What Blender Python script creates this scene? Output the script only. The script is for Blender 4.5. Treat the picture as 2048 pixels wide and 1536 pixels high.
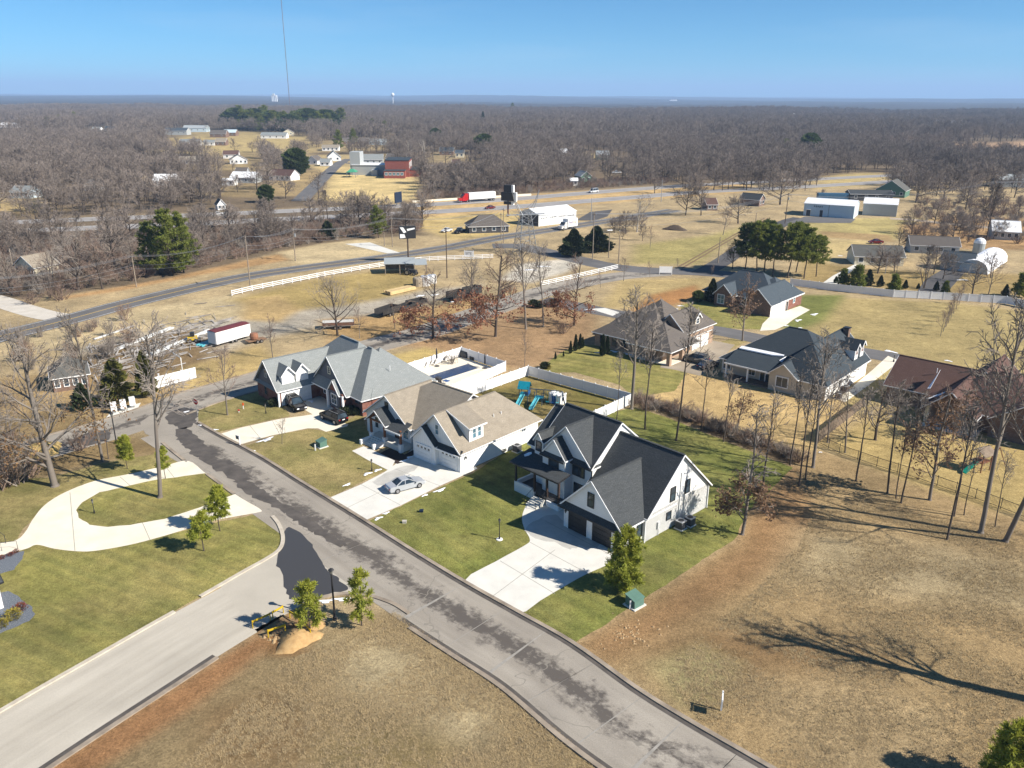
import bpy, math, random
import numpy as np
from mathutils import Vector, Matrix, noise as mnoise
SC = bpy.context.scene
for o in list(bpy.data.objects): bpy.data.objects.remove(o)
# ---------------------------------------------------------------- camera, sky, sun, exposure
CAM_H = 46.0; FPX = 1625.0; PITCH = math.atan((768 - 191) / FPX); ROLL = math.radians(0.28)
cam_d = bpy.data.cameras.new('camera'); cam = bpy.data.objects.new('camera', cam_d); SC.collection.objects.link(cam)
cam_d.sensor_width = 36.0; cam_d.lens = 36.0 * FPX / 2048.0; cam_d.clip_start = 0.5; cam_d.clip_end = 40000
cam.matrix_world = Matrix.Translation((0, 0, CAM_H)) @ Matrix.Rotation(math.pi / 2 - PITCH, 4, 'X') @ Matrix.Rotation(ROLL, 4, 'Z')
SC.camera = cam
SUN_EL, SUN_AZ = 37.0, -21.0          # degrees; azimuth counted from +X towards +Y
w = bpy.data.worlds.new('World'); SC.world = w; w.use_nodes = True
wn = w.node_tree.nodes; wl = w.node_tree.links
sky = wn.new('ShaderNodeTexSky'); sky.sky_type = 'NISHITA'; sky.sun_disc = False
sky.sun_elevation = math.radians(SUN_EL); sky.sun_rotation = math.radians(90 - SUN_AZ)
sky.altitude = 1200; sky.air_density = 0.75; sky.dust_density = 0.0; sky.ozone_density = 4.0
bg = wn['Background']; bg.inputs['Strength'].default_value = 0.068
tint = wn.new('ShaderNodeMix'); tint.data_type = 'RGBA'; tint.blend_type = 'MULTIPLY'; tint.inputs[0].default_value = 1.0; tint.inputs[7].default_value = (.43, .86, 1.02, 1)
wl.new(sky.outputs[0], tint.inputs[6]); 
tcw = wn.new('ShaderNodeTexCoord'); mpw = wn.new('ShaderNodeMapping'); mpw.inputs['Scale'].default_value = (1.6, 1.6, 14); wl.new(tcw.outputs['Generated'], mpw.inputs[0])
cir = wn.new('ShaderNodeTexNoise'); cir.inputs['Scale'].default_value = 2.2; cir.inputs['Detail'].default_value = 7; wl.new(mpw.outputs[0], cir.inputs['Vector'])
cmr = wn.new('ShaderNodeMapRange'); cmr.inputs[1].default_value = .52; cmr.inputs[2].default_value = .80; cmr.inputs[4].default_value = .22; wl.new(cir.outputs[0], cmr.inputs[0])
cmx = wn.new('ShaderNodeMix'); cmx.data_type = 'RGBA'; cmx.inputs[7].default_value = (5.2, 6.6, 8.0, 1); wl.new(cmr.outputs[0], cmx.inputs[0]); wl.new(tint.outputs[2], cmx.inputs[6]); wl.new(cmx.outputs[2], bg.inputs['Color'])
sd = bpy.data.lights.new('sun', 'SUN'); sd.energy = 5.0; sd.angle = math.radians(0.5); sd.color = (1.0, 0.93, 0.82)
sun = bpy.data.objects.new('sun', sd); SC.collection.objects.link(sun)
_e, _a = math.radians(SUN_EL), math.radians(SUN_AZ)
SUNV = Vector((math.cos(_e) * math.cos(_a), math.cos(_e) * math.sin(_a), math.sin(_e)))
sun.rotation_euler = SUNV.to_track_quat('Z', 'Y').to_euler(); sun.location = SUNV * 300
vs = SC.view_settings; vs.view_transform = 'Standard'; vs.look = 'None'; vs.exposure = 0.82; vs.gamma = 1.0; vs.use_curve_mapping = False
SC.cycles.max_bounces = 6; SC.cycles.volume_bounces = 1; SC.cycles.transparent_max_bounces = 8
SC.cycles.volume_step_rate = 4.0
# ---------------------------------------------------------------- helpers
def ray(px, py):
    x = (px - 1024) / FPX; y = (768 - py) / FPX
    xr = x * math.cos(ROLL) - y * math.sin(ROLL); yr = x * math.sin(ROLL) + y * math.cos(ROLL)
    return (xr, math.cos(PITCH) + yr * math.sin(PITCH), -math.sin(PITCH) + yr * math.cos(PITCH))
def P(px, py, z=0.0):
    d = ray(px, py); t = (z - CAM_H) / d[2]
    return (d[0] * t, d[1] * t)
def HT(bx, by, ty):
    """height of an upright thing whose foot is seen at (bx,by) and whose tip at row ty"""
    X, Y = P(bx, by); d = ray(bx, ty); k = Y / d[1]
    return CAM_H + d[2] * k
rnd = random.Random(7)
R = math.radians
COL = SC.collection
def tag(o, label=None, cat=None, group=None, kind=None):
    if label: o['label'] = label
    if cat: o['category'] = cat
    if group: o['group'] = group
    if kind: o['kind'] = kind
    return o
def empty(name, loc=(0, 0, 0), rz=0.0, label=None, cat=None, group=None):
    o = bpy.data.objects.new(name, None); COL.objects.link(o)
    o.location = (loc[0], loc[1], loc[2] if len(loc) > 2 else 0.0); o.rotation_euler = (0, 0, rz); o.empty_display_size = 0.3
    return tag(o, label, cat, group)
def inst(name, mesh, parent=None, loc=(0, 0, 0), rot=(0, 0, 0), scale=(1, 1, 1)):
    o = bpy.data.objects.new(name, mesh); COL.objects.link(o); o.parent = parent
    o.location = loc; o.rotation_euler = rot; o.scale = scale
    return o
KIDS = {}
def copy_tree(o, parent=None):
    c = o.copy(); COL.objects.link(c); c.parent = parent
    for ch in [k for k in o.children]: copy_tree(ch, c)
    return c
class MB:
    """collects boxes, tubes and polygons; obj() links them as one mesh object"""
    def __init__(s): s.v = []; s.f = []; s.m = []; s.k = 0
    def poly(s, pts):
        n = len(s.v); s.v += [tuple(p) for p in pts]; s.f.append(tuple(range(n, n + len(pts)))); s.m.append(s.k)
    def mesh(s, pts, faces):
        n = len(s.v); s.v += [tuple(p) for p in pts]
        for f in faces: s.f.append(tuple(n + i for i in f)); s.m.append(s.k)
    def box(s, a, b):
        x0, y0, z0 = a; x1, y1, z1 = b
        s.mesh([(x0, y0, z0), (x1, y0, z0), (x1, y1, z0), (x0, y1, z0), (x0, y0, z1), (x1, y0, z1), (x1, y1, z1), (x0, y1, z1)],
               [(0, 3, 2, 1), (4, 5, 6, 7), (0, 1, 5, 4), (1, 2, 6, 5), (2, 3, 7, 6), (3, 0, 4, 7)])
    def bar(s, p, q, wd, ht=None, up=(0, 0, 1)):
        ht = ht or wd; p = Vector(p); q = Vector(q); d = (q - p); d.normalize()
        u = Vector(up)
        if abs(d.dot(u)) > .97: u = Vector((1, 0, 0))
        sx = d.cross(u); sx.normalize(); sy = sx.cross(d)
        a, b = sx * wd / 2, sy * ht / 2
        s.mesh([p - a - b, p + a - b, p + a + b, p - a + b, q - a - b, q + a - b, q + a + b, q - a + b],
               [(0, 1, 2, 3)[::-1], (4, 5, 6, 7), (0, 1, 5, 4), (1, 2, 6, 5), (2, 3, 7, 6), (3, 0, 4, 7)])
    def tube(s, pts, rad, n=4, cap=False):
        rings = []
        for i, p in enumerate(pts):
            p = Vector(p)
            d = (Vector(pts[min(i + 1, len(pts) - 1)]) - Vector(pts[max(i - 1, 0)]))
            if d.length < 1e-6: d = Vector((0, 0, 1))
            d.normalize(); u = Vector((0, 0, 1)) if abs(d.z) < .9 else Vector((1, 0, 0))
            a = d.cross(u); a.normalize(); b = d.cross(a)
            r = rad[i] if isinstance(rad, (list, tuple)) else rad
            base = len(s.v)
            for k in range(n):
                t = 2 * math.pi * k / n
                s.v.append(tuple(p + (a * math.cos(t) + b * math.sin(t)) * r))
            rings.append(base)
        for i in range(len(rings) - 1):
            for k in range(n):
                k2 = (k + 1) % n
                s.f.append((rings[i] + k, rings[i] + k2, rings[i + 1] + k2, rings[i + 1] + k)); s.m.append(s.k)
        if cap:
            s.f.append(tuple(rings[-1] + k for k in range(n))); s.m.append(s.k)
            s.f.append(tuple(rings[0] + k for k in range(n))[::-1]); s.m.append(s.k)
    def lathe(s, prof, c=(0, 0, 0), n=12):
        pts = []; fs = []
        for (r, z) in prof:
            for k in range(n):
                t = 2 * math.pi * k / n; pts.append((c[0] + r * math.cos(t), c[1] + r * math.sin(t), c[2] + z))
        for i in range(len(prof) - 1):
            for k in range(n):
                k2 = (k + 1) % n; fs.append((i * n + k, i * n + k2, (i + 1) * n + k2, (i + 1) * n + k))
        fs.append(tuple((len(prof) - 1) * n + k for k in range(n)))
        s.mesh(pts, fs)
    def extrude_down(s, pts, t):
        """closed slab: polygon pts (top face) thickened straight down by t"""
        n = len(pts); lo = [(p[0], p[1], p[2] - t) for p in pts]
        s.mesh(list(pts) + lo, [tuple(range(n)), tuple(range(2 * n - 1, n - 1, -1))] + [(i, n + i, n + (i + 1) % n, (i + 1) % n) for i in range(n)])
    def slab(s, pts, d):
        n = len(pts); lo = [(p[0] + d[0], p[1] + d[1], p[2] + d[2]) for p in pts]
        s.mesh(list(pts) + lo, [tuple(range(n)), tuple(range(2 * n - 1, n - 1, -1))] + [(i, n + i, n + (i + 1) % n, (i + 1) % n) for i in range(n)])
    def data(s, name, mats, smooth=False, fix=True):
        me = bpy.data.meshes.new(name); me.from_pydata(s.v, [], s.f)
        mats = mats if isinstance(mats, (list, tuple)) else [mats]
        for m in mats: me.materials.append(m)
        if len(mats) > 1: me.polygons.foreach_set('material_index', s.m)
        if smooth: me.polygons.foreach_set('use_smooth', [True] * len(s.f))
        if fix and len(s.f) < 4000:
            import bmesh
            bm = bmesh.new(); bm.from_mesh(me); bmesh.ops.recalc_face_normals(bm, faces=bm.faces[:]); bm.to_mesh(me); bm.free()
        nl = len(me.loops)
        if nl and len(s.f) < 6000:
            uv = me.uv_layers.new(name='UVMap'); arr = np.zeros((nl, 2), np.float32)
            co = np.zeros(len(me.vertices) * 3, np.float32); me.vertices.foreach_get('co', co); co = co.reshape(-1, 3)
            for p in me.polygons:
                n = p.normal; h = Vector((-n.y, n.x, 0))
                h = h.normalized() if h.length > 1e-4 else Vector((1, 0, 0))
                vv = n.cross(h)
                for li in p.loop_indices:
                    c = co[me.loops[li].vertex_index]
                    arr[li] = (c[0] * h.x + c[1] * h.y + c[2] * h.z, c[0] * vv.x + c[1] * vv.y + c[2] * vv.z)
            uv.data.foreach_set('uv', arr.ravel())
        me.update(); return me
    def obj(s, name, mats, parent=None, loc=(0, 0, 0), rot=(0, 0, 0), smooth=False, label=None, cat=None, group=None, kind=None):
        o = inst(name, s.data(name, mats, smooth), parent, loc, rot)
        return tag(o, label, cat, group, kind)
# ---------------------------------------------------------------- materials
MATS = {}
def _pr(name, rough=0.85, metal=0.0, spec=0.3):
    m = bpy.data.materials.new(name); m.use_nodes = True
    nt = m.node_tree; b = nt.nodes['Principled BSDF']
    b.inputs['Roughness'].default_value = rough; b.inputs['Metallic'].default_value = metal
    b.inputs['Specular IOR Level'].default_value = spec
    return m, nt, b
def N(nt, t, **kw):
    n = nt.nodes.new(t)
    for k, v in kw.items():
        if k in n.inputs: n.inputs[k].default_value = v
        else: setattr(n, k, v)
    return n
def coords(nt, kind='Object'):
    return nt.nodes.new('ShaderNodeTexCoord').outputs[kind]
def mixc(nt, fac, a, b, mode='MIX'):
    m = nt.nodes.new('ShaderNodeMix'); m.data_type = 'RGBA'; m.blend_type = mode
    for sock, v in ((0, fac), (6, a), (7, b)):
        if isinstance(v, bpy.types.NodeSocket): nt.links.new(v, m.inputs[sock])
        elif sock == 0: m.inputs[0].default_value = v
        else: m.inputs[sock].default_value = (v[0], v[1], v[2], 1) if len(v) == 3 else v
    return m.outputs[2]
def ramp(nt, sock, a, b):
    r = nt.nodes.new('ShaderNodeMapRange'); r.inputs[1].default_value = a; r.inputs[2].default_value = b
    nt.links.new(sock, r.inputs[0]); return r.outputs[0]
def noise(nt, co, scale, detail=4, rough=.6, vec=None):
    n = nt.nodes.new('ShaderNodeTexNoise'); n.inputs['Scale'].default_value = scale; n.inputs['Detail'].default_value = detail
    n.inputs['Roughness'].default_value = rough
    if vec:
        mp = nt.nodes.new('ShaderNodeMapping'); mp.inputs['Scale'].default_value = vec; nt.links.new(co, mp.inputs[0]); co = mp.outputs[0]
    nt.links.new(co, n.inputs['Vector']); return n.outputs[0]
def bump(nt, b, h, st=.3, dist=.05):
    n = nt.nodes.new('ShaderNodeBump'); n.inputs['Strength'].default_value = st; n.inputs['Distance'].default_value = dist
    nt.links.new(h, n.inputs['Height']); nt.links.new(n.outputs[0], b.inputs['Normal'])
def objrand(nt): return nt.nodes.new('ShaderNodeObjectInfo').outputs['Random']
def M(name, c, c2=None, scale=3.0, rough=.85, metal=0, spec=.3, kind='Object', bmp=0, vary=0.0, detail=5, lo=.35, hi=.65):
    if name in MATS: return MATS[name]
    m, nt, b = _pr(name, rough, metal, spec); co = coords(nt, kind)
    c2 = c2 or tuple(x * .8 for x in c)
    n = noise(nt, co, scale, detail); f = ramp(nt, n, lo, hi); out = mixc(nt, f, c, c2)
    if vary:
        rr = ramp(nt, objrand(nt), 0, 1); g = nt.nodes.new('ShaderNodeMapRange'); g.inputs[3].default_value = 1 - vary; g.inputs[4].default_value = 1 + vary
        nt.links.new(rr, g.inputs[0]); cb = nt.nodes.new('ShaderNodeCombineColor')
        for i in range(3): nt.links.new(g.outputs[0], cb.inputs[i])
        out = mixc(nt, 1.0, out, cb.outputs[0], 'MULTIPLY')
    nt.links.new(out, b.inputs['Base Color'])
    if bmp: bump(nt, b, n, bmp)
    MATS[name] = m; return m
def shingle(name, c1, c2, c3):
    """asphalt shingle courses on the roof's own plane"""
    m, nt, b = _pr(name, .9, 0, .2); co = coords(nt, 'UV')
    br = N(nt, 'ShaderNodeTexBrick', Scale=1.0); nt.links.new(co, br.inputs['Vector'])
    br.inputs['Brick Width'].default_value = .55; br.inputs['Row Height'].default_value = .16; br.inputs['Mortar Size'].default_value = .012
    br.inputs['Color1'].default_value = (*c1, 1); br.inputs['Color2'].default_value = (*c2, 1); br.inputs['Mortar'].default_value = (*[x * .45 for x in c1], 1)
    n = noise(nt, co, .9, 6, .7); f = ramp(nt, n, .35, .7); out = mixc(nt, f, br.outputs[0], c3)
    n2 = noise(nt, co, 7, 3); out = mixc(nt, ramp(nt, n2, .3, .75), out, tuple(x * .62 for x in c1))
    nt.links.new(out, b.inputs['Base Color']); bump(nt, b, br.outputs['Fac'], .5, .02); MATS[name] = m; return m
def siding(name, c, row=.2, vertical=False):
    m, nt, b = _pr(name, .55, 0, .3); co = coords(nt, 'UV'); sp = nt.nodes.new('ShaderNodeSeparateXYZ'); nt.links.new(co, sp.inputs[0])
    mo = N(nt, 'ShaderNodeMath', operation='FRACT'); dv = N(nt, 'ShaderNodeMath', operation='DIVIDE'); dv.inputs[1].default_value = row
    nt.links.new(sp.outputs[0 if vertical else 1], dv.inputs[0]); nt.links.new(dv.outputs[0], mo.inputs[0])
    n = noise(nt, co, 1.2, 4); out = mixc(nt, ramp(nt, n, .3, .7), c, tuple(x * .93 for x in c))
    out = mixc(nt, ramp(nt, mo.outputs[0], .9, 1.0), out, tuple(x * .72 for x in c))
    nt.links.new(out, b.inputs['Base Color']); bump(nt, b, mo.outputs[0], .35, .02); MATS[name] = m; return m
def brick(name, c1, c2, mort):
    m, nt, b = _pr(name, .9, 0, .2); co = coords(nt, 'UV'); br = N(nt, 'ShaderNodeTexBrick', Scale=1.0); nt.links.new(co, br.inputs['Vector'])
    br.inputs['Brick Width'].default_value = .24; br.inputs['Row Height'].default_value = .085; br.inputs['Mortar Size'].default_value = .012
    br.inputs['Color1'].default_value = (*c1, 1); br.inputs['Color2'].default_value = (*c2, 1); br.inputs['Mortar'].default_value = (*mort, 1)
    n = noise(nt, co, 1.5, 4); out = mixc(nt, ramp(nt, n, .35, .8), br.outputs[0], tuple(x * .7 for x in c1))
    nt.links.new(out, b.inputs['Base Color']); bump(nt, b, br.outputs['Fac'], .3, .01); MATS[name] = m; return m
def glass(name, c=(.02, .03, .04), rough=.08):
    if name in MATS: return MATS[name]
    m, nt, b = _pr(name, rough, 0, .6); n = noise(nt, coords(nt), .7, 2)
    nt.links.new(mixc(nt, ramp(nt, n, .4, .6), c, tuple(x * 2.2 for x in c)), b.inputs['Base Color']); MATS[name] = m; return m
WHITE = M('white_paint', (.80, .80, .79), (.74, .74, .73), 1.5, .5)
TRIMW = M('white_trim', (.82, .82, .82), (.76, .76, .76), 2, .45)
BLACK = M('black_metal', (.018, .018, .02), (.03, .03, .033), 4, .45, 0, .4)
DARKGREY = M('dark_grey', (.07, .07, .075), (.05, .05, .055), 3, .6)
STEEL = M('galvanised_steel', (.42, .43, .44), (.33, .34, .35), 3, .45, .6)
WOODP = M('pole_wood', (.30, .25, .20), (.20, .16, .12), 2, .9)
WOODD = M('dark_pole_wood', (.10, .07, .055), (.06, .045, .035), 2, .9)
TIMBER = M('stained_timber', (.20, .085, .045), (.13, .055, .03), 2.5, .7)
CONC = M('concrete', (.66, .645, .59), (.58, .565, .52), .5, .85, bmp=.05)
CONCW = M('pale_concrete', (.74, .69, .58), (.68, .62, .50), .35, .85)
VINYL = M('white_vinyl', (.80, .80, .80), (.76, .76, .77), .8, .35)
GLASS = glass('dark_glass')
GLASSB = glass('blue_glass', (.05, .10, .13))
SNOW = M('snow', (.86, .88, .92), (.78, .80, .85), 2, .7, bmp=.4)
MULCH = M('mulch', (.045, .03, .025), (.025, .018, .015), 5, 1, bmp=.4)
GRAVELB = M('slate_gravel', (.10, .115, .14), (.22, .24, .27), 9, .9, bmp=.5, lo=.45, hi=.7)
TYRE = M('tyre_rubber', (.02, .02, .02), None, 5, .8)
RIM = M('wheel_rim', (.45, .45, .47), (.3, .3, .32), 5, .3, .8)
# ---------------------------------------------------------------- ground sheet
def smooth_poly(pts, n=6, closed=True):
    """Catmull-Rom through world points"""
    out = []; m = len(pts)
    rng = range(m if closed else m - 1)
    for i in rng:
        if closed: p = [pts[(i + k - 1) % m] for k in range(4)]
        else: p = [pts[min(max(i + k - 1, 0), m - 1)] for k in range(4)]
        for j in range(n):
            t = j / n
            out.append(tuple(.5 * ((2 * p[1][a]) + (-p[0][a] + p[2][a]) * t + (2 * p[0][a] - 5 * p[1][a] + 4 * p[2][a] - p[3][a]) * t * t + (-p[0][a] + 3 * p[1][a] - 3 * p[2][a] + p[3][a]) * t ** 3) for a in range(2)))
    if not closed: out.append(tuple(pts[-1]))
    return out
def W(px): return [P(*q) for q in px]
def inside(X, Y, poly):
    c = np.zeros(X.shape, bool); n = len(poly); j = n - 1
    for i in range(n):
        xi, yi = poly[i]; xj, yj = poly[j]
        if yi != yj:
            c ^= ((yi > Y) != (yj > Y)) & (X < (xj - xi) * (Y - yi) / (yj - yi) + xi)
        j = i
    return c
def edge_dist(X, Y, poly):
    d = np.full(X.shape, 1e9); n = len(poly)
    for i in range(n):
        x0, y0 = poly[i]; x1, y1 = poly[(i + 1) % n]; dx, dy = x1 - x0, y1 - y0; L = dx * dx + dy * dy + 1e-9
        t = np.clip(((X - x0) * dx + (Y - y0) * dy) / L, 0, 1)
        d = np.minimum(d, np.hypot(X - x0 - t * dx, Y - y0 - t * dy))
    return d
def weight(X, Y, poly, soft):
    bx = [p[0] for p in poly]; by = [p[1] for p in poly]
    sel = (X > min(bx) - soft) & (X < max(bx) + soft) & (Y > min(by) - soft) & (Y < max(by) + soft)
    wgt = np.zeros(X.shape)
    if sel.any():
        x, y = X[sel], Y[sel]; d = edge_dist(x, y, poly); s = np.where(inside(x, y, poly), d, -d)
        t = np.clip((s + soft) / (2 * soft), 0, 1); wgt[sel] = t * t * (3 - 2 * t)
    return wgt
TAN = (.395, .315, .20); STRAW = (.49, .405, .265); BROWN = (.30, .205, .105); REDDIRT = (.34, .19, .085); LEAFY = (.33, .225, .135)
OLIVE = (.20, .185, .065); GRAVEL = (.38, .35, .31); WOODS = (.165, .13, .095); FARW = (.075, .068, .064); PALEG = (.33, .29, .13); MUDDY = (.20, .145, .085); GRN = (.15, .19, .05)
ZONES = [  # (pixel outline in the photograph, ground colour, softness in metres)
    ([(-500, 470), (0, 440), (430, 425), (830, 405), (1340, 370), (2600, 330), (2600, 230), (-600, 230)], WOODS, 8),
    ([(-200, 600), (-200, 445), (400, 428), (840, 415), (850, 470), (720, 478), (640, 488), (560, 503), (500, 520), (330, 562), (110, 592), (0, 600)], WOODS, 3),
    ([(110, 596), (330, 558), (520, 515), (560, 508), (580, 520), (400, 550), (250, 580), (120, 606)], (.42, .27, .14), 2),
    ([(560, 505), (640, 488), (720, 480), (800, 495), (860, 505), (740, 525), (620, 540)], STRAW, 2),
    ([(830, 425), (1010, 415), (1060, 440), (1000, 470), (900, 480), (840, 455)], (.50, .39, .19), 3),
    ([(-60, 600), (110, 600), (300, 575), (440, 548), (300, 580), (130, 625), (0, 650)], TAN, 2),
    ([(0, 680), (130, 655), (300, 615), (460, 590), (560, 600), (600, 620), (450, 640), (300, 660), (150, 690), (0, 720)], STRAW, 3),
    ([(460, 600), (620, 560), (800, 535), (860, 560), (800, 600), (650, 620), (560, 625)], (.36, .28, .125), 3),
    ([(150, 700), (260, 670), (400, 645), (560, 625), (700, 610), (860, 580), (960, 570), (900, 590), (740, 640), (600, 660), (480, 690), (400, 720), (320, 750), (150, 780), (100, 740)], GRAVEL, 3),
    ([(120, 730), (220, 690), (380, 655), (430, 690), (420, 740), (320, 770), (180, 780)], MUDDY, 3),
    ([(1040, 528), (1130, 518), (1180, 520), (1130, 545), (1060, 566), (1000, 560)], (.55, .52, .48), 2),
    ([(860, 640), (960, 625), (1080, 600), (1200, 630), (1180, 690), (1090, 735), (960, 745), (860, 700), (790, 690)], LEAFY, 3),
    ([(640, 640), (840, 620), (960, 590), (1000, 600), (840, 660), (740, 700), (660, 690)], (.40, .275, .14), 2.5),
    ([(1240, 560), (1420, 555), (1440, 590), (1300, 620), (1200, 615)], (.42, .33, .17), 2),
    ([(1240, 640), (1300, 590), (1390, 570), (1410, 590), (1370, 605)], (.35, .19, .085), 2),
    ([(1240, 430), (1560, 420), (1520, 480), (1420, 540), (1250, 530), (1210, 500)], TAN, 4),
    ([(1270, 490), (1420, 470), (1500, 450), (1400, 530), (1260, 528)], PALEG, 4),
    ([(1570, 465), (1610, 440), (1800, 435), (1870, 440), (1790, 480), (1640, 475)], (.40, .34, .16), 3),
    ([(1620, 478), (1760, 482), (1680, 510), (1640, 540), (1600, 500)], (.50, .40, .21), 3),
    ([(1640, 462), (1780, 470), (1790, 484), (1640, 474)], (.36, .26, .14), 1.5),
    ([(1800, 450), (1920, 430), (2100, 440), (2200, 500), (1960, 500), (1810, 490)], (.37, .245, .13), 3),
    ([(1700, 300), (2300, 270), (2400, 315), (2000, 318)], (.48, .33, .22), 20),
    ([(1600, 520), (1760, 540), (2100, 550), (2200, 600), (1800, 580), (1600, 560)], (.33, .25, .12), 3),
    ([(1610, 592), (1900, 605), (2200, 640), (2300, 800), (1900, 750), (1750, 705), (1600, 660)], (.37, .30, .15), 2),
    ([(1600, 590), (1690, 590), (1650, 640), (1590, 665), (1550, 650)], (.19, .21, .07), 2),
    ([(1370, 740), (1440, 755), (1680, 800), (1690, 830), (1630, 910), (1560, 890), (1400, 820), (1290, 800)], (.50, .37, .19), 1.5),
    ([(1680, 795), (1790, 720), (1850, 735), (1790, 780), (1720, 830)], (.44, .36, .17), 1.5),
    ([(1640, 890), (1790, 800), (2100, 880), (2200, 1060), (1960, 1020), (1800, 960)], (.44, .34, .16), 2),
    ([(1270, 800), (1330, 800), (1420, 840), (1560, 890), (1630, 920), (1580, 932), (1500, 900), (1420, 868), (1330, 830)], (.14, .10, .065), .8),
    ([(1580, 930), (1640, 900), (1800, 960), (2100, 1060), (2300, 1200), (2200, 1560), (1560, 1560), (1150, 1290), (1300, 1190), (1480, 1075), (1500, 1020)], (.345, .255, .145), 1.0),
    ([(1590, 935), (1500, 1010), (1480, 1090), (1310, 1200), (1150, 1290), (1220, 1330), (1330, 1270), (1480, 1180), (1640, 1090), (1620, 1000)], (.29, .185, .10), 2.0),
    ([(1600, 1060), (1800, 1080), (2100, 1130), (2100, 1230), (1800, 1200), (1560, 1160)], (.38, .31, .20), 3.5),
    ([(1290, 1290), (1420, 1250), (1700, 1280), (1800, 1330), (1500, 1350), (1340, 1330)], (.23, .155, .085), 2.5),
    ([(1500, 1380), (1700, 1360), (1900, 1420), (1900, 1560), (1640, 1560)], (.37, .285, .175), 2.5),
    ([(1300, 1330), (1400, 1290), (1480, 1330), (1420, 1420), (1360, 1410)], (.33, .29, .16), 1.5),
    ([(700, 1250), (800, 1215), (1000, 1345), (1240, 1540), (900, 1700), (0, 1700), (60, 1545), (350, 1390), (540, 1280)], (.285, .22, .13), 1.2),
    ([(-60, 1620), (120, 1515), (350, 1370), (520, 1265), (560, 1275), (380, 1420), (150, 1570), (-40, 1680)], (.33, .185, .095), 1.0),
    ([(520, 1255), (570, 1225), (620, 1250), (610, 1310), (540, 1310)], (.27, .155, .075), .8),
    ([(640, 1290), (760, 1270), (900, 1330), (1000, 1430), (960, 1500), (800, 1440), (700, 1380)], (.40, .335, .22), 2.5),
    ([(400, 1420), (560, 1380), (640, 1440), (600, 1536), (420, 1536)], (.21, .145, .08), 2),
    ([(640, 1480), (800, 1440), (900, 1500), (860, 1560), (640, 1560)], (.24, .19, .10), 2),
    ([(-60, 760), (120, 745), (340, 760), (380, 790), (250, 835), (100, 880), (-60, 900)], (.36, .265, .145), 2),
    ([(-60, 850), (100, 820), (200, 860), (330, 880), (350, 905), (200, 925), (100, 955), (-60, 960)], (.25, .185, .10), 2),
    ([(340, 745), (520, 690), (560, 720), (520, 745), (380, 790)], (.43, .33, .16), 2),
    ([(740, 720), (850, 695), (950, 720), (1010, 735), (900, 775), (800, 730)], (.46, .36, .16), 1.5),
    ([(490, 600), (560, 590), (600, 620), (560, 645), (480, 640)], (.42, .31, .16), 2),
    ([(700, 330), (830, 350), (850, 395), (760, 410), (640, 400), (660, 350)], (.58, .46, .24), 6),
    ([(620, 330), (700, 322), (700, 340), (640, 345)], (.56, .44, .23), 5),
    ([(380, 265), (480, 262), (640, 275), (560, 300), (420, 310), (280, 300)], (.43, .34, .17), 14),
    ([(500, 295), (600, 285), (640, 300), (560, 320)], (.44, .35, .18), 8),
    ([(900, 270), (1010, 275), (1040, 288), (950, 290)], (.48, .38, .20), 12),
    ([(1130, 310), (1210, 308), (1210, 318), (1140, 322)], (.46, .37, .19), 8),
    ([(1640, 355), (1720, 345), (1800, 350), (1720, 372), (1630, 378)], (.45, .36, .18), 6),
    ([(-60, 410), (40, 405), (90, 418), (20, 432)], (.52, .40, .2), 5),
    ([(300, 362), (480, 352), (530, 372), (520, 396), (420, 392), (300, 386)], (.27, .21, .125), 6),
    ([(540, 350), (640, 338), (640, 360), (600, 392), (540, 392)], (.34, .26, .145), 5),
    ([(150, 372), (230, 368), (240, 392), (150, 396)], (.24, .19, .12), 6), ([(0, 386), (80, 384), (100, 412), (0, 420)], (.42, .33, .18), 5),
    ([(430, 308), (520, 305), (530, 345), (430, 340)], (.32, .25, .14), 9), ([(345, 318), (410, 316), (420, 342), (350, 344)], (.27, .21, .125), 8),
    ([(610, 310), (780, 308), (800, 332), (620, 334)], (.40, .32, .18), 8), ([(640, 282), (800, 280), (820, 300), (640, 304)], (.33, .26, .15), 10),
    ([(170, 258), (240, 256), (240, 276), (170, 276)], (.34, .27, .16), 12), ([(0, 250), (40, 248), (40, 262), (0, 264)], (.3, .24, .15), 12), ([(860, 304), (940, 304), (940, 326), (860, 326)], (.30, .24, .145), 9),
    ([(820, 402), (1340, 372), (1500, 366), (1500, 384), (1340, 396), (1000, 425), (820, 436)], (.50, .36, .19), 3),
]
def axis(parts):
    out = [parts[0][0]]
    for a, b, n in parts:
        for i in range(1, n + 1): out.append(a + (b - a) * i / n)
    return np.array(out)
def geo(a, b, n, q):
    """n steps from a to b whose size grows by q"""
    s = np.cumsum(q ** np.arange(n)); return a + (b - a) * s / s[-1]
gx = np.concatenate([geo(-135, -16000, 46, 1.13)[::-1], np.arange(-135, 165.1, 1.0), geo(165, 16000, 46, 1.13)])
gy = np.concatenate([[-400, -200, -60, 0, 20], np.arange(30, 320, 1.0), geo(320, 700, 90, 1.012), geo(700, 26000, 60, 1.07)])
GX, GY = np.meshgrid(gx, gy)
gcol = np.zeros(GX.shape + (3,)); gcol[:] = TAN
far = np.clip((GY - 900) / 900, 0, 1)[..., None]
for px, c, soft in ZONES:
    wgt = weight(GX, GY, W([(a, max(b, 222)) for a, b in px]), soft)[..., None]; gcol = gcol * (1 - wgt) + np.array(c) * wgt
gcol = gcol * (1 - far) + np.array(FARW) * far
dd = np.hypot(GX, GY)
hill = np.clip((dd - 3000) / 9000, 0, 1)
GZ = hill * (26 * np.sin(GX / 1900 + 1.3) * np.cos(GY / 2300) + 14 * np.sin(GX / 700 + GY / 1500) + 18)
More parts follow.
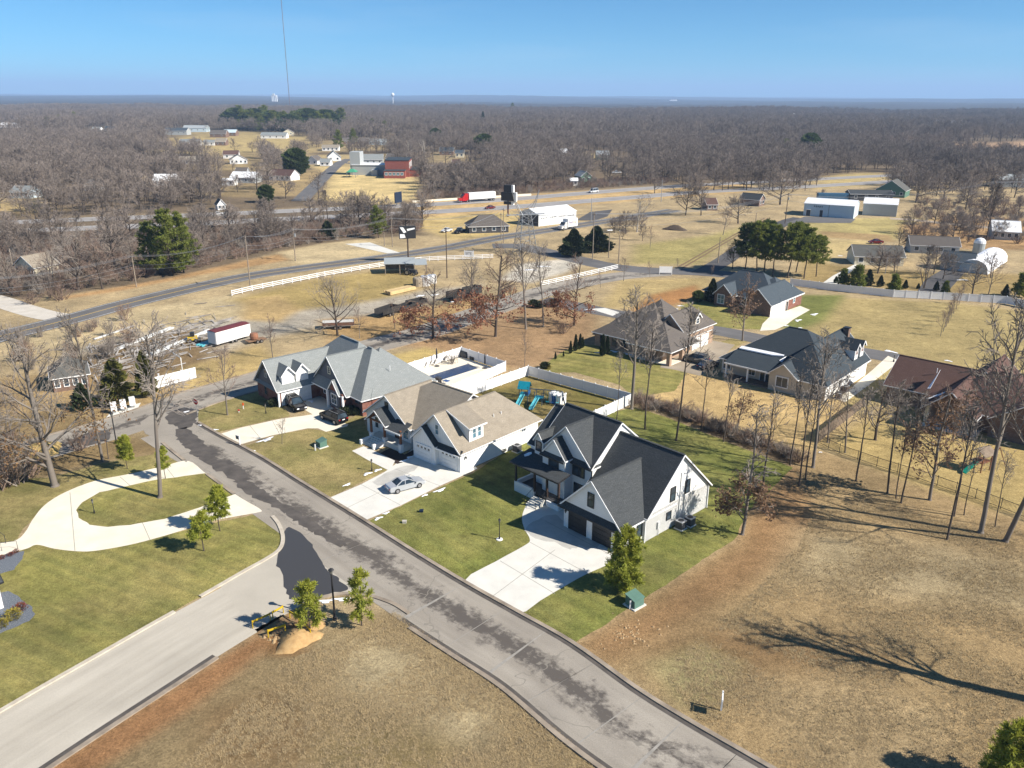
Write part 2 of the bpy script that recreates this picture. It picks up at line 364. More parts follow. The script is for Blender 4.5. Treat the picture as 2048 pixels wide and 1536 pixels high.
gz_far = np.clip((dd - 1500) / 700, 0, 1)
rg = np.random.default_rng(3)
GZ = GZ + gz_far * (3 * np.sin(GX / 61 + 2 * np.sin(GY / 170)) * np.sin(GY / 83 + GX / 210) + 3 * np.sin(GX / 143 - GY / 260))
ny, nx = GX.shape
me = bpy.data.meshes.new('ground')
vv = np.stack([GX, GY, GZ], -1).reshape(-1, 3)
ii = (np.arange(ny - 1)[:, None] * nx + np.arange(nx - 1)[None, :]).ravel()
fc = np.stack([ii, ii + 1, ii + nx + 1, ii + nx], -1)
me.vertices.add(len(vv)); me.vertices.foreach_set('co', vv.astype(np.float32).ravel())
me.loops.add(fc.size); me.loops.foreach_set('vertex_index', fc.astype(np.int32).ravel())
me.polygons.add(len(fc)); me.polygons.foreach_set('loop_start', (np.arange(len(fc)) * 4).astype(np.int32))
me.update(calc_edges=True)
ca = me.attributes.new('cover', 'FLOAT_COLOR', 'POINT')
ca.data.foreach_set('color', np.concatenate([gcol.reshape(-1, 3), np.ones((len(vv), 1))], 1).astype(np.float32).ravel())
def ground_mat(name, attr=None, c=None, c2=None, fine=1.0, stripe=None):
    m, nt, b = _pr(name, 1.0, 0, .1); co = coords(nt)
    if attr:
        a = nt.nodes.new('ShaderNodeAttribute'); a.attribute_name = attr; base = a.outputs['Color']
    else:
        base = mixc(nt, ramp(nt, noise(nt, co, .12, 4), .38, .62), c, c2)
    n1 = noise(nt, co, .09, 5, .6); base = mixc(nt, 1.0, base, mixc(nt, ramp(nt, n1, .3, .7), (.72, .72, .72), (1.25, 1.22, 1.18)), 'MULTIPLY')
    if attr:
        n5 = noise(nt, co, .35, 6, .72); base = mixc(nt, ramp(nt, n5, .56, .72), base, mixc(nt, 1.0, base, (.62, .60, .58), 'MULTIPLY'))
    n2 = noise(nt, co, .7, 8, .8); base = mixc(nt, 1.0, base, mixc(nt, ramp(nt, n2, .3, .72), (.56, .54, .50), (1.34, 1.32, 1.26)), 'MULTIPLY')
    n3 = noise(nt, co, 4.2, 6, .85); k = .55 * fine
    base = mixc(nt, 1.0, base, mixc(nt, ramp(nt, n3, .3, .7), (1 - k, 1 - k, 1 - k), (1 + k, 1 + k, 1 + k * .9)), 'MULTIPLY')
    if stripe:
        mp = nt.nodes.new('ShaderNodeMapping'); mp.inputs['Rotation'].default_value = (0, 0, stripe); nt.links.new(co, mp.inputs[0])
        n4 = noise(nt, mp.outputs[0], 1.0, 2, .5, (.03, .9, 1)); base = mixc(nt, 1.0, base, mixc(nt, ramp(nt, n4, .42, .58), (.88, .90, .88), (1.1, 1.08, 1.02)), 'MULTIPLY')
    nt.links.new(base, b.inputs['Base Color']); bump(nt, b, n3, .9, .16); MATS[name] = m; return m
me.materials.append(ground_mat('dry_ground', 'cover'))
tag(inst('ground', me), kind='structure')
# ---------------------------------------------------------------- flat sheets
import bmesh
def sheet(name, pts, mat, z, kind='structure', jitter=0, parent=None, step=None, label=None, cat=None, group=None, thick=0):
    """a flat sheet at height z; jitter frays its edge"""
    if step:
        out = []
        for i in range(len(pts)):
            a, b = pts[i], pts[(i + 1) % len(pts)]; L = math.hypot(b[0] - a[0], b[1] - a[1]); n = max(1, int(L / step))
            for k in range(n): out.append((a[0] + (b[0] - a[0]) * k / n, a[1] + (b[1] - a[1]) * k / n))
        pts = out
    if jitter: pts = [(p[0] + rnd.uniform(-jitter, jitter), p[1] + rnd.uniform(-jitter, jitter)) for p in pts]
    bm = bmesh.new(); vs_ = [bm.verts.new((p[0], p[1], 0)) for p in pts]
    es = [bm.edges.new((vs_[i], vs_[(i + 1) % len(vs_)])) for i in range(len(vs_))]
    bmesh.ops.triangle_fill(bm, use_beauty=True, edges=es, use_dissolve=False)
    for f in bm.faces:
        if f.normal.z < 0: f.normal_flip()
    m = bpy.data.meshes.new(name); bm.to_mesh(m); bm.free(); m.materials.append(mat)
    o = inst(name, m, parent, (0, 0, z)); tag(o, label, cat, group, kind); return o
def ribbon(name, line, wd, mat, z, kind='structure', sub=8):
    """road strip along a smoothed world centreline, UV.x in metres along, UV.y 0..1 across"""
    c = smooth_poly(line, sub, False); L = 0; vs_ = []; uvs = []
    for i, p in enumerate(c):
        q = c[min(i + 1, len(c) - 1)]; o = c[max(i - 1, 0)]; dx, dy = q[0] - o[0], q[1] - o[1]; l = math.hypot(dx, dy) or 1
        if i: L += math.hypot(p[0] - c[i - 1][0], p[1] - c[i - 1][1])
        for t in (-.5, -.17, .17, .5):
            vs_.append((p[0] - dy / l * wd * t, p[1] + dx / l * wd * t, 0)); uvs.append((L, t + .5))
    fs = []
    for i in range(len(c) - 1):
        for k in range(3): fs.append((4 * i + k + 1, 4 * i + k, 4 * i + 4 + k, 4 * i + 5 + k))
    m = bpy.data.meshes.new(name); m.from_pydata(vs_, [], fs); m.materials.append(mat); u = m.uv_layers.new(name='UVMap')
    for p in m.polygons:
        for li in p.loop_indices: u.data[li].uv = uvs[m.loops[li].vertex_index]
    m.update(); o = inst(name, m, None, (0, 0, z)); tag(o, kind=kind); return o, c
def line_box(name, c, off, wd, h, mat, z0=0.0, kind='structure', seg=None, gap=0):
    """a kerb or painted line following polyline c at sideways offset off"""
    mb = MB(); pts = []
    for i, p in enumerate(c):
        q = c[min(i + 1, len(c) - 1)]; o = c[max(i - 1, 0)]; dx, dy = q[0] - o[0], q[1] - o[1]; l = math.hypot(dx, dy) or 1
        pts.append((p[0] - dy / l * off, p[1] + dx / l * off, -dy / l, dx / l))
    for i in range(len(pts) - 1):
        a, b = pts[i], pts[i + 1]; h2 = wd / 2
        A = [(a[0] - a[2] * h2, a[1] - a[3] * h2), (a[0] + a[2] * h2, a[1] + a[3] * h2)]; B = [(b[0] - b[2] * h2, b[1] - b[3] * h2), (b[0] + b[2] * h2, b[1] + b[3] * h2)]
        if h > 0:
            mb.mesh([(*A[0], z0), (*A[1], z0), (*A[1], z0 + h), (*A[0], z0 + h), (*B[0], z0), (*B[1], z0), (*B[1], z0 + h), (*B[0], z0 + h)],
                    [(3, 2, 6, 7), (0, 3, 7, 4), (2, 1, 5, 6)])
        else: mb.mesh([(*A[0], z0), (*A[1], z0), (*B[1], z0), (*B[0], z0)], [(0, 3, 2, 1)])
    return mb.obj(name, mat, kind=kind)
def road_mat(name, c, c2, stain=0.0, stainc=(.06, .055, .055), grain=.2):
    m, nt, b = _pr(name, .9, 0, .25); co = coords(nt, 'Object'); uv = coords(nt, 'UV')
    base = mixc(nt, ramp(nt, noise(nt, co, .15, 5, .6), .35, .65), c, c2)
    base = mixc(nt, 1.0, base, mixc(nt, ramp(nt, noise(nt, co, 9, 3, .8), .3, .7), (1 - grain, 1 - grain, 1 - grain), (1 + grain * .6, 1 + grain * .6, 1 + grain * .6)), 'MULTIPLY')
    st = noise(nt, uv, 1.0, 3, .6, (.05, 7, 1)); base = mixc(nt, ramp(nt, st, .35, .7), base, mixc(nt, 1.0, base, (.82, .81, .80), 'MULTIPLY'))
    if stain:
        sp = nt.nodes.new('ShaderNodeSeparateXYZ'); nt.links.new(uv, sp.inputs[0])
        mth = N(nt, 'ShaderNodeMath', operation='SUBTRACT'); nt.links.new(sp.outputs[1], mth.inputs[0]); mth.inputs[1].default_value = .46
        ab = N(nt, 'ShaderNodeMath', operation='ABSOLUTE'); nt.links.new(mth.outputs[0], ab.inputs[0])
        n = noise(nt, uv, 1.0, 8, .72, (.14, 3.2, 1)); nn = noise(nt, co, .9, 6, .7)
        ad = N(nt, 'ShaderNodeMath', operation='ADD'); nt.links.new(n, ad.inputs[0]); nt.links.new(nn, ad.inputs[1])
        sb = N(nt, 'ShaderNodeMath', operation='MULTIPLY_ADD'); nt.links.new(ab.outputs[0], sb.inputs[0]); sb.inputs[1].default_value = -1.15; nt.links.new(ad.outputs[0], sb.inputs[2])
        f = ramp(nt, sb.outputs[0], .79, 1.0); fm = N(nt, 'ShaderNodeMath', operation='MULTIPLY'); nt.links.new(f, fm.inputs[0]); fm.inputs[1].default_value = stain
        base = mixc(nt, fm.outputs[0], base, stainc)
    cr = N(nt, 'ShaderNodeTexVoronoi', feature='DISTANCE_TO_EDGE', Scale=.055)
    nz = nt.nodes.new('ShaderNodeTexNoise'); nz.inputs['Scale'].default_value = .6; nt.links.new(co, nz.inputs['Vector'])
    va = N(nt, 'ShaderNodeVectorMath', operation='MULTIPLY_ADD'); nt.links.new(nz.outputs['Color'], va.inputs[0]); va.inputs[1].default_value = (3, 3, 3); nt.links.new(co, va.inputs[2])
    nt.links.new(va.outputs[0], cr.inputs['Vector']); base = mixc(nt, ramp(nt, cr.outputs[0], .005, .001), base, tuple(x * .6 for x in c)) if stain > .5 else base
    nt.links.new(base, b.inputs['Base Color']); bump(nt, b, noise(nt, co, 14, 3), .15, .02); MATS[name] = m; return m
STREET = road_mat('worn_street', (.365, .33, .28), (.305, .275, .235), .92, (.085, .074, .066))
STREET2 = road_mat('pale_street', (.50, .46, .39), (.43, .395, .335), 0, grain=.12)
ASPH = road_mat('grey_asphalt', (.165, .16, .16), (.13, .128, .13), 0)
ASPHD = road_mat('dark_asphalt', (.085, .083, .085), (.115, .11, .11), .3)
HWY = road_mat('highway_concrete', (.36, .34, .33), (.29, .28, .27), 0)
CURB = M('kerb_concrete', (.52, .47, .39), (.42, .37, .30), 1.2, .9, bmp=.1)
CURBD = M('weathered_kerb', (.36, .30, .235), (.20, .165, .13), .5, .9, bmp=.1)
YEL = M('yellow_paint', (.55, .36, .06), (.48, .33, .10), 2, .7)
WPAINT = M('white_road_paint', (.62, .62, .60), (.52, .52, .50), 2, .7)
# main street: measured left and right kerbs give its centreline
def mid(a, b): return ((a[0] + b[0]) / 2, (a[1] + b[1]) / 2)
RK = W([(1538, 1536), (1370, 1439), (1269, 1376), (1144, 1287), (1038, 1227), (931, 1167), (830, 1106), (727, 1041), (600, 963), (520, 913), (435, 868), (395, 845)])
MS = smooth_poly(RK, 6, False)
ux, uy = RK[0][0] - RK[1][0], RK[0][1] - RK[1][1]; l_ = math.hypot(ux, uy)
RK0 = [(RK[0][0] + ux / l_ * k, RK[0][1] + uy / l_ * k) for k in (45, 20)] + RK
def offs(c, d):
    out = []
    for i, p in enumerate(c):
        q = c[min(i + 1, len(c) - 1)]; o = c[max(i - 1, 0)]; dx, dy = q[0] - o[0], q[1] - o[1]; l = math.hypot(dx, dy) or 1
        out.append((p[0] - dy / l * d, p[1] + dx / l * d))
    return out
SW = 8.4
o, MSc = ribbon('main_street', offs(RK0, SW / 2), SW, STREET, .022, sub=5)
SS = W([(640, 1128), (560, 1170), (470, 1222), (390, 1268), (280, 1335), (150, 1414), (50, 1476), (-60, 1545)])
dxs, dys = SS[-1][0] - SS[-2][0], SS[-1][1] - SS[-2][1]; SS.append((SS[-1][0] + dxs * 3, SS[-1][1] + dys * 3))
a_, b_ = P(555, 1110), P(740, 1215)
o, SSc = ribbon('side_street', SS, 8.7, STREET2, .018, sub=5)
# flare where the side street meets the main street
sheet('street_junction', W([(545, 1030), (562, 1058), (566, 1080), (556, 1102), (530, 1120), (440, 1172), (500, 1250), (570, 1216), (620, 1200), (660, 1190), (720, 1190), (760, 1198), (800, 1216), (900, 1150), (700, 1040), (600, 1010)]), STREET2, .020)
CS = W([(60, 905), (130, 884), (210, 862), (300, 832), (400, 795), (510, 763), (600, 735), (700, 705), (770, 685), (850, 664), (930, 636), (1000, 612), (1080, 585), (1160, 566), (1240, 552), (1330, 545)])
o, CSc = ribbon('cross_street', CS, 8.5, STREET, .026, sub=6)
sheet('street_corner', W([(300, 832), (350, 815), (400, 800), (395, 850), (435, 868), (372, 925), (330, 885), (290, 868), (280, 845)]), STREET, .030, step=2, jitter=.1)
BS = W([(1085, 600), (1130, 608), (1200, 622), (1290, 638), (1380, 653), (1450, 664), (1530, 680), (1620, 693), (1745, 708), (1850, 731), (1940, 748), (2048, 768), (2200, 800)])
ribbon('back_street', BS, 6.6, ASPH, .030, sub=5)
ER = W([(985, 492), (1040, 493), (1100, 506), (1160, 520), (1220, 533), (1300, 541), (1400, 545), (1500, 553)])
ribbon('entrance_road', ER, 8.5, ASPH, .034, sub=5)
CR = W([(-300, 756), (-60, 690), (0, 673), (130, 641), (260, 606), (400, 573), (500, 552), (600, 537), (700, 524), (800, 510), (900, 494), (1000, 475), (1060, 466), (1150, 452), (1240, 438), (1350, 420)])
o, CRc = ribbon('country_road', CR, 8.4, ASPH, .038, sub=6)
line_box('yellow_line', CRc, .12, .16, 0, YEL, .046); line_box('yellow_line', CRc, -.16, .16, 0, YEL, .046)
line_box('white_line', CRc, 3.6, .2, 0, WPAINT, .046); line_box('white_line', CRc, -3.6, .2, 0, WPAINT, .046)
H1 = W([(-250, 462), (0, 446), (400, 430), (575, 422), (825, 411), (1000, 400), (1150, 388), (1250, 380), (1400, 370), (1600, 360), (1900, 345)])
H2 = W([(-250, 478), (0, 464), (400, 447), (550, 439), (825, 426), (1025, 414), (1175, 402), (1275, 394), (1400, 384), (1600, 374), (1900, 356)])
o, h1c = ribbon('highway', H1, 12, HWY, .05, sub=4); o, h2c = ribbon('highway', H2, 12, HWY, .05, sub=4)
for hc in (h1c, h2c):
    for off in (-4.6, 4.6): line_box('white_line', hc, off, .3, 0, WPAINT, .062)
SR = W([(600, 402), (622, 380), (650, 352), (680, 326), (700, 318)])
ribbon('school_road', SR, 8, ASPH, .05, sub=4)
ribbon('town_street', W([(680, 325), (760, 330), (900, 332), (960, 335)]), 7, ASPH, .045, sub=4)
ribbon('gravel_track', W([(-60, 586), (0, 602), (40, 616), (100, 632), (165, 638)]), 6, M('gravel_track', (.56, .52, .46), (.48, .44, .38), .5, 1), .034, sub=5)
ribbon('farm_track', W([(1980, 455), (1900, 448), (1830, 440), (1780, 437)]), 6, M('farm_gravel', (.42, .35, .27), (.36, .29, .22), .4, 1), .030, sub=4)
ribbon('asphalt_drive', W([(1400, 548), (1450, 520), (1510, 478), (1570, 445), (1600, 436)]), 6, ASPHD, .042, sub=4)
sheet('asphalt_yard', W([(1570, 447), (1610, 433), (1712, 438), (1702, 446), (1640, 446), (1600, 445)]), ASPH, .05)
sheet('concrete_pad', W([(690, 488), (740, 485), (800, 506), (775, 507)]), CONC, .044)
sheet('concrete_pad', W([(1152, 441), (1180, 424), (1225, 419), (1215, 433), (1190, 441)]), ASPHD, .044)
for x0, x1 in ((0, 1),):
    mb = MB()
for off in (-3.9, -2.5): ribbon('wheel_rut', offs(W([(1395, 540), (1440, 512), (1500, 474), (1560, 438)]), off + 8.5), .7, M('bare_mud', (.20, .13, .07), (.15, .10, .06), 1, 1), .012, sub=3)
# kerbs
def kerb(c, off, mat=CURB, h=.13): line_box('kerb', c, off, .42, h, mat, .0)
iL = [i for i, p in enumerate(MSc)]
kerb(MSc, -SW / 2 - .1, CURBD)
nL = min(range(len(MSc)), key=lambda i: math.hypot(MSc[i][0] - P(880, 1215)[0], MSc[i][1] - P(880, 1215)[1]))
kerb(MSc[:nL + 1], SW / 2 + .1, CURBD)
nU = min(range(len(MSc)), key=lambda i: math.hypot(MSc[i][0] - P(590, 1020)[0], MSc[i][1] - P(590, 1020)[1]))
kerb(W([(468, 989), (440, 968), (414, 949)]), 0, CURBD); kerb(W([(368, 921), (345, 903), (325, 886)]), 0, CURBD)
kerb(smooth_poly(W([(545, 1033), (558, 1050), (566, 1075), (560, 1098), (535, 1117), (490, 1142), (440, 1171), (400, 1194)]), 5, False), 0, h=.122)
iS = min(range(len(SSc)), key=lambda i: math.hypot(SSc[i][0] - P(400, 1262)[0], SSc[i][1] - P(400, 1262)[1]))
kerb(SSc[iS:], -4.45); kerb(SSc[iS + 2:], 4.45, CURBD, .1)
kerb(smooth_poly(W([(640, 1196), (690, 1188), (740, 1193), (768, 1201), (792, 1211), (818, 1228)]), 5, False), 0, CURBD, .122)
kerb(CSc[:34], 4.3, CURBD, .1); kerb(CSc[20:70], -4.3, CURBD, .1)
# joint lines across the two streets
JOINT = M('road_joint', (.25, .235, .21), (.33, .31, .28), 1.5, 1)
mb = MB()
for c, off0, wd in ((MSc, 0, SW),):
    for i in range(3, len(c) - 2, 4):
        p, q = c[i], c[i + 1]; d = Vector((q[0] - p[0], q[1] - p[1], 0)).normalized(); n = Vector((-d.y, d.x, 0)); a = Vector((p[0], p[1], .031))
        mb.poly([a - n * wd / 2 - d * .03, a + n * wd / 2 - d * .03 + d * rnd.uniform(-.4, .4), a + n * wd / 2 + d * .05, a - n * wd / 2 + d * .03])
mb.obj('road_joint', JOINT, kind='structure')
# lawns
LAWN = ground_mat('green_lawn', None, (.23, .225, .08), (.295, .265, .108), .75, R(28))
LAWND = ground_mat('deep_green_lawn', None, (.165, .185, .055), (.225, .225, .08), .8, R(48))
LAWNO = ground_mat('olive_lawn', None, (.165, .15, .05), (.26, .205, .085), .8)
LAWNT = ground_mat('fading_lawn', None, (.225, .21, .085), (.33, .275, .13), .8)
def lawn(px, mat=LAWN, z=.012, j=.12): sheet('lawn', W(px), mat, z, step=.8, jitter=j)
lawn([(-140, 1090), (45, 1095), (75, 1090), (110, 1098), (150, 1102), (200, 1098), (260, 1088), (330, 1072), (400, 1052), (520, 1027), (545, 1036), (560, 1058), (566, 1080), (556, 1100), (530, 1118), (400, 1193), (200, 1309), (0, 1424), (-150, 1500)])
lawn([(-140, 960), (100, 955), (210, 925), (330, 905), (372, 920), (300, 945), (200, 965), (130, 990), (80, 1020), (50, 1055), (30, 1085), (-140, 1085)], LAWNT)
lawn([(153, 1020), (165, 1005), (200, 985), (300, 962), (410, 947), (466, 990), (400, 1015), (330, 1038), (260, 1050), (215, 1054), (180, 1050), (158, 1036)], LAWN, .036, .06)
lawn([(380, 822), (400, 806), (470, 790), (530, 783), (570, 815), (580, 832), (520, 845), (430, 866), (395, 848)], LAWNT)
lawn([(482, 895), (560, 868), (620, 858), (650, 862), (725, 825), (740, 880), (710, 900), (780, 937), (653, 998), (600, 965), (520, 915)], LAWNT)
lawn([(733, 1043), (800, 1013), (880, 975), (945, 947), (1060, 870), (1200, 828), (1270, 815), (1330, 833), (1420, 870), (1500, 902), (1585, 935), (1490, 1030), (1475, 1075), (1300, 1190), (1148, 1288), (1040, 1228), (930, 1160), (830, 1100)], LAWND)
lawn([(1070, 745), (1110, 713), (1150, 690), (1250, 690), (1320, 720), (1375, 745), (1350, 782), (1270, 795), (1240, 770), (1150, 745)], LAWN)
lawn([(925, 780), (1055, 738), (1262, 790), (1200, 825), (1060, 872), (1000, 830)], LAWNO)
lawn([(1360, 610), (1420, 595), (1560, 620), (1590, 640), (1540, 660), (1420, 655), (1370, 640)], LAWN)
lawn([(1420, 690), (1480, 672), (1500, 680), (1450, 705)], LAWNT)
lawn([(1790, 760), (1830, 740), (1850, 745), (1800, 775)], LAWNT)
sheet('mulch_bed', W([(752, 910), (780, 897), (808, 909), (830, 899), (832, 906), (806, 925), (795, 928)]), MULCH, .03, step=.5, jitter=.08)
sheet('gravel_bed', W([(-40, 1180), (-5, 1150), (28, 1140), (44, 1118), (48, 1103), (20, 1105), (-40, 1130)]), GRAVELB, .03, step=.5, jitter=.08)
sheet('gravel_bed', W([(17, 1182), (40, 1196), (64, 1215), (70, 1228), (60, 1242), (0, 1268), (-60, 1290), (-60, 1200)]), GRAVELB, .03, step=.5, jitter=.08)
# driveways
sheet('circular_driveway', smooth_poly(W([(376, 922), (325, 933), (260, 948), (190, 962), (130, 985), (90, 1010), (65, 1040), (50, 1065), (25, 1083), (-50, 1092), (-50, 1120), (45, 1100), (68, 1091), (82, 1091), (110, 1098), (155, 1103), (190, 1102), (250, 1092), (300, 1080), (362, 1062), (425, 1042), (512, 1026), (522, 1020), (497, 1005), (474, 991), (440, 966), (410, 946)]), 4), CONCW, .028)
sheet('driveway', W([(434, 870), (480, 856), (560, 838), (605, 832), (625, 829), (575, 800), (590, 790), (640, 785), (690, 800), (660, 836), (697, 849), (694, 853), (652, 864), (636, 857), (615, 857), (540, 872), (482, 889)]), CONCW, .028)
sheet('driveway', W([(654, 998), (728, 1042), (800, 1012), (880, 972), (936, 947), (955, 937), (940, 925), (900, 905), (830, 890), (808, 915), (780, 937), (768, 945), (720, 970)]), CONC, .028)
sheet('walkway', W([(704, 902), (727, 893), (745, 900), (790, 922), (783, 937), (775, 940), (735, 920)]), CONC, .032)
sheet('driveway', smooth_poly(W([(930, 1161), (984, 1194), (1037, 1227), (1080, 1202), (1122, 1177), (1170, 1150), (1217, 1129), (1260, 1105), (1200, 1050), (1130, 1010), (1080, 990), (1062, 996), (1048, 1020), (1044, 1040), (1050, 1060), (1060, 1080), (1048, 1092), (990, 1124)]), 3), CONC, .028)
sheet('driveway', W([(1540, 633), (1600, 612), (1620, 620), (1585, 640), (1573, 650), (1550, 660), (1520, 662), (1525, 648)]), CONCW, .034)
sheet('driveway', W([(1676, 798), (1745, 740), (1776, 712), (1800, 722), (1745, 765), (1690, 805)]), CONCW, .034)
sheet('driveway', W([(1345, 700), (1420, 680), (1470, 690), (1440, 720), (1400, 752), (1350, 740), (1320, 735)]), road_mat('leafy_drive', (.42, .36, .28), (.30, .25, .19), 0), .034)
sheet('driveway', W([(1180, 618), (1210, 616), (1240, 625), (1225, 632)]), CONC, .038)
sheet('driveway', W([(1640, 570), (1665, 552), (1730, 518), (1750, 520), (1700, 545), (1670, 575)]), CONC, .034)
sheet('driveway', W([(1830, 590), (1850, 560), (1900, 530), (1940, 510), (1960, 520), (1930, 545), (1880, 600)]), ASPHD, .034)
# wet ground and puddles
WET = bpy.data.materials.new('standing_water'); WET.use_nodes = True
_b = WET.node_tree.nodes['Principled BSDF']; _b.inputs['Base Color'].default_value = (.058, .056, .056, 1); _b.inputs['Roughness'].default_value = .3; _b.inputs['Specular IOR Level'].default_value = .35
DAMP = M('damp_asphalt', (.115, .10, .088), (.07, .062, .055), .7, .7, 0, .3)
def puddle(px, mat=WET, z=.04, name='puddle', j=.13): sheet(name, smooth_poly(W(px), 4), mat, z, step=.45, jitter=j)
puddle([(572, 1056), (600, 1066), (620, 1085), (632, 1105), (645, 1125), (652, 1137), (664, 1147), (680, 1162), (696, 1178), (660, 1188), (620, 1196), (585, 1200), (572, 1180), (566, 1150), (552, 1125), (560, 1095)], WET, .042)
puddle([(352, 862), (372, 855), (388, 868), (402, 880), (420, 893), (438, 900), (433, 918), (452, 920), (478, 932), (490, 946), (500, 960), (470, 965), (450, 948), (425, 936), (405, 922), (380, 905), (360, 885)], DAMP, .040, 'wet_patch', .3)
puddle([(470, 962), (500, 962), (540, 990), (590, 1020), (640, 1052), (690, 1088), (670, 1090), (620, 1060), (560, 1022), (500, 990)], DAMP, .036, 'wet_patch', .3)
puddle([(330, 832), (372, 815), (395, 828), (385, 850), (372, 858), (345, 850)], DAMP, .040, 'wet_patch', .3)
puddle([(150, 878), (190, 862), (222, 866), (215, 880), (170, 892)], DAMP, .040, 'wet_patch', .2)

# sawn joints and damp concrete on the driveways
mb = MB()
for a, b in (((984, 1194), (1110, 1100)), ((1060, 1085), (1180, 1150)), ((1000, 1122), (1110, 1188)), ((1090, 1042), (1225, 1112)), ((690, 1018), (800, 965)), ((720, 968), (800, 1010)), ((790, 938), (880, 972)), ((520, 876), (500, 852)), ((560, 870), (545, 842)), ((150, 1102), (140, 985)), ((300, 1080), (285, 1046)), ((420, 1044), (408, 1012)), ((240, 954), (262, 973)), ((330, 932), (348, 955))):
    A_, B_ = Vector((*P(*a), .0335)), Vector((*P(*b), .0335)); d = (B_ - A_).normalized(); n = Vector((-d.y, d.x, 0)) * .03; mb.poly([A_ - n, B_ - n, B_ + n, A_ + n])
mb.obj('saw_joint', M('saw_joint', (.30, .285, .25), None, 2, 1), kind='structure')
DAMPC = M('damp_concrete', (.40, .39, .36), (.50, .485, .45), .6, .6)
puddle([(1052, 1062), (1075, 1040), (1110, 1030), (1150, 1062), (1195, 1085), (1188, 1098), (1160, 1092), (1140, 1098), (1110, 1085), (1080, 1080)], DAMPC, .031, 'wet_patch', .2)
puddle([(745, 965), (770, 948), (800, 935), (838, 930), (820, 945), (790, 958), (765, 972)], DAMPC, .031, 'wet_patch', .15)

for off, c in ((-SW / 2 + .28, MSc), (SW / 2 - .28, MSc[:nL + 2]), (4.0, SSc[iS + 2:])): line_box('gutter_strip', c, off, .5, 0, DAMP, .0325)
# ---------------------------------------------------------------- building kit
SH_BLACK = shingle('black_shingle', (.058, .064, .069), (.105, .112, .116), (.075, .082, .088))
SH_BROWN = shingle('tan_shingle', (.33, .285, .225), (.25, .215, .17), (.37, .325, .26))
SH_GREY = shingle('grey_shingle', (.27, .29, .29), (.36, .38, .375), (.23, .25, .25))
SH_TAUPE = shingle('taupe_shingle', (.15, .132, .118), (.19, .165, .145), (.12, .107, .10))
SH_SLATE = shingle('slate_shingle', (.075, .095, .115), (.10, .12, .14), (.06, .08, .10))
SH_DARK = shingle('charcoal_shingle', (.055, .07, .085), (.075, .09, .105), (.045, .06, .072))
SH_RED = shingle('red_brown_shingle', (.135, .078, .064), (.17, .105, .09), (.11, .065, .055))
SH_GREEN = shingle('weathered_shingle', (.13, .13, .12), (.17, .165, .15), (.10, .10, .095))
SID = siding('white_siding', (.80, .80, .79), .22)
BATTEN = siding('white_batten', (.80, .80, .79), .4, True)
BEIGE = siding('beige_siding', (.52, .46, .37), .2)
CREAM = siding('cream_siding', (.72, .66, .50), .22)
GREYS = siding('grey_siding', (.40, .42, .42), .22)
BLUES = siding('slate_blue_siding', (.085, .10, .13), .16)
GREENS = siding('green_siding', (.10, .20, .15), .3, True)
METALW = siding('white_metal_wall', (.72, .74, .75), .3, True)
METALB = siding('pale_blue_metal_wall', (.50, .60, .66), .3, True)
METALR = M('white_metal_roof', (.80, .81, .82), (.72, .73, .75), .6, .35, .0)
METALG = siding('grey_metal_roof', (.34, .37, .38), .4, True)
BR_RED = brick('red_brick', (.24, .075, .05), (.17, .05, .038), (.30, .24, .2))
BR_TAN = brick('mixed_brick', (.42, .28, .19), (.26, .15, .10), (.50, .42, .34))
BR_BRN = brick('brown_brick', (.20, .12, .09), (.14, .085, .065), (.28, .23, .19))
BR_SCH = brick('school_brick', (.30, .07, .05), (.22, .05, .04), (.28, .16, .13))
FACE = {'-v': 0, '+u': math.pi / 2, '+v': math.pi, '-u': -math.pi / 2}
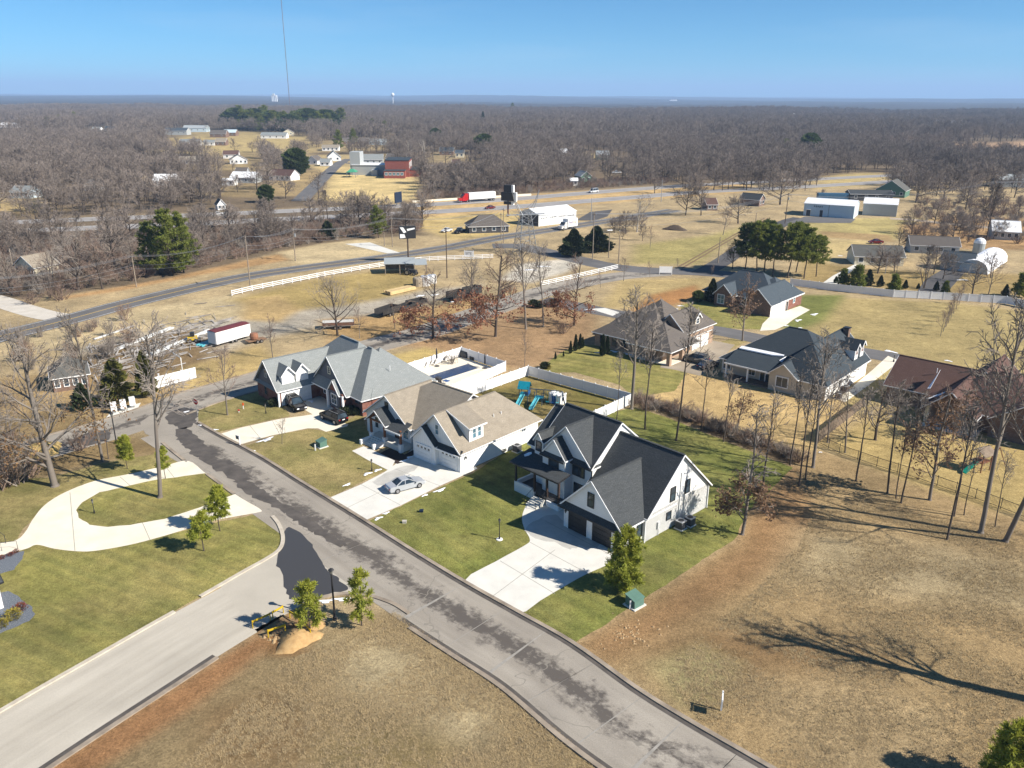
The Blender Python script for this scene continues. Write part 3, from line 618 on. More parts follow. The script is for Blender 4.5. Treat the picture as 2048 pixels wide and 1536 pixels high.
class House:
    def __init__(s, name, org, deg, label, cat='house', group=None, wall=SID, roof=SH_BLACK, trim=TRIMW):
        s.e = empty(name, (org[0], org[1], 0), R(deg), label, cat, group); s.wall = wall; s.roof = roof; s.trim = trim
        s.w = MB(); s.r = MB(); s.t = MB(); s.b = MB(); s.lt = s.t
    def walls(s, u0, u1, v0, v1, z1, z0=0):
        s.w.box((u0, v0, z0), (u1, v1, z1))
    def gtri(s, axis, at, lo, hi, ze, zr, th=.12, mid_=None):
        """gable wall triangle standing on the eave line"""
        m = (lo + hi) / 2 if mid_ is None else mid_
        if axis == 'u': s.w.slab([(at, lo, ze), (at, hi, ze), (at, m, zr)], (th, 0, 0))
        else: s.w.slab([(lo, at, ze), (hi, at, ze), (m, at, zr)], (0, th, 0))
    def block(s, u0, u1, v0, v1, ze, zr, axis='u', ends='gg', oh=.4, z0=0, walls=True, fascia=True, roh=None, mid_=None):
        """walls and a ridge roof; axis = ridge direction; ends g(able), h(ip) at the low and high end"""
        roh = oh if roh is None else roh
        if walls: s.walls(u0, u1, v0, v1, ze, z0)
        sw = axis == 'v'
        if sw: a0, a1, b0, b1 = v0, v1, u0, u1
        else: a0, a1, b0, b1 = u0, u1, v0, v1
        half = (b1 - b0) / 2; m = (b0 + b1) / 2 if mid_ is None else mid_
        h0, h1 = m - b0, b1 - m; s0, s1 = (zr - ze) / h0, (zr - ze) / h1
        B0, B1 = b0 - oh, b1 + oh; zl0, zl1 = ze - s0 * oh + .08, ze - s1 * oh + .08; zt = zr + .08
        A0 = a0 - (oh if ends[0] == 'h' else roh); A1 = a1 + (oh if ends[1] == 'h' else roh)
        r0 = a0 + min(half, (a1 - a0) / 2 - .01) if ends[0] == 'h' else A0; r1 = a1 - min(half, (a1 - a0) / 2 - .01) if ends[1] == 'h' else A1
        T = (lambda a, b, z: (b, a, z)) if sw else (lambda a, b, z: (a, b, z))
        c = [T(A0, B0, zl0), T(A1, B0, zl0), T(A1, B1, zl1), T(A0, B1, zl1)]; R0, R1 = T(r0, m, zt), T(r1, m, zt)
        th = .14
        s.r.extrude_down([c[0], c[1], R1, R0], th); s.r.extrude_down([c[2], c[3], R0, R1], th)
        if ends[0] == 'h': s.r.extrude_down([c[3], c[0], R0], th)
        elif walls: s.gtri('v' if sw else 'u', a0, b0, b1, ze - .02, zr - .03, .12, m)
        if ends[1] == 'h': s.r.extrude_down([c[1], c[2], R1], th)
        elif walls: s.gtri('v' if sw else 'u', a1 - .12, b0, b1, ze - .02, zr - .03, .12, m)
        s.r.bar(R0, R1, .3, .06)
        if fascia:
            def fb(p, q, out):
                o = Vector(out) * .04; s.t.bar(Vector(p) + o + Vector((0, 0, -.11)), Vector(q) + o + Vector((0, 0, -.09)), .06, .15)
            o0, o1 = T(0, -1, 0), T(0, 1, 0); e0, e1 = T(-1, 0, 0), T(1, 0, 0)
            fb(c[0], c[1], o0); fb(c[2], c[3], o1)
            if ends[0] == 'h': fb(c[3], c[0], e0)
            else: fb(c[0], R0, e0); fb(c[3], R0, e0)
            if ends[1] == 'h': fb(c[1], c[2], e1)
            else: fb(c[1], R1, e1); fb(c[2], R1, e1)
    def lean(s, pts, th=.12):
        s.r.extrude_down(pts, th); n = len(pts)
        s.lt.bar(Vector(pts[0]) + Vector((0, 0, -.1)), Vector(pts[1]) + Vector((0, 0, -.1)), .09, .16)
    def done(s, extra=True):
        o = s.w.obj('wall', s.wall, s.e)
        if s.r.f: s.roofo = s.r.obj('roof', s.roof, s.e)
        if s.t.f: s.t.obj('fascia', s.trim, s.roofo if s.r.f else s.e)
        return s
    def window(s, face, at, a, z, wd, ht, frame=TRIMW, pane=GLASS, nx=1, ny=2, name='window', rim=.11):
        """at = wall plane coordinate, a = position along the wall, z = centre height"""
        key = ('win', round(wd, 2), round(ht, 2), frame.name, pane.name, nx, ny)
        if key not in MESHES:
            mb = MB(); x, y = wd / 2, ht / 2
            mb.box((-x - rim, -.07, -y - rim), (-x, .03, y + rim)); mb.box((x, -.07, -y - rim), (x + rim, .03, y + rim))
            mb.box((-x, -.07, y), (x, .03, y + rim)); mb.box((-x, -.085, -y - rim), (x, .03, -y))
            for i in range(1, nx): mb.box((-x + wd * i / nx - .025, -.05, -y), (-x + wd * i / nx + .025, .02, y))
            for i in range(1, ny): mb.box((-x, -.048, -y + ht * i / ny - .025), (x, .02, -y + ht * i / ny + .025))
            pb = MB(); pb.box((-x + .004, -.03, -y + .004), (x - .004, -.005, y - .004))
            MESHES[key] = (mb.data('window', frame), pb.data('pane', pane))
        loc = (a, at, z) if face[1] == 'v' else (at, a, z)
        o = inst(name, MESHES[key][0], s.e, loc, (0, 0, FACE[face])); inst('pane', MESHES[key][1], o); return o
    def garage(s, face, at, a, wd=2.7, ht=2.3, mat=WHITE, lights=True, name='garage_door'):
        mb = MB(); x = wd / 2
        for i in range(4):
            z0 = ht * i / 4; mb.box((-x, -.03, z0 + .015), (x, .05, z0 + ht / 4 - .015))
            for k in range(4): mb.box((-x + wd * k / 4 + .08, -.05, z0 + .1), (-x + wd * (k + 1) / 4 - .08, -.02, z0 + ht / 4 - .1))
        loc = (a, at, 0.05) if face[1] == 'v' else (at, a, 0.05)
        o = mb.obj(name, mat, s.e, loc, (0, 0, FACE[face]))
        tb = MB(); tb.box((-x - .13, -.07, 0), (-x - .005, .06, ht + .13)); tb.box((x + .005, -.07, 0), (x + .13, .06, ht + .13)); tb.box((-x - .004, -.07, ht + .005), (x + .004, .06, ht + .13))
        tb.obj('door_frame', s.trim, o)
        if lights:
            for k in range(4):
                g = MB(); g.box((-x + wd * k / 4 + .16, -.06, ht * .8), (-x + wd * (k + 1) / 4 - .16, -.045, ht * .92)); g.obj('pane', GLASS, o)
        return o
    def door(s, face, at, a, wd=1.0, ht=2.1, mat=BLACK, z=0.05):
        mb = MB(); x = wd / 2; mb.box((-x, -.05, 0), (x, .03, ht))
        mb.box((-x + .12, -.07, .15), (x - .12, -.045, .9)); mb.box((-x + .12, -.07, 1.05), (x - .12, -.045, ht - .15))
        loc = (a, at, z) if face[1] == 'v' else (at, a, z)
        o = mb.obj('door', mat, s.e, loc, (0, 0, FACE[face]))
        tb = MB(); tb.box((-x - .1, -.06, 0), (-x - .003, .04, ht + .1)); tb.box((x + .003, -.06, 0), (x + .1, .04, ht + .1)); tb.box((-x, -.06, ht + .003), (x, .04, ht + .1)); tb.obj('door_frame', s.trim, o)
        return o
    def box(s, name, a, b, mat, parent=None):
        m = MB(); m.box(a, b); return m.obj(name, mat, parent or s.e)
    def post(s, u, v, z0, z1, mat, wd=.22, name='porch_post', base=None):
        m = MB(); m.box((u - wd / 2, v - wd / 2, z0), (u + wd / 2, v + wd / 2, z1)); o = m.obj(name, mat, s.e)
        if base:
            bm_ = MB(); bw = wd * 1.9; bm_.box((u - bw / 2, v - bw / 2, base[0]), (u + bw / 2, v + bw / 2, z0)); bm_.box((u - bw / 2 - .05, v - bw / 2 - .05, z0), (u + bw / 2 + .05, v + bw / 2 + .05, z0 + .08)); bm_.obj('pier', base[1], o)
        return o
    def pipe(s, u, v, z, mat=TRIMW, h=.5):
        m = MB(); m.tube([(u, v, z - .3), (u, v, z + h)], .06, 6, True); return m.obj('vent_pipe', mat, s.e)
MESHES = {}
# ---------------------------------------------------------------- A: white farmhouse with black roof
A = House('white_farmhouse', (5.94, 81.53), -46.5, 'two storey white farmhouse with black roof and twin black garage doors', wall=SID, roof=SH_BLACK); A.lt = MB()
A.block(0, 8.15, 0, 9.0, 3.15, 7.2, 'v', 'gg', .35)                        # garage wing
A.block(-0.25, 8.5, 3.95, 15.7, 3.2, 8.65, 'u', 'gg', .3)                   # main body under the long ridge
A.walls(-.25, 8.5, 3.95, 15.7, 3.2)
A.block(-9.0, -0.35, 5.0, 14.8, 5.65, 9.75, 'u', 'gg', .3, roh=.14)                  # tall two storey part
A.block(-10.5, -8.8, 5.05, 14.6, 5.5, 9.2, 'u', 'gg', .3)
A.block(-8.3, -0.45, 4.96, 10.2, 5.65, 9.5, 'v', 'gg', .3, walls=False)      # cross gable
A.gtri('v', 4.94, -8.2, -.55, 5.67, 9.4)
A.block(-7.0, -3.35, 3.6, 8.5, 5.85, 7.95, 'v', 'gg', .12)                   # front bay
A.block(-9.25, -7.85, 4.5, 7.6, 6.55, 7.5, 'v', 'gg', .15)                    # narrow dormer by the bay
A.lean([(-.5, -.55, 2.72), (8.45, -.55, 2.72), (8.3, .05, 3.3), (-.2, .05, 3.3)])           # strip roof over the garage doors
A.lean([(-7.15, 3.2, 5.68), (-3.25, 3.2, 5.68), (-3.4, 3.57, 6.05), (-7.0, 3.57, 6.05)])
A.lean([(-3.3, 4.45, 5.45), (-.1, 4.45, 5.45), (-.1, 4.92, 5.9), (-3.3, 4.92, 5.9)])
A.r.extrude_down([(-10.6, 1.55, 3.98), (-2.5, 1.55, 3.98), (-2.5, 3.56, 4.4), (-10.6, 3.56, 4.4)], .14)   # porch roof
A.r.extrude_down([(-10.6, 3.565, 4.401), (-7.05, 3.565, 4.401), (-7.05, 4.98, 4.7), (-10.6, 4.98, 4.7)], .14)
A.lt.bar((-10.6, 1.5, 3.88), (-2.5, 1.5, 3.88), .08, .18); A.lt.bar((-2.46, 1.55, 3.87), (-2.46, 3.56, 4.29), .08, .18)
A.w.box((-10.2, 1.95, 0), (-6.75, 2.2, 1.35)); A.w.box((-10.2, 2.2, 0), (-9.95, 5.0, 1.35)); A.w.box((-4.75, 1.95, 0), (-2.7, 2.2, .7)); A.w.box((-2.9, 2.2, 0), (-2.7, 5, 1.1))
A.done(); A.lt.obj('gutter', BLACK, A.roofo)
A.box('porch_floor', (-9.94, 2.21, .7), (-2.91, 4.93, .8), DARKGREY)
for u in (-10.0, -6.75, -4.7, -2.8): A.post(u, 2.05, 1.1 if u > -9 else 1.36, 3.85, M('dark_post', (.05, .03, .022), None, 3, .7) if u > -9 else BLACK, .22)
for k in range(5): A.box('step', (-6.6, 1.9 - .3 * (k + 1), 0), (-4.9, 1.93 - .3 * k, .68 - .135 * k), CONC)
rl = MB()
for u in (-6.7, -4.8):
    rl.tube([(u, 1.9, 1.75), (u, .3, .95)], .03, 5); rl.tube([(u, .3, 0), (u, .3, .95)], .03, 5); rl.tube([(u, 1.9, .8), (u, 1.9, 1.75)], .03, 5)
    for k in range(1, 6): rl.tube([(u, 1.9 - .27 * k, .7 - .12 * k), (u, 1.9 - .27 * k, 1.72 - .135 * k)], .015, 4)
rl.obj('handrail', BLACK, A.e)
rl = MB()
for a, b in (((-4.6, 2.05), (-2.9, 2.05)),):
    rl.bar((*a, 1.9), (*b, 1.9), .05); rl.bar((*a, 1.2), (*b, 1.2), .05)
    for k in range(10): u = a[0] + (b[0] - a[0]) * k / 9; rl.bar((u, 2.05, 1.2), (u, 2.05, 1.9), .025)
rl.obj('porch_railing', BLACK, A.e)
A.garage('-v', -.04, 2.12, 2.75, 2.35, BLACK, False); A.garage('-v', -.04, 5.65, 2.75, 2.35, BLACK, False)
A.window('-v', -.03, 3.9, 4.75, .72, 1.5, BLACK, GLASS, 1, 2)
for a, z, w_, h_ in ((11.25, 4.3, .8, 1.55), (8.5, 4.25, .8, 1.6), (8.0, 1.75, .72, .85), (3.2, 1.65, .8, 1.7)): A.window('+u', 8.53 if a > 4 else 8.18, a, z, w_, h_, BLACK, GLASS, 1, 2, rim=.08)
A.window('-v', 3.57, -5.15, 5.12, 1.4, 1.25, BLACK, GLASS, 1, 1); A.window('-v', 4.96, -2.4, 4.55, 1.65, 1.5, BLACK, GLASS, 2, 1)
A.window('-v', 4.47, -8.55, 5.75, .75, 1.1, BLACK, GLASS, 1, 2); A.window('-v', 4.96, -8.9, 2.1, 1.2, 1.6, BLACK, GLASS, 1, 2); A.window('-v', 4.96, -2.2, 1.9, 1.5, 1.5, BLACK, GLASS, 2, 1)
A.door('-v', 4.96, -5.6, 1.1, 2.3, TIMBER, .8); A.window('-v', 4.96, -4.2, 2.1, .8, 1.6, BLACK, GLASS, 1, 2)
def sconce(h, face, at, a, z):
    m = MB(); m.box((-.1, -.26, -.02), (.1, 0, .05)); m.lathe([(.05, -.32), (.1, -.1), (.13, -.06), (.03, .06)], (0, -.18, 0), 8)
    loc = (a, at, z) if face[1] == 'v' else (at, a, z); return m.obj('wall_lamp', BLACK, h.e, loc, (0, 0, FACE[face]))
for u in (.42, 7.7): sconce(A, '-v', -.03, u, 2.2)
def downspout(h, u, v, z0, z1, mat=TRIMW):
    m = MB(); m.box((u - .05, v - .05, z0), (u + .05, v + .05, z1)); return m.obj('downspout', mat, h.e)
downspout(A, -.3, 4.9, 3.2, 5.4, BLACK); downspout(A, 8.58, 3.7, 0, 3.0); downspout(A, 8.6, 15.6, 0, 3.0); downspout(A, 8.58, 9.9, .1, 6.5)
m = MB(); m.box((8.5, 5.9, .9), (8.68, 6.3, 1.7)); m.tube([(8.6, 6.1, 0), (8.6, 6.1, .9)], .04, 5); m.obj('meter_box', M('meter_grey', (.55, .56, .57), None, 3, .5), A.e)
for u, v in ((-8.4, 12), (-6.1, 12.5)): pass
sn = MB(); sn.slab([(-10.0, 3.4, 4.40), (-9.7, 3.2, 4.36), (-9.4, 3.6, 4.44), (-9.35, 4.1, 4.55), (-9.6, 4.3, 4.60), (-9.9, 4.0, 4.52)], (0, 0, .07)); sn.obj('roof_snow', SNOW, A.e)
# ---------------------------------------------------------------- B: white house with tan shingles
B = House('white_cottage', (-6.62, 95.07), -41.5, 'white house with tan shingle roof, two white garage doors and timber porch posts', wall=BATTEN, roof=SH_BROWN)
B.block(-8.6, 0, .05, 15.6, 3.15, 7.05, 'v', 'gh', .45)
br_ = B.r; B.r = MB(); B.block(-8.25, -4.0, -.62, 3, 3.0, 4.95, 'v', 'gg', .3); B.block(-17.3, -13.5, -1.0, 4, 3.35, 4.95, 'v', 'gg', .3, walls=False); bk_ = B.r; B.r = br_
B.block(-20.2, -6, 1.4, 14.9, 3.2, 7.2, 'u', 'hg', .45)
B.block(-19.9, -10.6, .9, 9, 3.2, 6.7, 'v', 'gg', .4)
# shed dormer on the garage slope
B.w.slab([(-.35, 2.05, 3.4), (-.35, 4.75, 3.4), (-.35, 4.75, 5.6), (-.35, 2.05, 5.6)], (-.15, 0, 0))
B.w.slab([(-.36, 2.05, 3.4), (-.36, 2.05, 5.6), (-3.6, 2.05, 6.3)], (0, .15, 0)); B.w.slab([(-.36, 4.6, 3.4), (-.36, 4.6, 5.6), (-3.6, 4.6, 6.3)], (0, .15, 0))
B.r.extrude_down([(-.0, 1.75, 5.62), (-.0, 5.05, 5.62), (-4.2, 5.05, 7.2), (-4.2, 1.75, 7.2)], .13); B.t.bar((.05, 1.75, 5.5), (.05, 5.05, 5.5), .09, .2); B.t.bar((.02, 1.72, 5.5), (-4.2, 1.72, 7.08), .07, .18)
B.done()
inst('gable_roof', bk_.data('gable_roof', SH_BLACK), B.e)['label'] = 'small black gable roofs over porch and projecting garage'
sr = MB()
sr.extrude_down([(-4.0, -.65, 2.65), (.5, -.65, 2.65), (.5, .08, 3.2), (-4.0, .08, 3.2)], .12)
sr.obj('strip_roof', SH_BLACK, B.e, label='black strip roof over the garage door'); sr = MB()
sr.extrude_down([(-13.2, -1.3, 2.9), (-10.1, -1.3, 2.9), (-10.1, .92, 3.75), (-13.2, .92, 3.75)], .12)
sr.obj('strip_roof', SH_BLACK, B.e, label='black strip roof over the porch')
tb = MB(); tb.bar((-4.0, -.7, 2.56), (.5, -.7, 2.56), .08, .18); tb.obj('fascia', TRIMW, B.e); tb = MB(); tb.bar((-13.2, -1.35, 2.8), (-10.1, -1.35, 2.8), .08, .2); tb.obj('fascia', TRIMW, B.e)
for u, v in ((-16.9, -.75), (-14.0, -.75), (-10.5, -.9)): B.post(u, v, 1.15, 3.2, TIMBER, .26, base=(0, WHITE))
tm = MB(); tm.bar((-16.9, -.9, 3.35), (-15.4, -.9, 4.7), .18); tm.bar((-13.9, -.9, 3.35), (-15.4, -.9, 4.7), .18); tm.bar((-16.9, -.9, 3.3), (-13.9, -.9, 3.3), .2); tm.obj('gable_truss', TIMBER, B.e)
B.box('porch_floor', (-17.2, -.9, 0), (-10.3, .88, .78), CONC)
for k in range(5): B.box('step', (-16.6, -.92 - .32 * (k + 1), 0), (-14.3, -.9 - .32 * k, .65 - .13 * k), CONC)
B.box('stair_wall', (-14.25, -2.9, 0), (-13.9, -.92, .7), WHITE); B.box('stair_wall', (-17.0, -2.9, 0), (-16.65, -.92, .7), WHITE)
B.garage('-v', -.66, -6.15, 2.75, 2.2); B.garage('-v', .01, -2.1, 2.75, 2.2)
B.window('-v', .02, -4.2, 4.9, .55, 1.3, TRIMW, GLASSB, 1, 2); B.window('-v', .86, -15.3, 5.0, .5, 1.1, BLACK, GLASS, 1, 2)
B.window('-v', .86, -17.6, 2.0, .7, 1.6, TRIMW, GLASS, 1, 2); B.window('-v', .86, -11.4, 2.1, 1.0, 1.7, TRIMW, GLASSB, 1, 2); B.door('-v', .86, -13.2, 1.1, 2.2, M('brown_door', (.10, .055, .04), None, 2, .5), .78)
for v in (2.95, 3.9): B.window('+u', -.32, v, 4.6, .55, 1.35, TRIMW, GLASSB, 1, 2)
B.window('+u', .03, 12.4, 2.5, .8, 1.0, TRIMW, GLASS, 2, 2)
for v, z in ((8.3, 4.8), (9.8, 4.75)): B.pipe(-1.8, v, z)
sconce(B, '+u', .03, .9, 2.0)
# ---------------------------------------------------------------- C: red brick house with grey roof
C = House('brick_house', (-35.94, 117.65), -48, 'red brick house with grey roof, two white dormers and one wide garage door', wall=BR_RED, roof=SH_GREY)
C.block(-8.0, -.75, .2, 11, 2.95, 6.75, 'v', 'gg', .4)
C.block(-9.5, 8, 7.4, 19.6, 2.95, 8.5, 'u', 'hh', .4)
C.block(-2, 11.3, 7.8, 20.0, 2.95, 8.15, 'u', 'hh', .4)
C.block(-1.2, 11.4, 9.5, 21.2, 2.95, 7.95, 'v', 'hh', .4)
C.block(-1.6, 8.3, 7.0, 13.5, 2.95, 7.9, 'v', 'gg', .35, walls=False)
C.walls(4.4, 8.1, 6.3, 9, 2.95)
C.block(4.4, 7.4, 6.25, 8.6, 3.0, 4.75, 'v', 'gg', .3)
C.lean([(-.55, 5.9, 2.9), (4.3, 5.9, 2.9), (4.0, 7.15, 4.25), (-.55, 7.15, 4.25)])
C.walls(-1, 4.4, 8.6, 9, 3)
C.done()
gb = MB(); gb.slab([(-1.5, 7.0, 4.0), (8.1, 7.0, 3.1), (3.35, 7.0, 7.8)], (0, .14, 0)); gb.obj('gable_wall', BLUES, C.e, label='dark blue shingled gable')
gb = MB(); gb.box((4.35, 6.18, .3), (7.4, 6.24, 2.95)); gb.obj('bay_cladding', BLUES, C.e)
gb = MB(); gb.slab([(-7.9, .15, 2.9), (-.85, .15, 2.9), (-4.37, .15, 6.6)], (0, .04, 0)); gb.obj('gable_wall', BLUES, C.e)
C.r2 = MB(); C.r2.extrude_down([(-8.4, -.2, 2.62), (-.4, -.2, 2.62), (-.8, .14, 3.0), (-8.0, .14, 3.0)], .1); C.r2.obj('strip_roof', SH_GREY, C.e)
C.box('corner_post', (-.8, .02, 0), (-.5, .3, 2.7), TRIMW); C.box('corner_post', (7.9, 6.2, 0), (8.25, 6.5, 2.7), TRIMW); C.post(4.1, 6.05, 0, 2.85, TRIMW, .3)
C.garage('+u', -.71, 3.2, 4.9, 2.1, WHITE, False)
def dormer(H, u_face, v, ze, zr, wd, depth, wall, pane=GLASS, frame=TRIMW):
    """gabled dormer facing +u on a slope that rises towards -u"""
    e = empty('dormer', (u_face, v, 0)); e.parent = H.e; w2 = wd / 2
    m = MB(); m.box((-depth, -w2, ze - 2.0), (0, w2, ze)); m.slab([(0, -w2, ze), (0, w2, ze), (0, 0, zr)], (-.12, 0, 0)); m.obj('wall', wall, e)
    r = MB(); s_ = (zr - ze) / w2; o = .22
    for sg in (-1, 1): r.extrude_down([(.3, sg * (w2 + o), ze - s_ * o + .06), (.3, 0, zr + .06), (-depth - .8, 0, zr + .06), (-depth - .8, sg * (w2 + o), ze - s_ * o + .06)], .1)
    r.obj('roof', H.roof, e)
    t = MB()
    for sg in (-1, 1): t.bar((.33, sg * (w2 + o), ze - s_ * o - .04), (.33, 0, zr - .04), .06, .2)
    t.obj('fascia', TRIMW, e)
    wb = MB(); hw = wd * .24; hh = (ze - (ze - 1.25)) * .42
    for a, b in (((-hw - .09), -hw), (hw, hw + .09)): wb.box((0.002, a, ze - 1.25), (.07, b, ze - .1))
    wb.box((.002, -hw, ze - .19), (.07, hw, ze - .1)); wb.box((.002, -hw, ze - 1.25), (.07, hw, ze - 1.16)); wb.box((.01, -hw, ze - .7), (.05, hw, ze - .66)); wb.obj('window_frame', frame, e)
    g = MB(); g.box((.005, -hw, ze - 1.16), (.03, hw, ze - .19)); g.obj('pane', pane, e)
    return e
dormer(C, -1.05, 2.2, 4.95, 6.15, 2.1, 2.4, SID, TRIMW); dormer(C, -1.05, 4.6, 4.95, 6.15, 2.1, 2.4, SID, TRIMW)
C.window('-v', 6.98, 3.4, 5.6, .6, 1.0, CREAM, GLASS, 1, 3); C.window('-v', 6.17, 5.85, 1.7, 1.5, 1.5, TRIMW, GLASS, 2, 2); C.window('-v', .17, -5, 1.7, .8, 1.4, BR_BRN, GLASS); C.window('-v', .13, -4.4, 4.6, .6, 1.1, GREYS, GLASS)
C.window('-v', 7.78, 10.0, 2.2, 1.0, .6, BLACK, GLASS, 1, 1); C.window('-v', 7.37, 1.2, 1.8, 1.2, 1.5, TRIMW, GLASS, 2, 2); C.door('-v', 8.57, 2.8, 1.1, 2.1, WHITE)
C.pipe(9.0, 14.5, 5.6)
# ---------------------------------------------------------------- D: mixed brick house
D = House('brick_house', (15.95, 150.54), -42, 'mixed brick house with taupe hip roof behind a bare tree', wall=BR_TAN, roof=SH_TAUPE)
D.block(-1.2, 14.3, 1.6, 18.2, 3.0, 8.3, 'u', 'hh', .45)
D.block(1.5, 13.5, 4.2, 17.6, 3.2, 9.0, 'u', 'hh', .4)
D.block(8.3, 14.7, 8.2, 19.2, 4.3, 7.3, 'v', 'gh', .4)
D.block(7.8, 16.8, -.1, 9.5, 3.0, 6.2, 'u', 'hh', .4, walls=False)
D.block(-2.6, 1.5, 9, 15, 2.8, 5.2, 'u', 'hh', .4)
D.walls(8, 14.5, 4.5, 9, 3)
D.done()
dormer(D, 14.2, 13.6, 6.1, 7.0, 1.9, 3, BEIGE); sn = None
for u, v in ((16.4, .3), (16.4, 4.6), (11.9, .3)): D.post(u, v, 0, 2.9, BR_TAN, .7, 'porch_pier')
D.box('porch_slab', (8.2, .1, 0), (16.7, 4.4, .16), CONCW)
D.garage('+u', 14.73, 15.9, 2.6, 2.2, WHITE, False); D.garage('+u', 14.73, 12.6, 2.6, 2.2, WHITE, False)
for u in (.6, 3.4, 5.6): D.window('-v', 1.57, u, 1.6, .9, 1.5, BR_BRN, GLASS)
D.window('-v', 4.47, 10.5, 1.6, 1.3, 1.8, TRIMW, GLASS, 2, 2)
# ---------------------------------------------------------------- E: brick house with slate roof
E_ = House('brick_house', (57.94, 175.68), -42, 'dark slate roofed brick house near the white privacy fence and tall pines', wall=BR_BRN, roof=SH_SLATE)
E_.block(-18.6, -1, 2.4, 14.5, 2.95, 7.4, 'u', 'hh', .45)
E_.block(-6.4, 0, -1.5, 14.8, 2.95, 5.9, 'v', 'gh', .4)
E_.block(-9, 0, 3.2, 15.0, 2.95, 6.7, 'u', 'hh', .4)
E_.block(-14.7, -10.2, .2, 8, 3.0, 5.2, 'v', 'gg', .35)
E_.done()
E_.box('brick_wall', (.0, 6.2, 0), (.05, 14.7, 2.9), BR_RED); E_.garage('+u', .09, 1.9, 4.9, 2.2, WHITE, False); E_.door('+u', .09, 6.9, .9, 2.05, BLACK); E_.window('+u', .09, 10.5, 1.9, .9, 1.4, TRIMW, GLASSB)
E_.box('garage_panel', (.0, -1.4, 0), (.05, 6.1, 2.9), WHITE)
E_.window('-v', .17, -13.0, 1.7, 1.6, 2.0, TRIMW, GLASSB, 2, 2); E_.window('-v', 2.37, -16.7, 1.6, 1, 1.5, TRIMW, GLASS); E_.window('-v', 2.37, -8.4, 1.6, 1.2, 1.6, TRIMW, GLASS); E_.pipe(-1.5, 12.5, 4.6)
# ---------------------------------------------------------------- F: beige house with charcoal roof
F_ = House('beige_house', (49.88, 121.77), -42, 'beige sided house with charcoal roof and snow lying above its back porch', wall=BEIGE, roof=SH_DARK)
F_.block(-19.3, 0, 2.2, 18.2, 3.0, 8.2, 'u', 'hh', .45)
F_.block(-9.3, -4.6, -.4, 9, 3.0, 4.9, 'v', 'gg', .35)
F_.walls(-4.6, 0, .2, 4, 3.0)
F_.block(-9.5, 0, .2, 18.4, 3.0, 7.6, 'v', 'hg', .4, walls=False)
F_.r.extrude_down([(-17.6, -.35, 2.85), (-9.2, -.35, 2.85), (-9.2, 4.4, 4.4), (-17.6, 4.4, 4.4)], .14); F_.t.bar((-17.6, -.4, 2.76), (-9.2, -.4, 2.76), .08, .22)
F_.done()
F_.box('side_wall', (.0, .3, 0), (.06, 18.1, 2.95), SID)
F_.box('porch_deck', (-17.4, -.3, 0), (-9.4, 2.15, .25), BR_BRN)
for u in (-17.3, -13.3): F_.post(u, 0, .25, 2.7, TRIMW, .26)
F_.window('-v', -.43, -7.0, 1.75, 1.9, 1.6, TRIMW, GLASS, 2, 1, rim=.16); F_.window('-v', .17, -1.6, 1.6, 1.0, 1.4, TRIMW, GLASS); F_.window('-v', 2.17, -18.3, 1.75, 1.3, 1.6, TRIMW, GLASS, 2, 1, rim=.14)
for u in (-11.6, -10.6): F_.door('-v', 2.17, u, .8, 2.05, GLASS, .25)
F_.window('-v', 2.17, -13.6, 1.6, 1.2, 1.5, TRIMW, GLASS, 2, 1)
dormer(F_, -.4, 13.4, 5.9, 6.7, 1.5, 3.4, SID, M('rust_shutter', (.2, .1, .08), None, 2, .6)); dormer(F_, -.4, 16.0, 5.9, 6.7, 1.5, 3.4, SID, M('rust_shutter', (.2, .1, .08), None, 2, .6))
F_.box('chimney', (-4.3, 16.8, 5), (-3.4, 17.7, 8.0), BR_BRN); F_.box('chimney_cap', (-4.4, 16.7, 8.0), (-3.3, 17.8, 8.15), BLACK)
sn = MB(); sn.slab([(-17.2, 4.0, 4.34), (-11.0, 4.1, 4.36), (-9.3, 4.5, 4.5), (-9.3, 5.0, 4.62), (-12.0, 4.8, 4.6), (-17.1, 4.75, 4.58)], (0, 0, .2)); sn.slab([(-9.4, 3.2, 4.02), (-8.9, 3.4, 3.6), (-7.2, 8.0, 5.6), (-7.6, 8.1, 5.7)], (0, 0, .16)); sn.obj('roof_snow', SNOW, F_.e)
for v in (6.0, 9.0): F_.window('+u', .09, v, 1.6, .7, 1.3, TRIMW, GLASS)
m = MB(); m.box((-.1, -.1, 0), (.1, .1, .1))
# ---------------------------------------------------------------- G: brown house with red-brown roof
G_ = House('brown_brick_house', (61.95, 124.67), -42, 'brown brick house with wide red brown roof behind bare trunks', wall=BR_BRN, roof=SH_RED)
G_.block(0, 12, -2.8, 8.4, 2.95, 6.25, 'u', 'gg', .5)
G_.block(6.8, 24, -6.6, 9.0, 2.95, 7.2, 'u', 'hh', .5)
G_.block(7.6, 14.2, -9.4, 3, 3.0, 5.9, 'v', 'gg', .5, walls=False)
G_.block(9, 16, 2, 13, 3.2, 6.6, 'v', 'gg', .4)
G_.block(16, 26, -8, 6, 3.0, 6.4, 'v', 'gh', .4)
G_.walls(8, 14, -6.4, -2, 3)
G_.done()
for u in (7.9, 13.9): G_.post(u, -9.1, 0, 2.95, CREAM, .45)
G_.box('patio', (7.5, -10.2, 0), (14.8, -6.7, .12), CONC)
gm = MB(); gm.slab([(7.7, -9.2, 3.0), (14.1, -9.2, 3.0), (10.9, -9.2, 5.7)], (0, .1, 0)); gm.obj('gable_wall', BR_BRN, G_.e)
for u in (3.0,): G_.window('-v', -2.83, u, 1.7, 1.6, 1.3, BLACK, GLASS, 2, 1)
for u in (9.5, 12.2): G_.window('-v', -6.63, u, 1.7, 1.3, 1.7, TRIMW, GLASS, 2, 2)
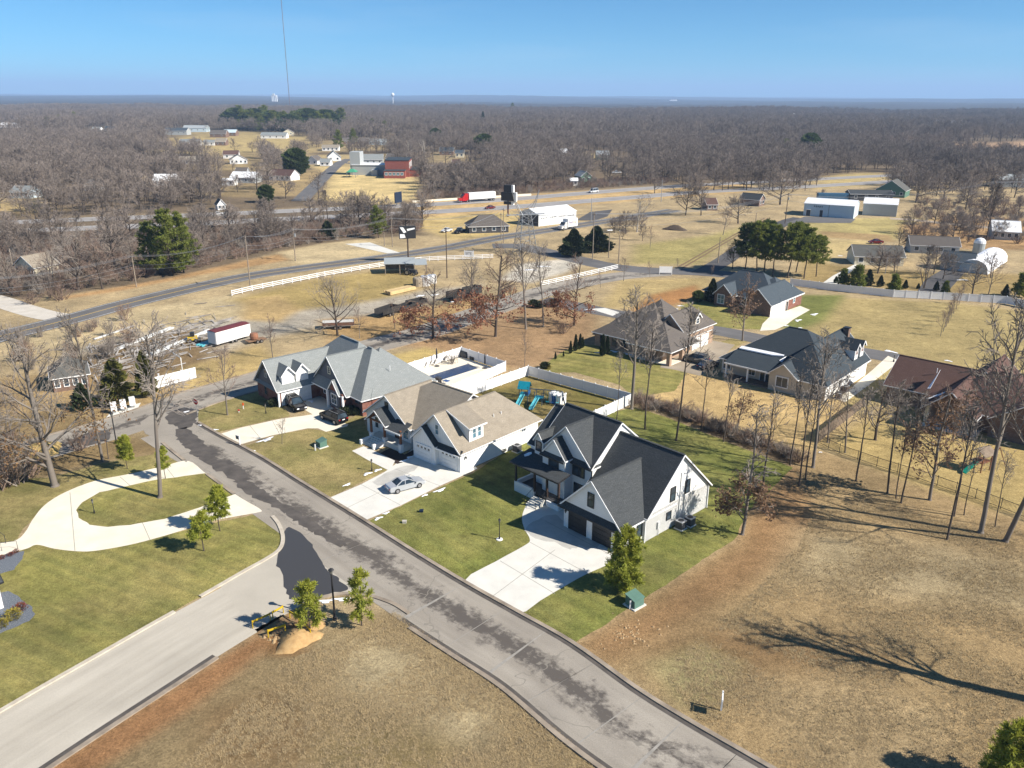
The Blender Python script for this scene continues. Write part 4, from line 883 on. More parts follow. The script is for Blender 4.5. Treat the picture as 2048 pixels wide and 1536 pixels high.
for u, v, z in ((6.0, .5, 5.5), (16.5, -3.2, 5.0)): G_.pipe(u, v, z)
sn = MB(); sn.slab([(6.3, -4.6, 3.95), (6.7, -4.6, 4.1), (6.7, -.6, 6.1), (6.3, -.6, 5.0)], (0, 0, .12)); sn.slab([(7.0, -7.2, 3.2), (7.3, -7.2, 3.3), (10.3, -4.5, 4.6), (9.9, -4.2, 4.7)], (0, 0, .12)); sn.obj('roof_snow', SNOW, G_.e)
# ---------------------------------------------------------------- H: corner of a white house at the picture's edge
hx, hy = P(8, 1216)
Hh = House('white_house_corner', (hx, hy), 47, 'corner of a white house with dark roof by a slate gravel bed', wall=SID, roof=SH_BLACK, trim=BLACK)
Hh.block(-16, 0, 0, 9, 3.0, 5.2, 'u', 'gg', .35); Hh.done(); downspout(Hh, .05, .5, 0, 2.85, BLACK)
# ---------------------------------------------------------------- trees
BARK = M('grey_bark', (.20, .175, .15), (.11, .09, .075), 3, .95, vary=.12, bmp=.4)
BARKD = M('dark_bark', (.095, .075, .062), (.055, .043, .036), 3, .95, vary=.12, bmp=.4)
BARKP = M('pale_bark', (.50, .46, .40), (.26, .22, .18), 2, .9)
TWIG = M('grey_twig', (.27, .235, .205), (.20, .17, .145), 1, .95, vary=.16)
TWIGB = M('brown_twig', (.235, .17, .13), (.175, .12, .095), 1, .95, vary=.14)
TWIGF = M('wood_twig', (.235, .195, .165), (.165, .135, .115), .02, .95, vary=.22)
LEAFB = M('russet_leaf', (.25, .105, .06), (.33, .16, .095), 2.2, .9, vary=.12)
LEAFO = M('ochre_leaf', (.30, .19, .095), (.21, .12, .06), 2.2, .9)
LEAFD = M('dull_brown_leaf', (.19, .115, .07), (.26, .17, .105), 2.2, .9, vary=.1)
NEEDLE = M('pine_needle', (.14, .175, .030), (.21, .225, .045), 1.1, .8, vary=.06)
NEEDLED = M('dark_pine_needle', (.055, .085, .028), (.10, .13, .036), .9, .8, vary=.1)
NEEDLEY = M('yellow_pine_needle', (.36, .37, .05), (.25, .29, .045), 1.5, .8, vary=.05)
CEDAR = M('cedar_green', (.030, .045, .018), (.055, .072, .026), 1.1, .9, vary=.08)
ARBOR = M('arborvitae_green', (.028, .045, .020), (.045, .065, .026), 2, .9, vary=.08)
GOLDC = M('gold_conifer', (.125, .12, .022), (.070, .075, .018), 1.2, .9)
def translucent(m, f=.35):
    nt = m.node_tree; b = nt.nodes['Principled BSDF']; src_ = b.inputs['Base Color'].links[0].from_socket; t = nt.nodes.new('ShaderNodeBsdfTranslucent'); nt.links.new(src_, t.inputs[0]); mx = nt.nodes.new('ShaderNodeMixShader'); mx.inputs[0].default_value = f
    nt.links.new(b.outputs[0], mx.inputs[1]); nt.links.new(t.outputs[0], mx.inputs[2]); nt.links.new(mx.outputs[0], nt.nodes['Material Output'].inputs[0])
for m_ in (NEEDLE, NEEDLEY, NEEDLED, LEAFB, LEAFO, LEAFD): translucent(m_)
SHRUB = M('shrub_green', (.045, .058, .025), (.028, .040, .018), 3, .9, vary=.1)
def rdir(r, d, spread):
    v = Vector((r.gauss(0, 1), r.gauss(0, 1), r.gauss(0, 1))); v = v - d * v.dot(d)
    if v.length < 1e-5: v = Vector((1, 0, 0))
    v.normalize(); return (d * math.cos(spread) + v * math.sin(spread)).normalized()
def bare_tree(seed, Hh=1.0, trunk=.35, spread=.6, limbs=12, subs=5, twigs=4, up=.25, rad=.022, wander=.12, ends=2, lean=0.0, limb_len=.45, fork=False, tw=1.0):
    """unit-height bare tree: returns trunk-and-limb mesh data, twig mesh data and twig tips"""
    r = random.Random(seed); A_ = MB(); T_ = MB(); tips = []
    def grow(p, d, L, r0, lvl, n, mb, sides):
        pts = [p.copy()]; rr = [r0]
        for i in range(n):
            wd = wander if lvl else .035
            d = (d + Vector((r.gauss(0, wd), r.gauss(0, wd), r.gauss(0, wd * .6) + up * (.22 if lvl else .9) / n * 2))).normalized()
            p = p + d * (L / n); pts.append(p.copy()); rr.append(max(r0 * (1 - (i + 1) / n * (.62 if lvl == 0 else .75)), .0012 * tw))
        mb.tube(pts, rr, sides); return pts, rr, d
    stems = [(Vector((0, 0, -.01)), Vector((r.gauss(0, .03) + lean, r.gauss(0, .03), 1)).normalized(), 1.0)]
    if fork:
        stems = [(Vector((0, 0, -.01)), rdir(r, Vector((0, 0, 1)), .12 + .1 * k), .95 - .08 * k) for k in range(fork)]
    for sp, sdir, sl in stems:
        tp, tr, _ = grow(sp, sdir, sl * .88, rad * (1 if not fork else .75), 0, 9, A_, 6)
        A_.tube([tp[0] + Vector((0, 0, 0)), tp[0] + (tp[1] - tp[0]) * .22], [rad * 1.7, rad * 1.02], 6)
        nl = max(3, limbs // max(1, len(stems)))
        for k in range(nl):
            t = trunk + (1 - trunk) * (k + r.random() * .6) / nl; i = min(int(t * 9), 8); f = t * 9 - i
            p = tp[i].lerp(tp[i + 1], min(f, 1)); rr0 = tr[i] * .52
            d = rdir(r, (tp[i + 1] - tp[i]).normalized(), spread * (1.25 - .55 * t) + r.uniform(-.12, .12))
            L = limb_len * (1.15 - .75 * ((t - trunk) / (1 - trunk))) * r.uniform(.75, 1.15)
            lp, lr, _ = grow(p, d, L, rr0, 1, 5, A_, 4)
            for q in range(subs):
                t2 = .25 + .75 * (q + r.random()) / subs; i2 = min(int(t2 * 5), 4)
                p2 = lp[i2].lerp(lp[i2 + 1], t2 * 5 - i2); d2 = rdir(r, (lp[i2 + 1] - lp[i2]).normalized(), r.uniform(.45, .95))
                sp2, sr2, _ = grow(p2, d2, L * r.uniform(.35, .6), max(lr[i2] * .5, .0024 * tw), 2, 3, T_, 3)
                for s_ in range(twigs):
                    t3 = .3 + .7 * (s_ + r.random()) / twigs; i3 = min(int(t3 * 3), 2)
                    p3 = sp2[i3].lerp(sp2[i3 + 1], t3 * 3 - i3); d3 = rdir(r, (sp2[i3 + 1] - sp2[i3]).normalized(), r.uniform(.4, .9))
                    pe = p3 + d3 * L * r.uniform(.14, .30); T_.tube([p3, pe], [.0018 * tw, .0009 * tw], 3); tips.append(pe)
                    for e_ in range(ends):
                        d4 = rdir(r, d3, .6); T_.tube([p3.lerp(pe, .55), p3.lerp(pe, .55) + d4 * L * r.uniform(.08, .18)], [.0014 * tw, .0007 * tw], 3)
    return A_, T_, tips
def fix_height(mbs):
    z = max(p[2] for mb in mbs for p in mb.v); s = 1 / z
    for mb in mbs: mb.v = [(p[0] * s, p[1] * s, p[2] * s) for p in mb.v]
    return s
def leaf_quads(mb, r, c, n, spread, size):
    for _ in range(n):
        p = Vector(c) + Vector((r.gauss(0, 1), r.gauss(0, 1), r.gauss(0, .7))) * spread
        a = Vector((r.gauss(0, 1), r.gauss(0, 1), r.gauss(0, 1))).normalized(); b = a.cross(Vector((r.gauss(0, 1), r.gauss(0, 1), r.gauss(0, 1)))).normalized()
        s = size * r.uniform(.6, 1.3); mb.poly([p - a * s, p + b * s * .6, p + a * s, p - b * s * .6])
KINDS = {}
def kind_bare(key, mats, **kw):
    a, t, tips = bare_tree(**kw); fix_height([a, t]); KINDS[key] = [('trunk', a.data('trunk', mats[0], True, False)), ('crown', t.data('crown', mats[1], False, False))]
def kind_leafy(key, mats, leafmat, lo, hi, n=5, size=.016, lspread=.02, keep=1.0, **kw):
    a, t, tips = bare_tree(**kw); s = fix_height([a, t]); r = random.Random(5); L_ = MB()
    for p in tips:
        z = p.z * s
        if lo < z < hi and r.random() < keep: leaf_quads(L_, r, p * s, n, lspread, size)
    KINDS[key] = [('trunk', a.data('trunk', mats[0], True, False)), ('crown', t.data('crown', mats[1], False, False)), ('leaves', L_.data('leaves', leafmat, False, False))]
def kind_pine(key, seed, mats, lo=.2, wd=.22, whorls=16, per=6, tufts=5, blades=9, blen=.055, rad=.016, shape=.8, gap=.0, droop=.1, thin=.16, clump=.14):
    r = random.Random(seed); A_ = MB(); T_ = MB(); pts = []
    p = Vector((0, 0, -.01)); d = Vector((0, 0, 1))
    for i in range(11): pts.append(p.copy()); p = p + Vector((r.gauss(0, .006), r.gauss(0, .006), .097))
    A_.tube(pts, [rad * (1 - .85 * i / 10) for i in range(11)], 6)
    for k in range(whorls):
        t = lo + (1 - lo) * (k + r.uniform(-.3, .3)) / whorls; t = min(max(t, lo), .985); i = min(int(t * 10), 9); c = pts[i].lerp(pts[i + 1], t * 10 - i)
        rel = (t - lo) / (1 - lo); reach = wd * ((1 - rel) ** shape * (.45 + .55 * min(1, rel * 4 + .35))) + .02
        for b in range(per):
            if r.random() < gap: continue
            a = 2 * math.pi * (b + r.random()) / per; L = reach * r.uniform(.6, 1.15)
            dv = Vector((math.cos(a), math.sin(a), r.uniform(-droop, .35) + rel * .5)).normalized(); e = c + dv * L
            A_.tube([c, c.lerp(e, .6) + Vector((0, 0, -.004)), e], [rad * .28 * (1.1 - rel), rad * .16, rad * .06], 3)
            for q in range(tufts):
                f = 1 - .75 * (q / tufts) * r.uniform(.7, 1.2); tc = c.lerp(e, f) + Vector((r.gauss(0, 1), r.gauss(0, 1), r.gauss(0, .7))) * L * clump
                for _ in range(blades):
                    v = (dv * .5 + Vector((r.gauss(0, 1), r.gauss(0, 1), r.gauss(.25, .9)))).normalized(); s_ = v.cross(Vector((r.gauss(0, 1), r.gauss(0, 1), r.gauss(0, 1)))).normalized() * blen * thin
                    ln = blen * r.uniform(.7, 1.25); T_.poly([tc - s_, tc + s_, tc + v * ln + s_ * .6, tc + v * ln - s_ * .6])
    for _ in range(blades * 4):
        v = Vector((r.gauss(0, .6), r.gauss(0, .6), 1)).normalized(); s_ = v.cross(Vector((1, 0, .3))).normalized() * blen * .1; tc = pts[10] + Vector((0, 0, r.uniform(-.08, 0)))
        T_.poly([tc - s_, tc + s_, tc + v * blen + s_ * .3, tc + v * blen - s_ * .3])
    fix_height([A_, T_]); KINDS[key] = [('trunk', A_.data('trunk', mats[0], True, False)), ('crown', T_.data('crown', mats[1], False, False))]
def kind_cone(key, seed, mat, wd=.2, n=2600, size=.022, prof=None, round_=False):
    """dense evergreen whose sprays fill the outer shell of its outline"""
    r = random.Random(seed); T_ = MB(); A_ = MB(); A_.tube([(0, 0, -.01), (0, 0, .5)], [.02, .012], 6)
    lob = [(r.uniform(0, 6.28), r.uniform(2, 6), r.uniform(.08, .2)) for _ in range(5)]
    for _ in range(n):
        t = r.random() ** .8; a = r.uniform(0, 2 * math.pi)
        if round_: w_ = math.sqrt(max(0, 1 - (2 * t - 1) ** 2)) * wd
        else: w_ = wd * (min(1, t * 6 + .35)) * (1 - t) ** .75
        w_ *= 1 + sum(am * math.sin(round(k) * a + ph + t * (7 + 5 * k)) for ph, k, am in lob)
        f = 1 - abs(r.gauss(0, .22)); p = Vector((math.cos(a) * w_ * f, math.sin(a) * w_ * f, .02 + t * .96))
        o = Vector((math.cos(a), math.sin(a), .8 + r.gauss(0, .5))).normalized(); s_ = o.cross(Vector((r.gauss(0, 1), r.gauss(0, 1), r.gauss(0, 1)))).normalized() * size * .45
        ln = size * r.uniform(.8, 1.8); T_.poly([p - s_, p + s_, p + o * ln + s_ * .4, p + o * ln - s_ * .4])
    fix_height([T_]); KINDS[key] = [('trunk', A_.data('trunk', BARKD, True, False)), ('crown', T_.data('crown', mat, False, False))]
def kind_brush(key, seed, mat, stems=26, n=3, leaf=None):
    r = random.Random(seed); T_ = MB()
    for _ in range(stems):
        p = Vector((r.gauss(0, .12), r.gauss(0, .12), 0)); d = Vector((r.gauss(0, .55), r.gauss(0, .55), 1)).normalized(); L = r.uniform(.55, 1.0)
        e = p + d * L; mid_ = p.lerp(e, .5) + Vector((r.gauss(0, .04), r.gauss(0, .04), 0)); T_.tube([p, mid_, e], [.014, .010, .004], 3)
        for k in range(7):
            q = p.lerp(e, r.uniform(.3, .95)); dd_ = rdir(r, d, r.uniform(.4, .9)); T_.tube([q, q + dd_ * L * r.uniform(.15, .4)], [.007, .003], 3)
            dd_ = rdir(r, d, r.uniform(.4, 1)); T_.tube([q, q + dd_ * L * r.uniform(.1, .25)], [.006, .003], 3)
    KINDS[key] = [('branches', T_.data('branches', mat, False, False))]
for i in range(4): kind_bare(f'tall{i}', (BARK, TWIG), seed=20 + i, trunk=.42, spread=.62, limbs=15, subs=5, twigs=4, up=.3, rad=.0135, limb_len=.30)
for i in range(3): kind_bare(f'slim{i}', (BARKD, TWIG), seed=40 + i, trunk=.55, spread=.55, limbs=12, subs=4, twigs=3, up=.35, rad=.0075, limb_len=.19, lean=.03 * (i - 1))
for i in range(4): kind_bare(f'wide{i}', (BARKD, TWIG), seed=60 + i, trunk=.2, spread=.95, limbs=17, subs=6, twigs=5, up=.32, rad=.026, limb_len=.56, wander=.14)
for i in range(2): kind_bare(f'oak{i}', (BARKD, TWIGB), seed=80 + i, trunk=.3, spread=.85, limbs=17, subs=5, twigs=4, up=.15, rad=.021, limb_len=.42, wander=.17)
kind_bare('pale', (BARKP, TWIG), seed=91, trunk=.3, spread=.8, limbs=14, subs=5, twigs=3, up=.25, rad=.024, limb_len=.50, wander=.2)
for i in range(2): kind_bare(f'multi{i}', (BARKD, TWIG), seed=101 + i, trunk=.3, spread=.55, limbs=18, subs=5, twigs=4, up=.4, rad=.02, limb_len=.33, fork=3)
for i in range(2): kind_bare(f'young{i}', (BARK, TWIGB), seed=111 + i, trunk=.3, spread=.7, limbs=14, subs=4, twigs=3, up=.3, rad=.012, limb_len=.30)
kind_bare('huge', (BARK, TWIG), seed=171, trunk=.38, spread=.55, limbs=11, subs=5, twigs=4, up=.3, rad=.026, limb_len=.27, wander=.16)
for i in range(4): kind_bare(f'fwide{i}', (BARKD, TWIGF), seed=160 + i, trunk=.18, spread=1.0, limbs=17, subs=7, twigs=5, up=.35, rad=.024, limb_len=.52, ends=1, tw=2.1)
for i in range(2): kind_bare(f'ftall{i}', (BARKD, TWIGF), seed=180 + i, trunk=.3, spread=.7, limbs=15, subs=6, twigs=5, up=.3, rad=.016, limb_len=.36, ends=1, tw=2.1)
for i in range(2): kind_leafy(f'russet{i}', (BARKD, TWIGB), LEAFB, .05, .46, 17, .0135, .026, seed=120 + i, trunk=.12, spread=1.15, limbs=22, subs=5, twigs=4, up=.12, rad=.018, limb_len=.36)
kind_leafy('ochre', (BARK, TWIG), LEAFO, .04, .40, 16, .009, .03, seed=131, trunk=.15, spread=1.0, limbs=20, subs=5, twigs=5, up=.14, rad=.024, limb_len=.42)
for i in range(2): kind_leafy(f'dull{i}', (BARK, TWIGB), LEAFD, .1, .8, 7, .014, .022, keep=.7, seed=141 + i, trunk=.2, spread=.85, limbs=18, subs=4, twigs=4, up=.2, rad=.013, limb_len=.26)
kind_leafy('slimleaf', (BARK, TWIG), LEAFD, .10, .42, 16, .011, .02, seed=151, trunk=.12, spread=.7, limbs=24, subs=4, twigs=4, up=.3, rad=.010, limb_len=.13)
for i in range(4): kind_pine(f'young_pine{i}', 200 + i, (BARKD, NEEDLEY), lo=.30 if i < 2 else .22, wd=.25 if i != 3 else .30, whorls=10 if i != 3 else 8, per=5, tufts=5, blades=26, blen=.075, rad=.013, gap=.34, shape=.45, thin=.085, clump=.09)
kind_pine('full_pine', 209, (BARKD, NEEDLEY), lo=.12, wd=.30, whorls=13, per=6, tufts=6, blades=26, blen=.07, rad=.013, gap=.2, shape=.5, thin=.085, clump=.09)
for i in range(3): kind_pine(f'tall_pine{i}', 220 + i, (BARKD, NEEDLE if i else NEEDLED), lo=.36, wd=.24, whorls=15, per=6, tufts=7, blades=15, blen=.045, rad=.012, shape=.5, gap=.3, clump=.1, thin=.12)
for i in range(3): kind_pine(f'broad_pine{i}', 230 + i, (BARKD, NEEDLE), lo=.14, wd=.31, whorls=15, per=6, tufts=7, blades=15, blen=.046, rad=.015, shape=.55, gap=.3, clump=.1, thin=.12)
kind_pine('small_pine', 240, (BARKD, NEEDLE), lo=.12, wd=.36, whorls=10, per=6, tufts=6, blades=11, blen=.085, rad=.018, shape=.7, gap=.1)
kind_cone('arbor', 250, ARBOR, .13, 3000, .034); kind_cone('gold', 251, GOLDC, .30, 7000, .036); kind_cone('cedar', 252, CEDAR, .50, 7000, .055)
kind_cone('conic', 253, CEDAR, .32, 4000, .045); kind_cone('bush', 254, SHRUB, .62, 1800, .10, round_=True); kind_cone('round_ever', 255, NEEDLED, .38, 6000, .05, round_=True)
kind_brush('brush0', 260, TWIGB); kind_brush('brush1', 261, TWIG)
LEAFR = M('red_berry_shrub', (.20, .035, .03), (.10, .05, .02), 5, .8)
kind_cone('redbush', 262, LEAFR, .6, 500, .09, round_=True)
kind_cone('yellowbush', 263, M('yellow_shrub', (.28, .23, .03), (.18, .15, .03), 5, .9), .6, 700, .08, round_=True)
def plant(key, loc, h, name, label, cat='tree', group=None, wide=1.0, rz=None, lean=(0, 0)):
    if loc[1] > 215 and key[:-1] in ('wide', 'oak', 'multi'): key = 'fwide%d' % (int(key[-1]) + (2 if key[:-1] == 'oak' else 0))
    elif loc[1] > 215 and key[:-1] == 'tall': key = 'ftall%d' % (int(key[-1]) % 2)
    e = empty(name, (loc[0], loc[1], 0), rnd.uniform(0, 6.28) if rz is None else rz, label, cat, group)
    for nm, me_ in KINDS[key]: inst(nm, me_, e, scale=(h * wide, h * wide, h))
    if lean != (0, 0): e.rotation_euler = (lean[0], lean[1], e.rotation_euler[2])
    return e
def tree(key, bx, by, ty, name, label, cat='tree', group=None, wide=1.0, **kw):
    return plant(key, P(bx, by), max(.4, HT(bx, by, ty)), name, label, cat, group, wide, **kw)
# ---------------------------------------------------------------- planting near the houses
tree('tall0', 320, 995, 628, 'bare_tree', 'tall bare tree standing on the lawn island inside the curved driveway', wide=.95)
tree('tall1', 205, 922, 605, 'bare_tree', 'tall grey bare tree beside the upper arm of the curved driveway', wide=.7)
tree('slim0', 217, 918, 760, 'bare_tree', 'thin bare trunk close against a taller grey tree by the curved driveway', wide=.8)
tree('ochre', 110, 972, 640, 'oak_tree', 'big oak keeping ochre leaves on its lower boughs by the left lawn', wide=.9)
tree('young_pine0', 331, 957, 890, 'young_pine', 'small yellowish pine where the curved driveway meets the street', wide=.9)
tree('young_pine1', 255, 938, 868, 'young_pine', 'small pale pine under two tall bare trees by the curved driveway', wide=.9)
tree('young_pine1', 440, 1062, 970, 'young_pine', 'yellow green young pine beside the lower driveway arm, taller of the pair', wide=.95)
tree('young_pine0', 408, 1102, 1018, 'young_pine', 'yellow green young pine on the lawn below the driveway, shorter of the pair', wide=1.1)
tree('young_pine2', 622, 1272, 1158, 'young_pine', 'bushy green young pine beside the yellow barrier pit at the street corner', wide=.85)
tree('young_pine3', 724, 1251, 1135, 'young_pine', 'open branched young pine next to the black street lamp at the corner', wide=.85)
tree('full_pine', 1246, 1180, 1052, 'young_pine', 'dense yellow green pine between the farmhouse and its driveway edge', wide=.95)
e_ = plant('full_pine', (34.9, 44.6), 5.9, 'young_pine', 'pine tip poking up at the edge of the dry field', wide=1)
plant('huge', (48.1, 51.3), 24, 'bare_tree', 'large bare tree outside the frame casting its branching shadow over the field', wide=1.0, rz=1.0)
tree('gold', 238, 808, 716, 'conifer', 'wide golden green conifer by the row of white cluster mailboxes', wide=1.15)
tree('gold', 296, 792, 700, 'conifer', 'narrower golden conifer touching the short white fence', wide=.75)
tree('cedar', 168, 818, 765, 'cedar_tree', 'dull dark cedar in front of the small brick shed', wide=.8)
tree('young0', 455, 830, 690, 'bare_tree', 'slender bare tree on the lawn corner near the stop sign')
tree('young1', 449, 747, 680, 'bare_tree', 'small bare tree across the street from the red brick house')
tree('young0', 546, 716, 628, 'bare_tree', 'bare tree on dry verge beside the tank trailer')
tree('young1', 564, 888, 832, 'bare_sapling', 'very thin sapling on the lawn by the grey utility box', wide=.9)
tree('wide0', 675, 671, 540, 'bare_tree', 'large bare tree behind the grey roof, next to the white flatbed', wide=.8)
tree('young0', 719, 677, 612, 'bare_tree', 'small bare tree standing nearest behind the grey roofed brick house')
tree('young1', 790, 658, 596, 'bare_tree', 'small bare tree in front of the black dump trailers')
tree('russet0', 866, 676, 530, 'oak_tree', 'oak with a skirt of russet leaves, nearest to the pool fence', wide=.95)
tree('russet1', 991, 673, 484, 'oak_tree', 'tallest oak holding russet leaves round its lower trunk', wide=.85)
tree('tall3', 1052, 658, 468, 'bare_tree', 'tall bare tree on the leaf strewn lot, thicker of two side by side', wide=.9)
tree('tall0', 1087, 653, 478, 'bare_tree', 'tall bare tree on the leaf strewn lot, thinner of two side by side', wide=.7)
tree('russet0', 1148, 651, 505, 'oak_tree', 'oak with russet leaves beside the back street, closest to the taupe roof', wide=.8)
tree('brush0', 1125, 667, 640, 'shrub', 'low rust coloured shrub on the leaf strewn lot', 'shrub')
tree('young0', 1049, 732, 655, 'bare_sapling', 'pale thin sapling between the two white fenced yards', wide=.7)
tree('wide1', 944, 612, 510, 'bare_tree', 'bare tree by the black trailers near the curving rail fence', wide=.75)
tree('multi0', 1021, 594, 562, 'bare_tree', 'small multi stemmed bare tree near the bend of the cross street')
tree('brush1', 905, 728, 702, 'shrub', 'bare twiggy shrub just behind the pool fence corner', 'shrub')
for i, (x, y, t, lb) in enumerate(((1201, 575, 540, 'small bare street tree at the low end of the entrance rail fence'), (1247, 562, 512, 'small bare street tree in the mulch by the rail fence end'), (1300, 555, 520, 'small bare street tree short of the white entrance board'), (1354, 540, 515, 'small bare tree behind the white entrance board'), (1422, 553, 528, 'small bare tree at the foot of the asphalt drive'))):
    tree('young0' if i % 2 else 'young1', x, y, t, 'bare_tree', lb, group='street trees along the entrance road')
for i, (x, y, t) in enumerate(((1141, 707, 681), (1151, 702, 668), (1160, 698, 667), (1165, 696, 673))):
    tree('arbor', x, y, t, 'arborvitae', ['lowest arborvitae of the row by the taupe roofed house', 'arborvitae second from the low end of the row by the taupe roofed house', 'tall arborvitae third along the row by the taupe roofed house', 'arborvitae nearest the taupe roofed house wall in its row'][i], group='arborvitae row beside the mixed brick house')
tree('arbor', 1205, 712, 668, 'arborvitae', 'tall arborvitae of the pair against the mixed brick wall, nearer one'); tree('arbor', 1214, 708, 671, 'arborvitae', 'slimmer arborvitae of the pair against the mixed brick wall')
tree('arbor', 1111, 718, 704, 'arborvitae', 'knee high arborvitae at the low end of the stone edged bed', wide=1.2); tree('arbor', 1127, 713, 702, 'arborvitae', 'small arborvitae halfway along the stone edged bed', wide=1.2)
tree('bush', 1090, 737, 723, 'shrub', 'round dark green shrub by the corner of the play yard fence', 'shrub'); tree('yellowbush', 1098, 738, 730, 'shrub', 'low yellow green shrub beside the round dark one', 'shrub')
for i, (x, y, t) in enumerate(((1067, 614, 598), (1080, 616, 601), (1109, 613, 597))): tree('bush', x, y, t, 'shrub', ['round evergreen shrub by the street bend, first of three', 'middle round evergreen shrub of three by the street bend', 'largest round evergreen shrub of three by the street bend'][i], 'shrub', 'round shrubs by the street bend')
tree('tall1', 1263, 818, 560, 'bare_tree', 'big bare tree at the play yard fence corner', wide=1.0)
tree('slim1', 1290, 858, 640, 'bare_tree', 'thin bare tree on the lawn just past the play yard fence', wide=1.1)
tree('slim0', 1352, 881, 600, 'bare_tree', 'very tall thin bare tree at the middle of the back lawn', wide=1.0)
tree('slim2', 1402, 861, 700, 'bare_tree', 'thin bare tree at the lawn edge before the beige house', wide=1.1)
tree('slim1', 1233, 840, 700, 'bare_sapling', 'bare sapling nearest the black roof on the back lawn', wide=.8)
tree('dull0', 1473, 868, 770, 'oak_tree', 'small oak with dull red leaves in the brush line', wide=1.2)
tree('slim0', 1447, 884, 735, 'bare_tree', 'thin bare tree next to the small red leaved oak')
tree('slim1', 1526, 984, 775, 'bare_tree', 'leaning thin bare tree where the back lawn ends', wide=1.1)
tree('slim2', 1580, 930, 735, 'bare_tree', 'thin straight bare tree left of the thick trunk by the fence corner')
tree('slim0', 1598, 971, 740, 'bare_tree', 'tall thin bare tree just below the thick trunk')
tree('slim1', 1611, 960, 760, 'bare_tree', 'slender bare tree against the thick trunk')
tree('tall3', 1626, 935, 655, 'bare_tree', 'thick trunked bare tree at the black fence corner', wide=.85)
tree('slim2', 1712, 962, 770, 'bare_tree', 'thin bare tree by the white marker post at the black fence', wide=1.15)
tree('slim0', 1775, 986, 760, 'bare_tree', 'thin bare tree standing alone below the black fence', wide=1.1)
tree('slim1', 1792, 997, 840, 'bare_sapling', 'bare sapling between two thin trunks below the black fence')
tree('slim2', 1802, 1006, 780, 'bare_tree', 'thin bare tree below the black fence next to a sapling')
tree('dull1', 1859, 1000, 770, 'oak_tree', 'oak with clumps of dark brown leaves before the red brown roof', wide=1.05)
tree('dull0', 1905, 880, 760, 'oak_tree', 'leafy brown oak against the gable of the brown brick house', wide=1.3)
tree('slim0', 1894, 1079, 800, 'bare_tree', 'thin bare tree with flared foot nearest the dry field')
tree('slim2', 1908, 1032, 800, 'bare_tree', 'thin bare trunk just behind the one with flared foot')
tree('slim1', 1928, 1030, 890, 'bare_sapling', 'short thin sapling near the green slide')
tree('tall1', 1961, 1066, 590, 'bare_tree', 'massive bare tree at the field edge, straighter of the two', wide=.85)
tree('tall2', 2010, 1083, 640, 'bare_tree', 'massive leaning bare tree at the field edge', wide=.8, lean=(0.0, .06))
tree('slim1', 1990, 1054, 900, 'bare_sapling', 'bare sapling between the two massive trunks')
tree('wide2', 1750, 880, 745, 'bare_tree', 'spreading bare tree by the shaded wall of the brown brick house', wide=.9)
tree('slim2', 1830, 900, 775, 'bare_tree', 'slim bare tree in front of the brown brick house')
tree('slimleaf', 1484, 1069, 815, 'bare_tree', 'lone tree with dead leaves low down beside the farmhouse side lawn', wide=1.15)
tree('young0', 1655, 885, 740, 'bare_tree', 'bare tree on the straw lawn near the wooden fence')
tree('young1', 1690, 905, 760, 'bare_tree', 'bare tree beside the wooden fence on its field side')
for x, y, t, lb in ((1545, 880, 820, 'first'), (1380, 840, 800, 'second')): tree('young1', x, y, t, 'bare_sapling', f'bare sapling standing {"near the far end" if lb == "first" else "near the start"} of the brush line', wide=.9)
tree('dull1', 1485, 682, 545, 'oak_tree', 'tree with sparse brown leaves in front of the slate roofed house', wide=.95)
tree('conic', 1423, 604, 556, 'conifer', 'pointed conifer at the corner of the slate roofed house', wide=.9); tree('round_ever', 1396, 604, 580, 'shrub', 'round dark evergreen beside the pointed conifer', 'shrub', wide=1.1)
ORD = ['first', 'second', 'third', 'fourth', 'fifth', 'sixth', 'seventh', 'eighth', 'ninth', 'tenth', 'eleventh', 'twelfth']; PO = [0, 1, 3, 4, 6, 7, 2, 5]
for i, (x, y, t, k) in enumerate(((1490, 546, 442, 0), (1513, 550, 438, 1), (1545, 553, 446, 2), (1575, 556, 440, 1), (1608, 557, 452, 2), (1632, 553, 466, 1), (1528, 543, 436, 0), (1592, 545, 444, 1))):
    tree(f'tall_pine{k}', x, y, t, 'pine_tree', f'tall pine behind the slate roofed house, {ORD[PO[i]]} counting from the asphalt drive', group='pine clump behind the slate roof', wide=1.15)
for x, y, t, lb in ((345, 551, 413, 'tallest pine of the dark clump by the country road'), (368, 546, 420, 'pine with two crowns at the clump end by the country road'), (306, 547, 438, 'shorter pine at the low side of the clump by the country road')): tree('broad_pine' + str(x % 3), x, y, t, 'pine_tree', lb, group='pine clump by the country road', wide=.95)
FO = [1, 2, 3, 4, 5, 6, 7, 8, 9, 0, 10, 11]
for i, (x, y, t, k) in enumerate(((1686, 578, 535, 'small_pine'), (1711, 583, 526, 'small_pine'), (1736, 571, 538, 'conic'), (1760, 573, 550, 'conic'), (1785, 591, 545, 'small_pine'), (1810, 577, 559, 'conic'), (1836, 578, 566, 'conic'), (1872, 581, 562, 'conic'), (1890, 588, 560, 'small_pine'), (1671, 566, 552, 'conic'), (2010, 592, 568, 'conic'), (2038, 594, 542, 'small_pine'))):
    tree(k, x, y, t, 'pine_tree' if k == 'small_pine' else 'cedar_tree', f'small bushy pine along the long white fence, {ORD[FO[i]]} evergreen from the slate roofed house' if k == 'small_pine' else f'dark conical cedar along the long white fence, {ORD[FO[i]]} evergreen from the slate roofed house', group='evergreens along the long white fence')
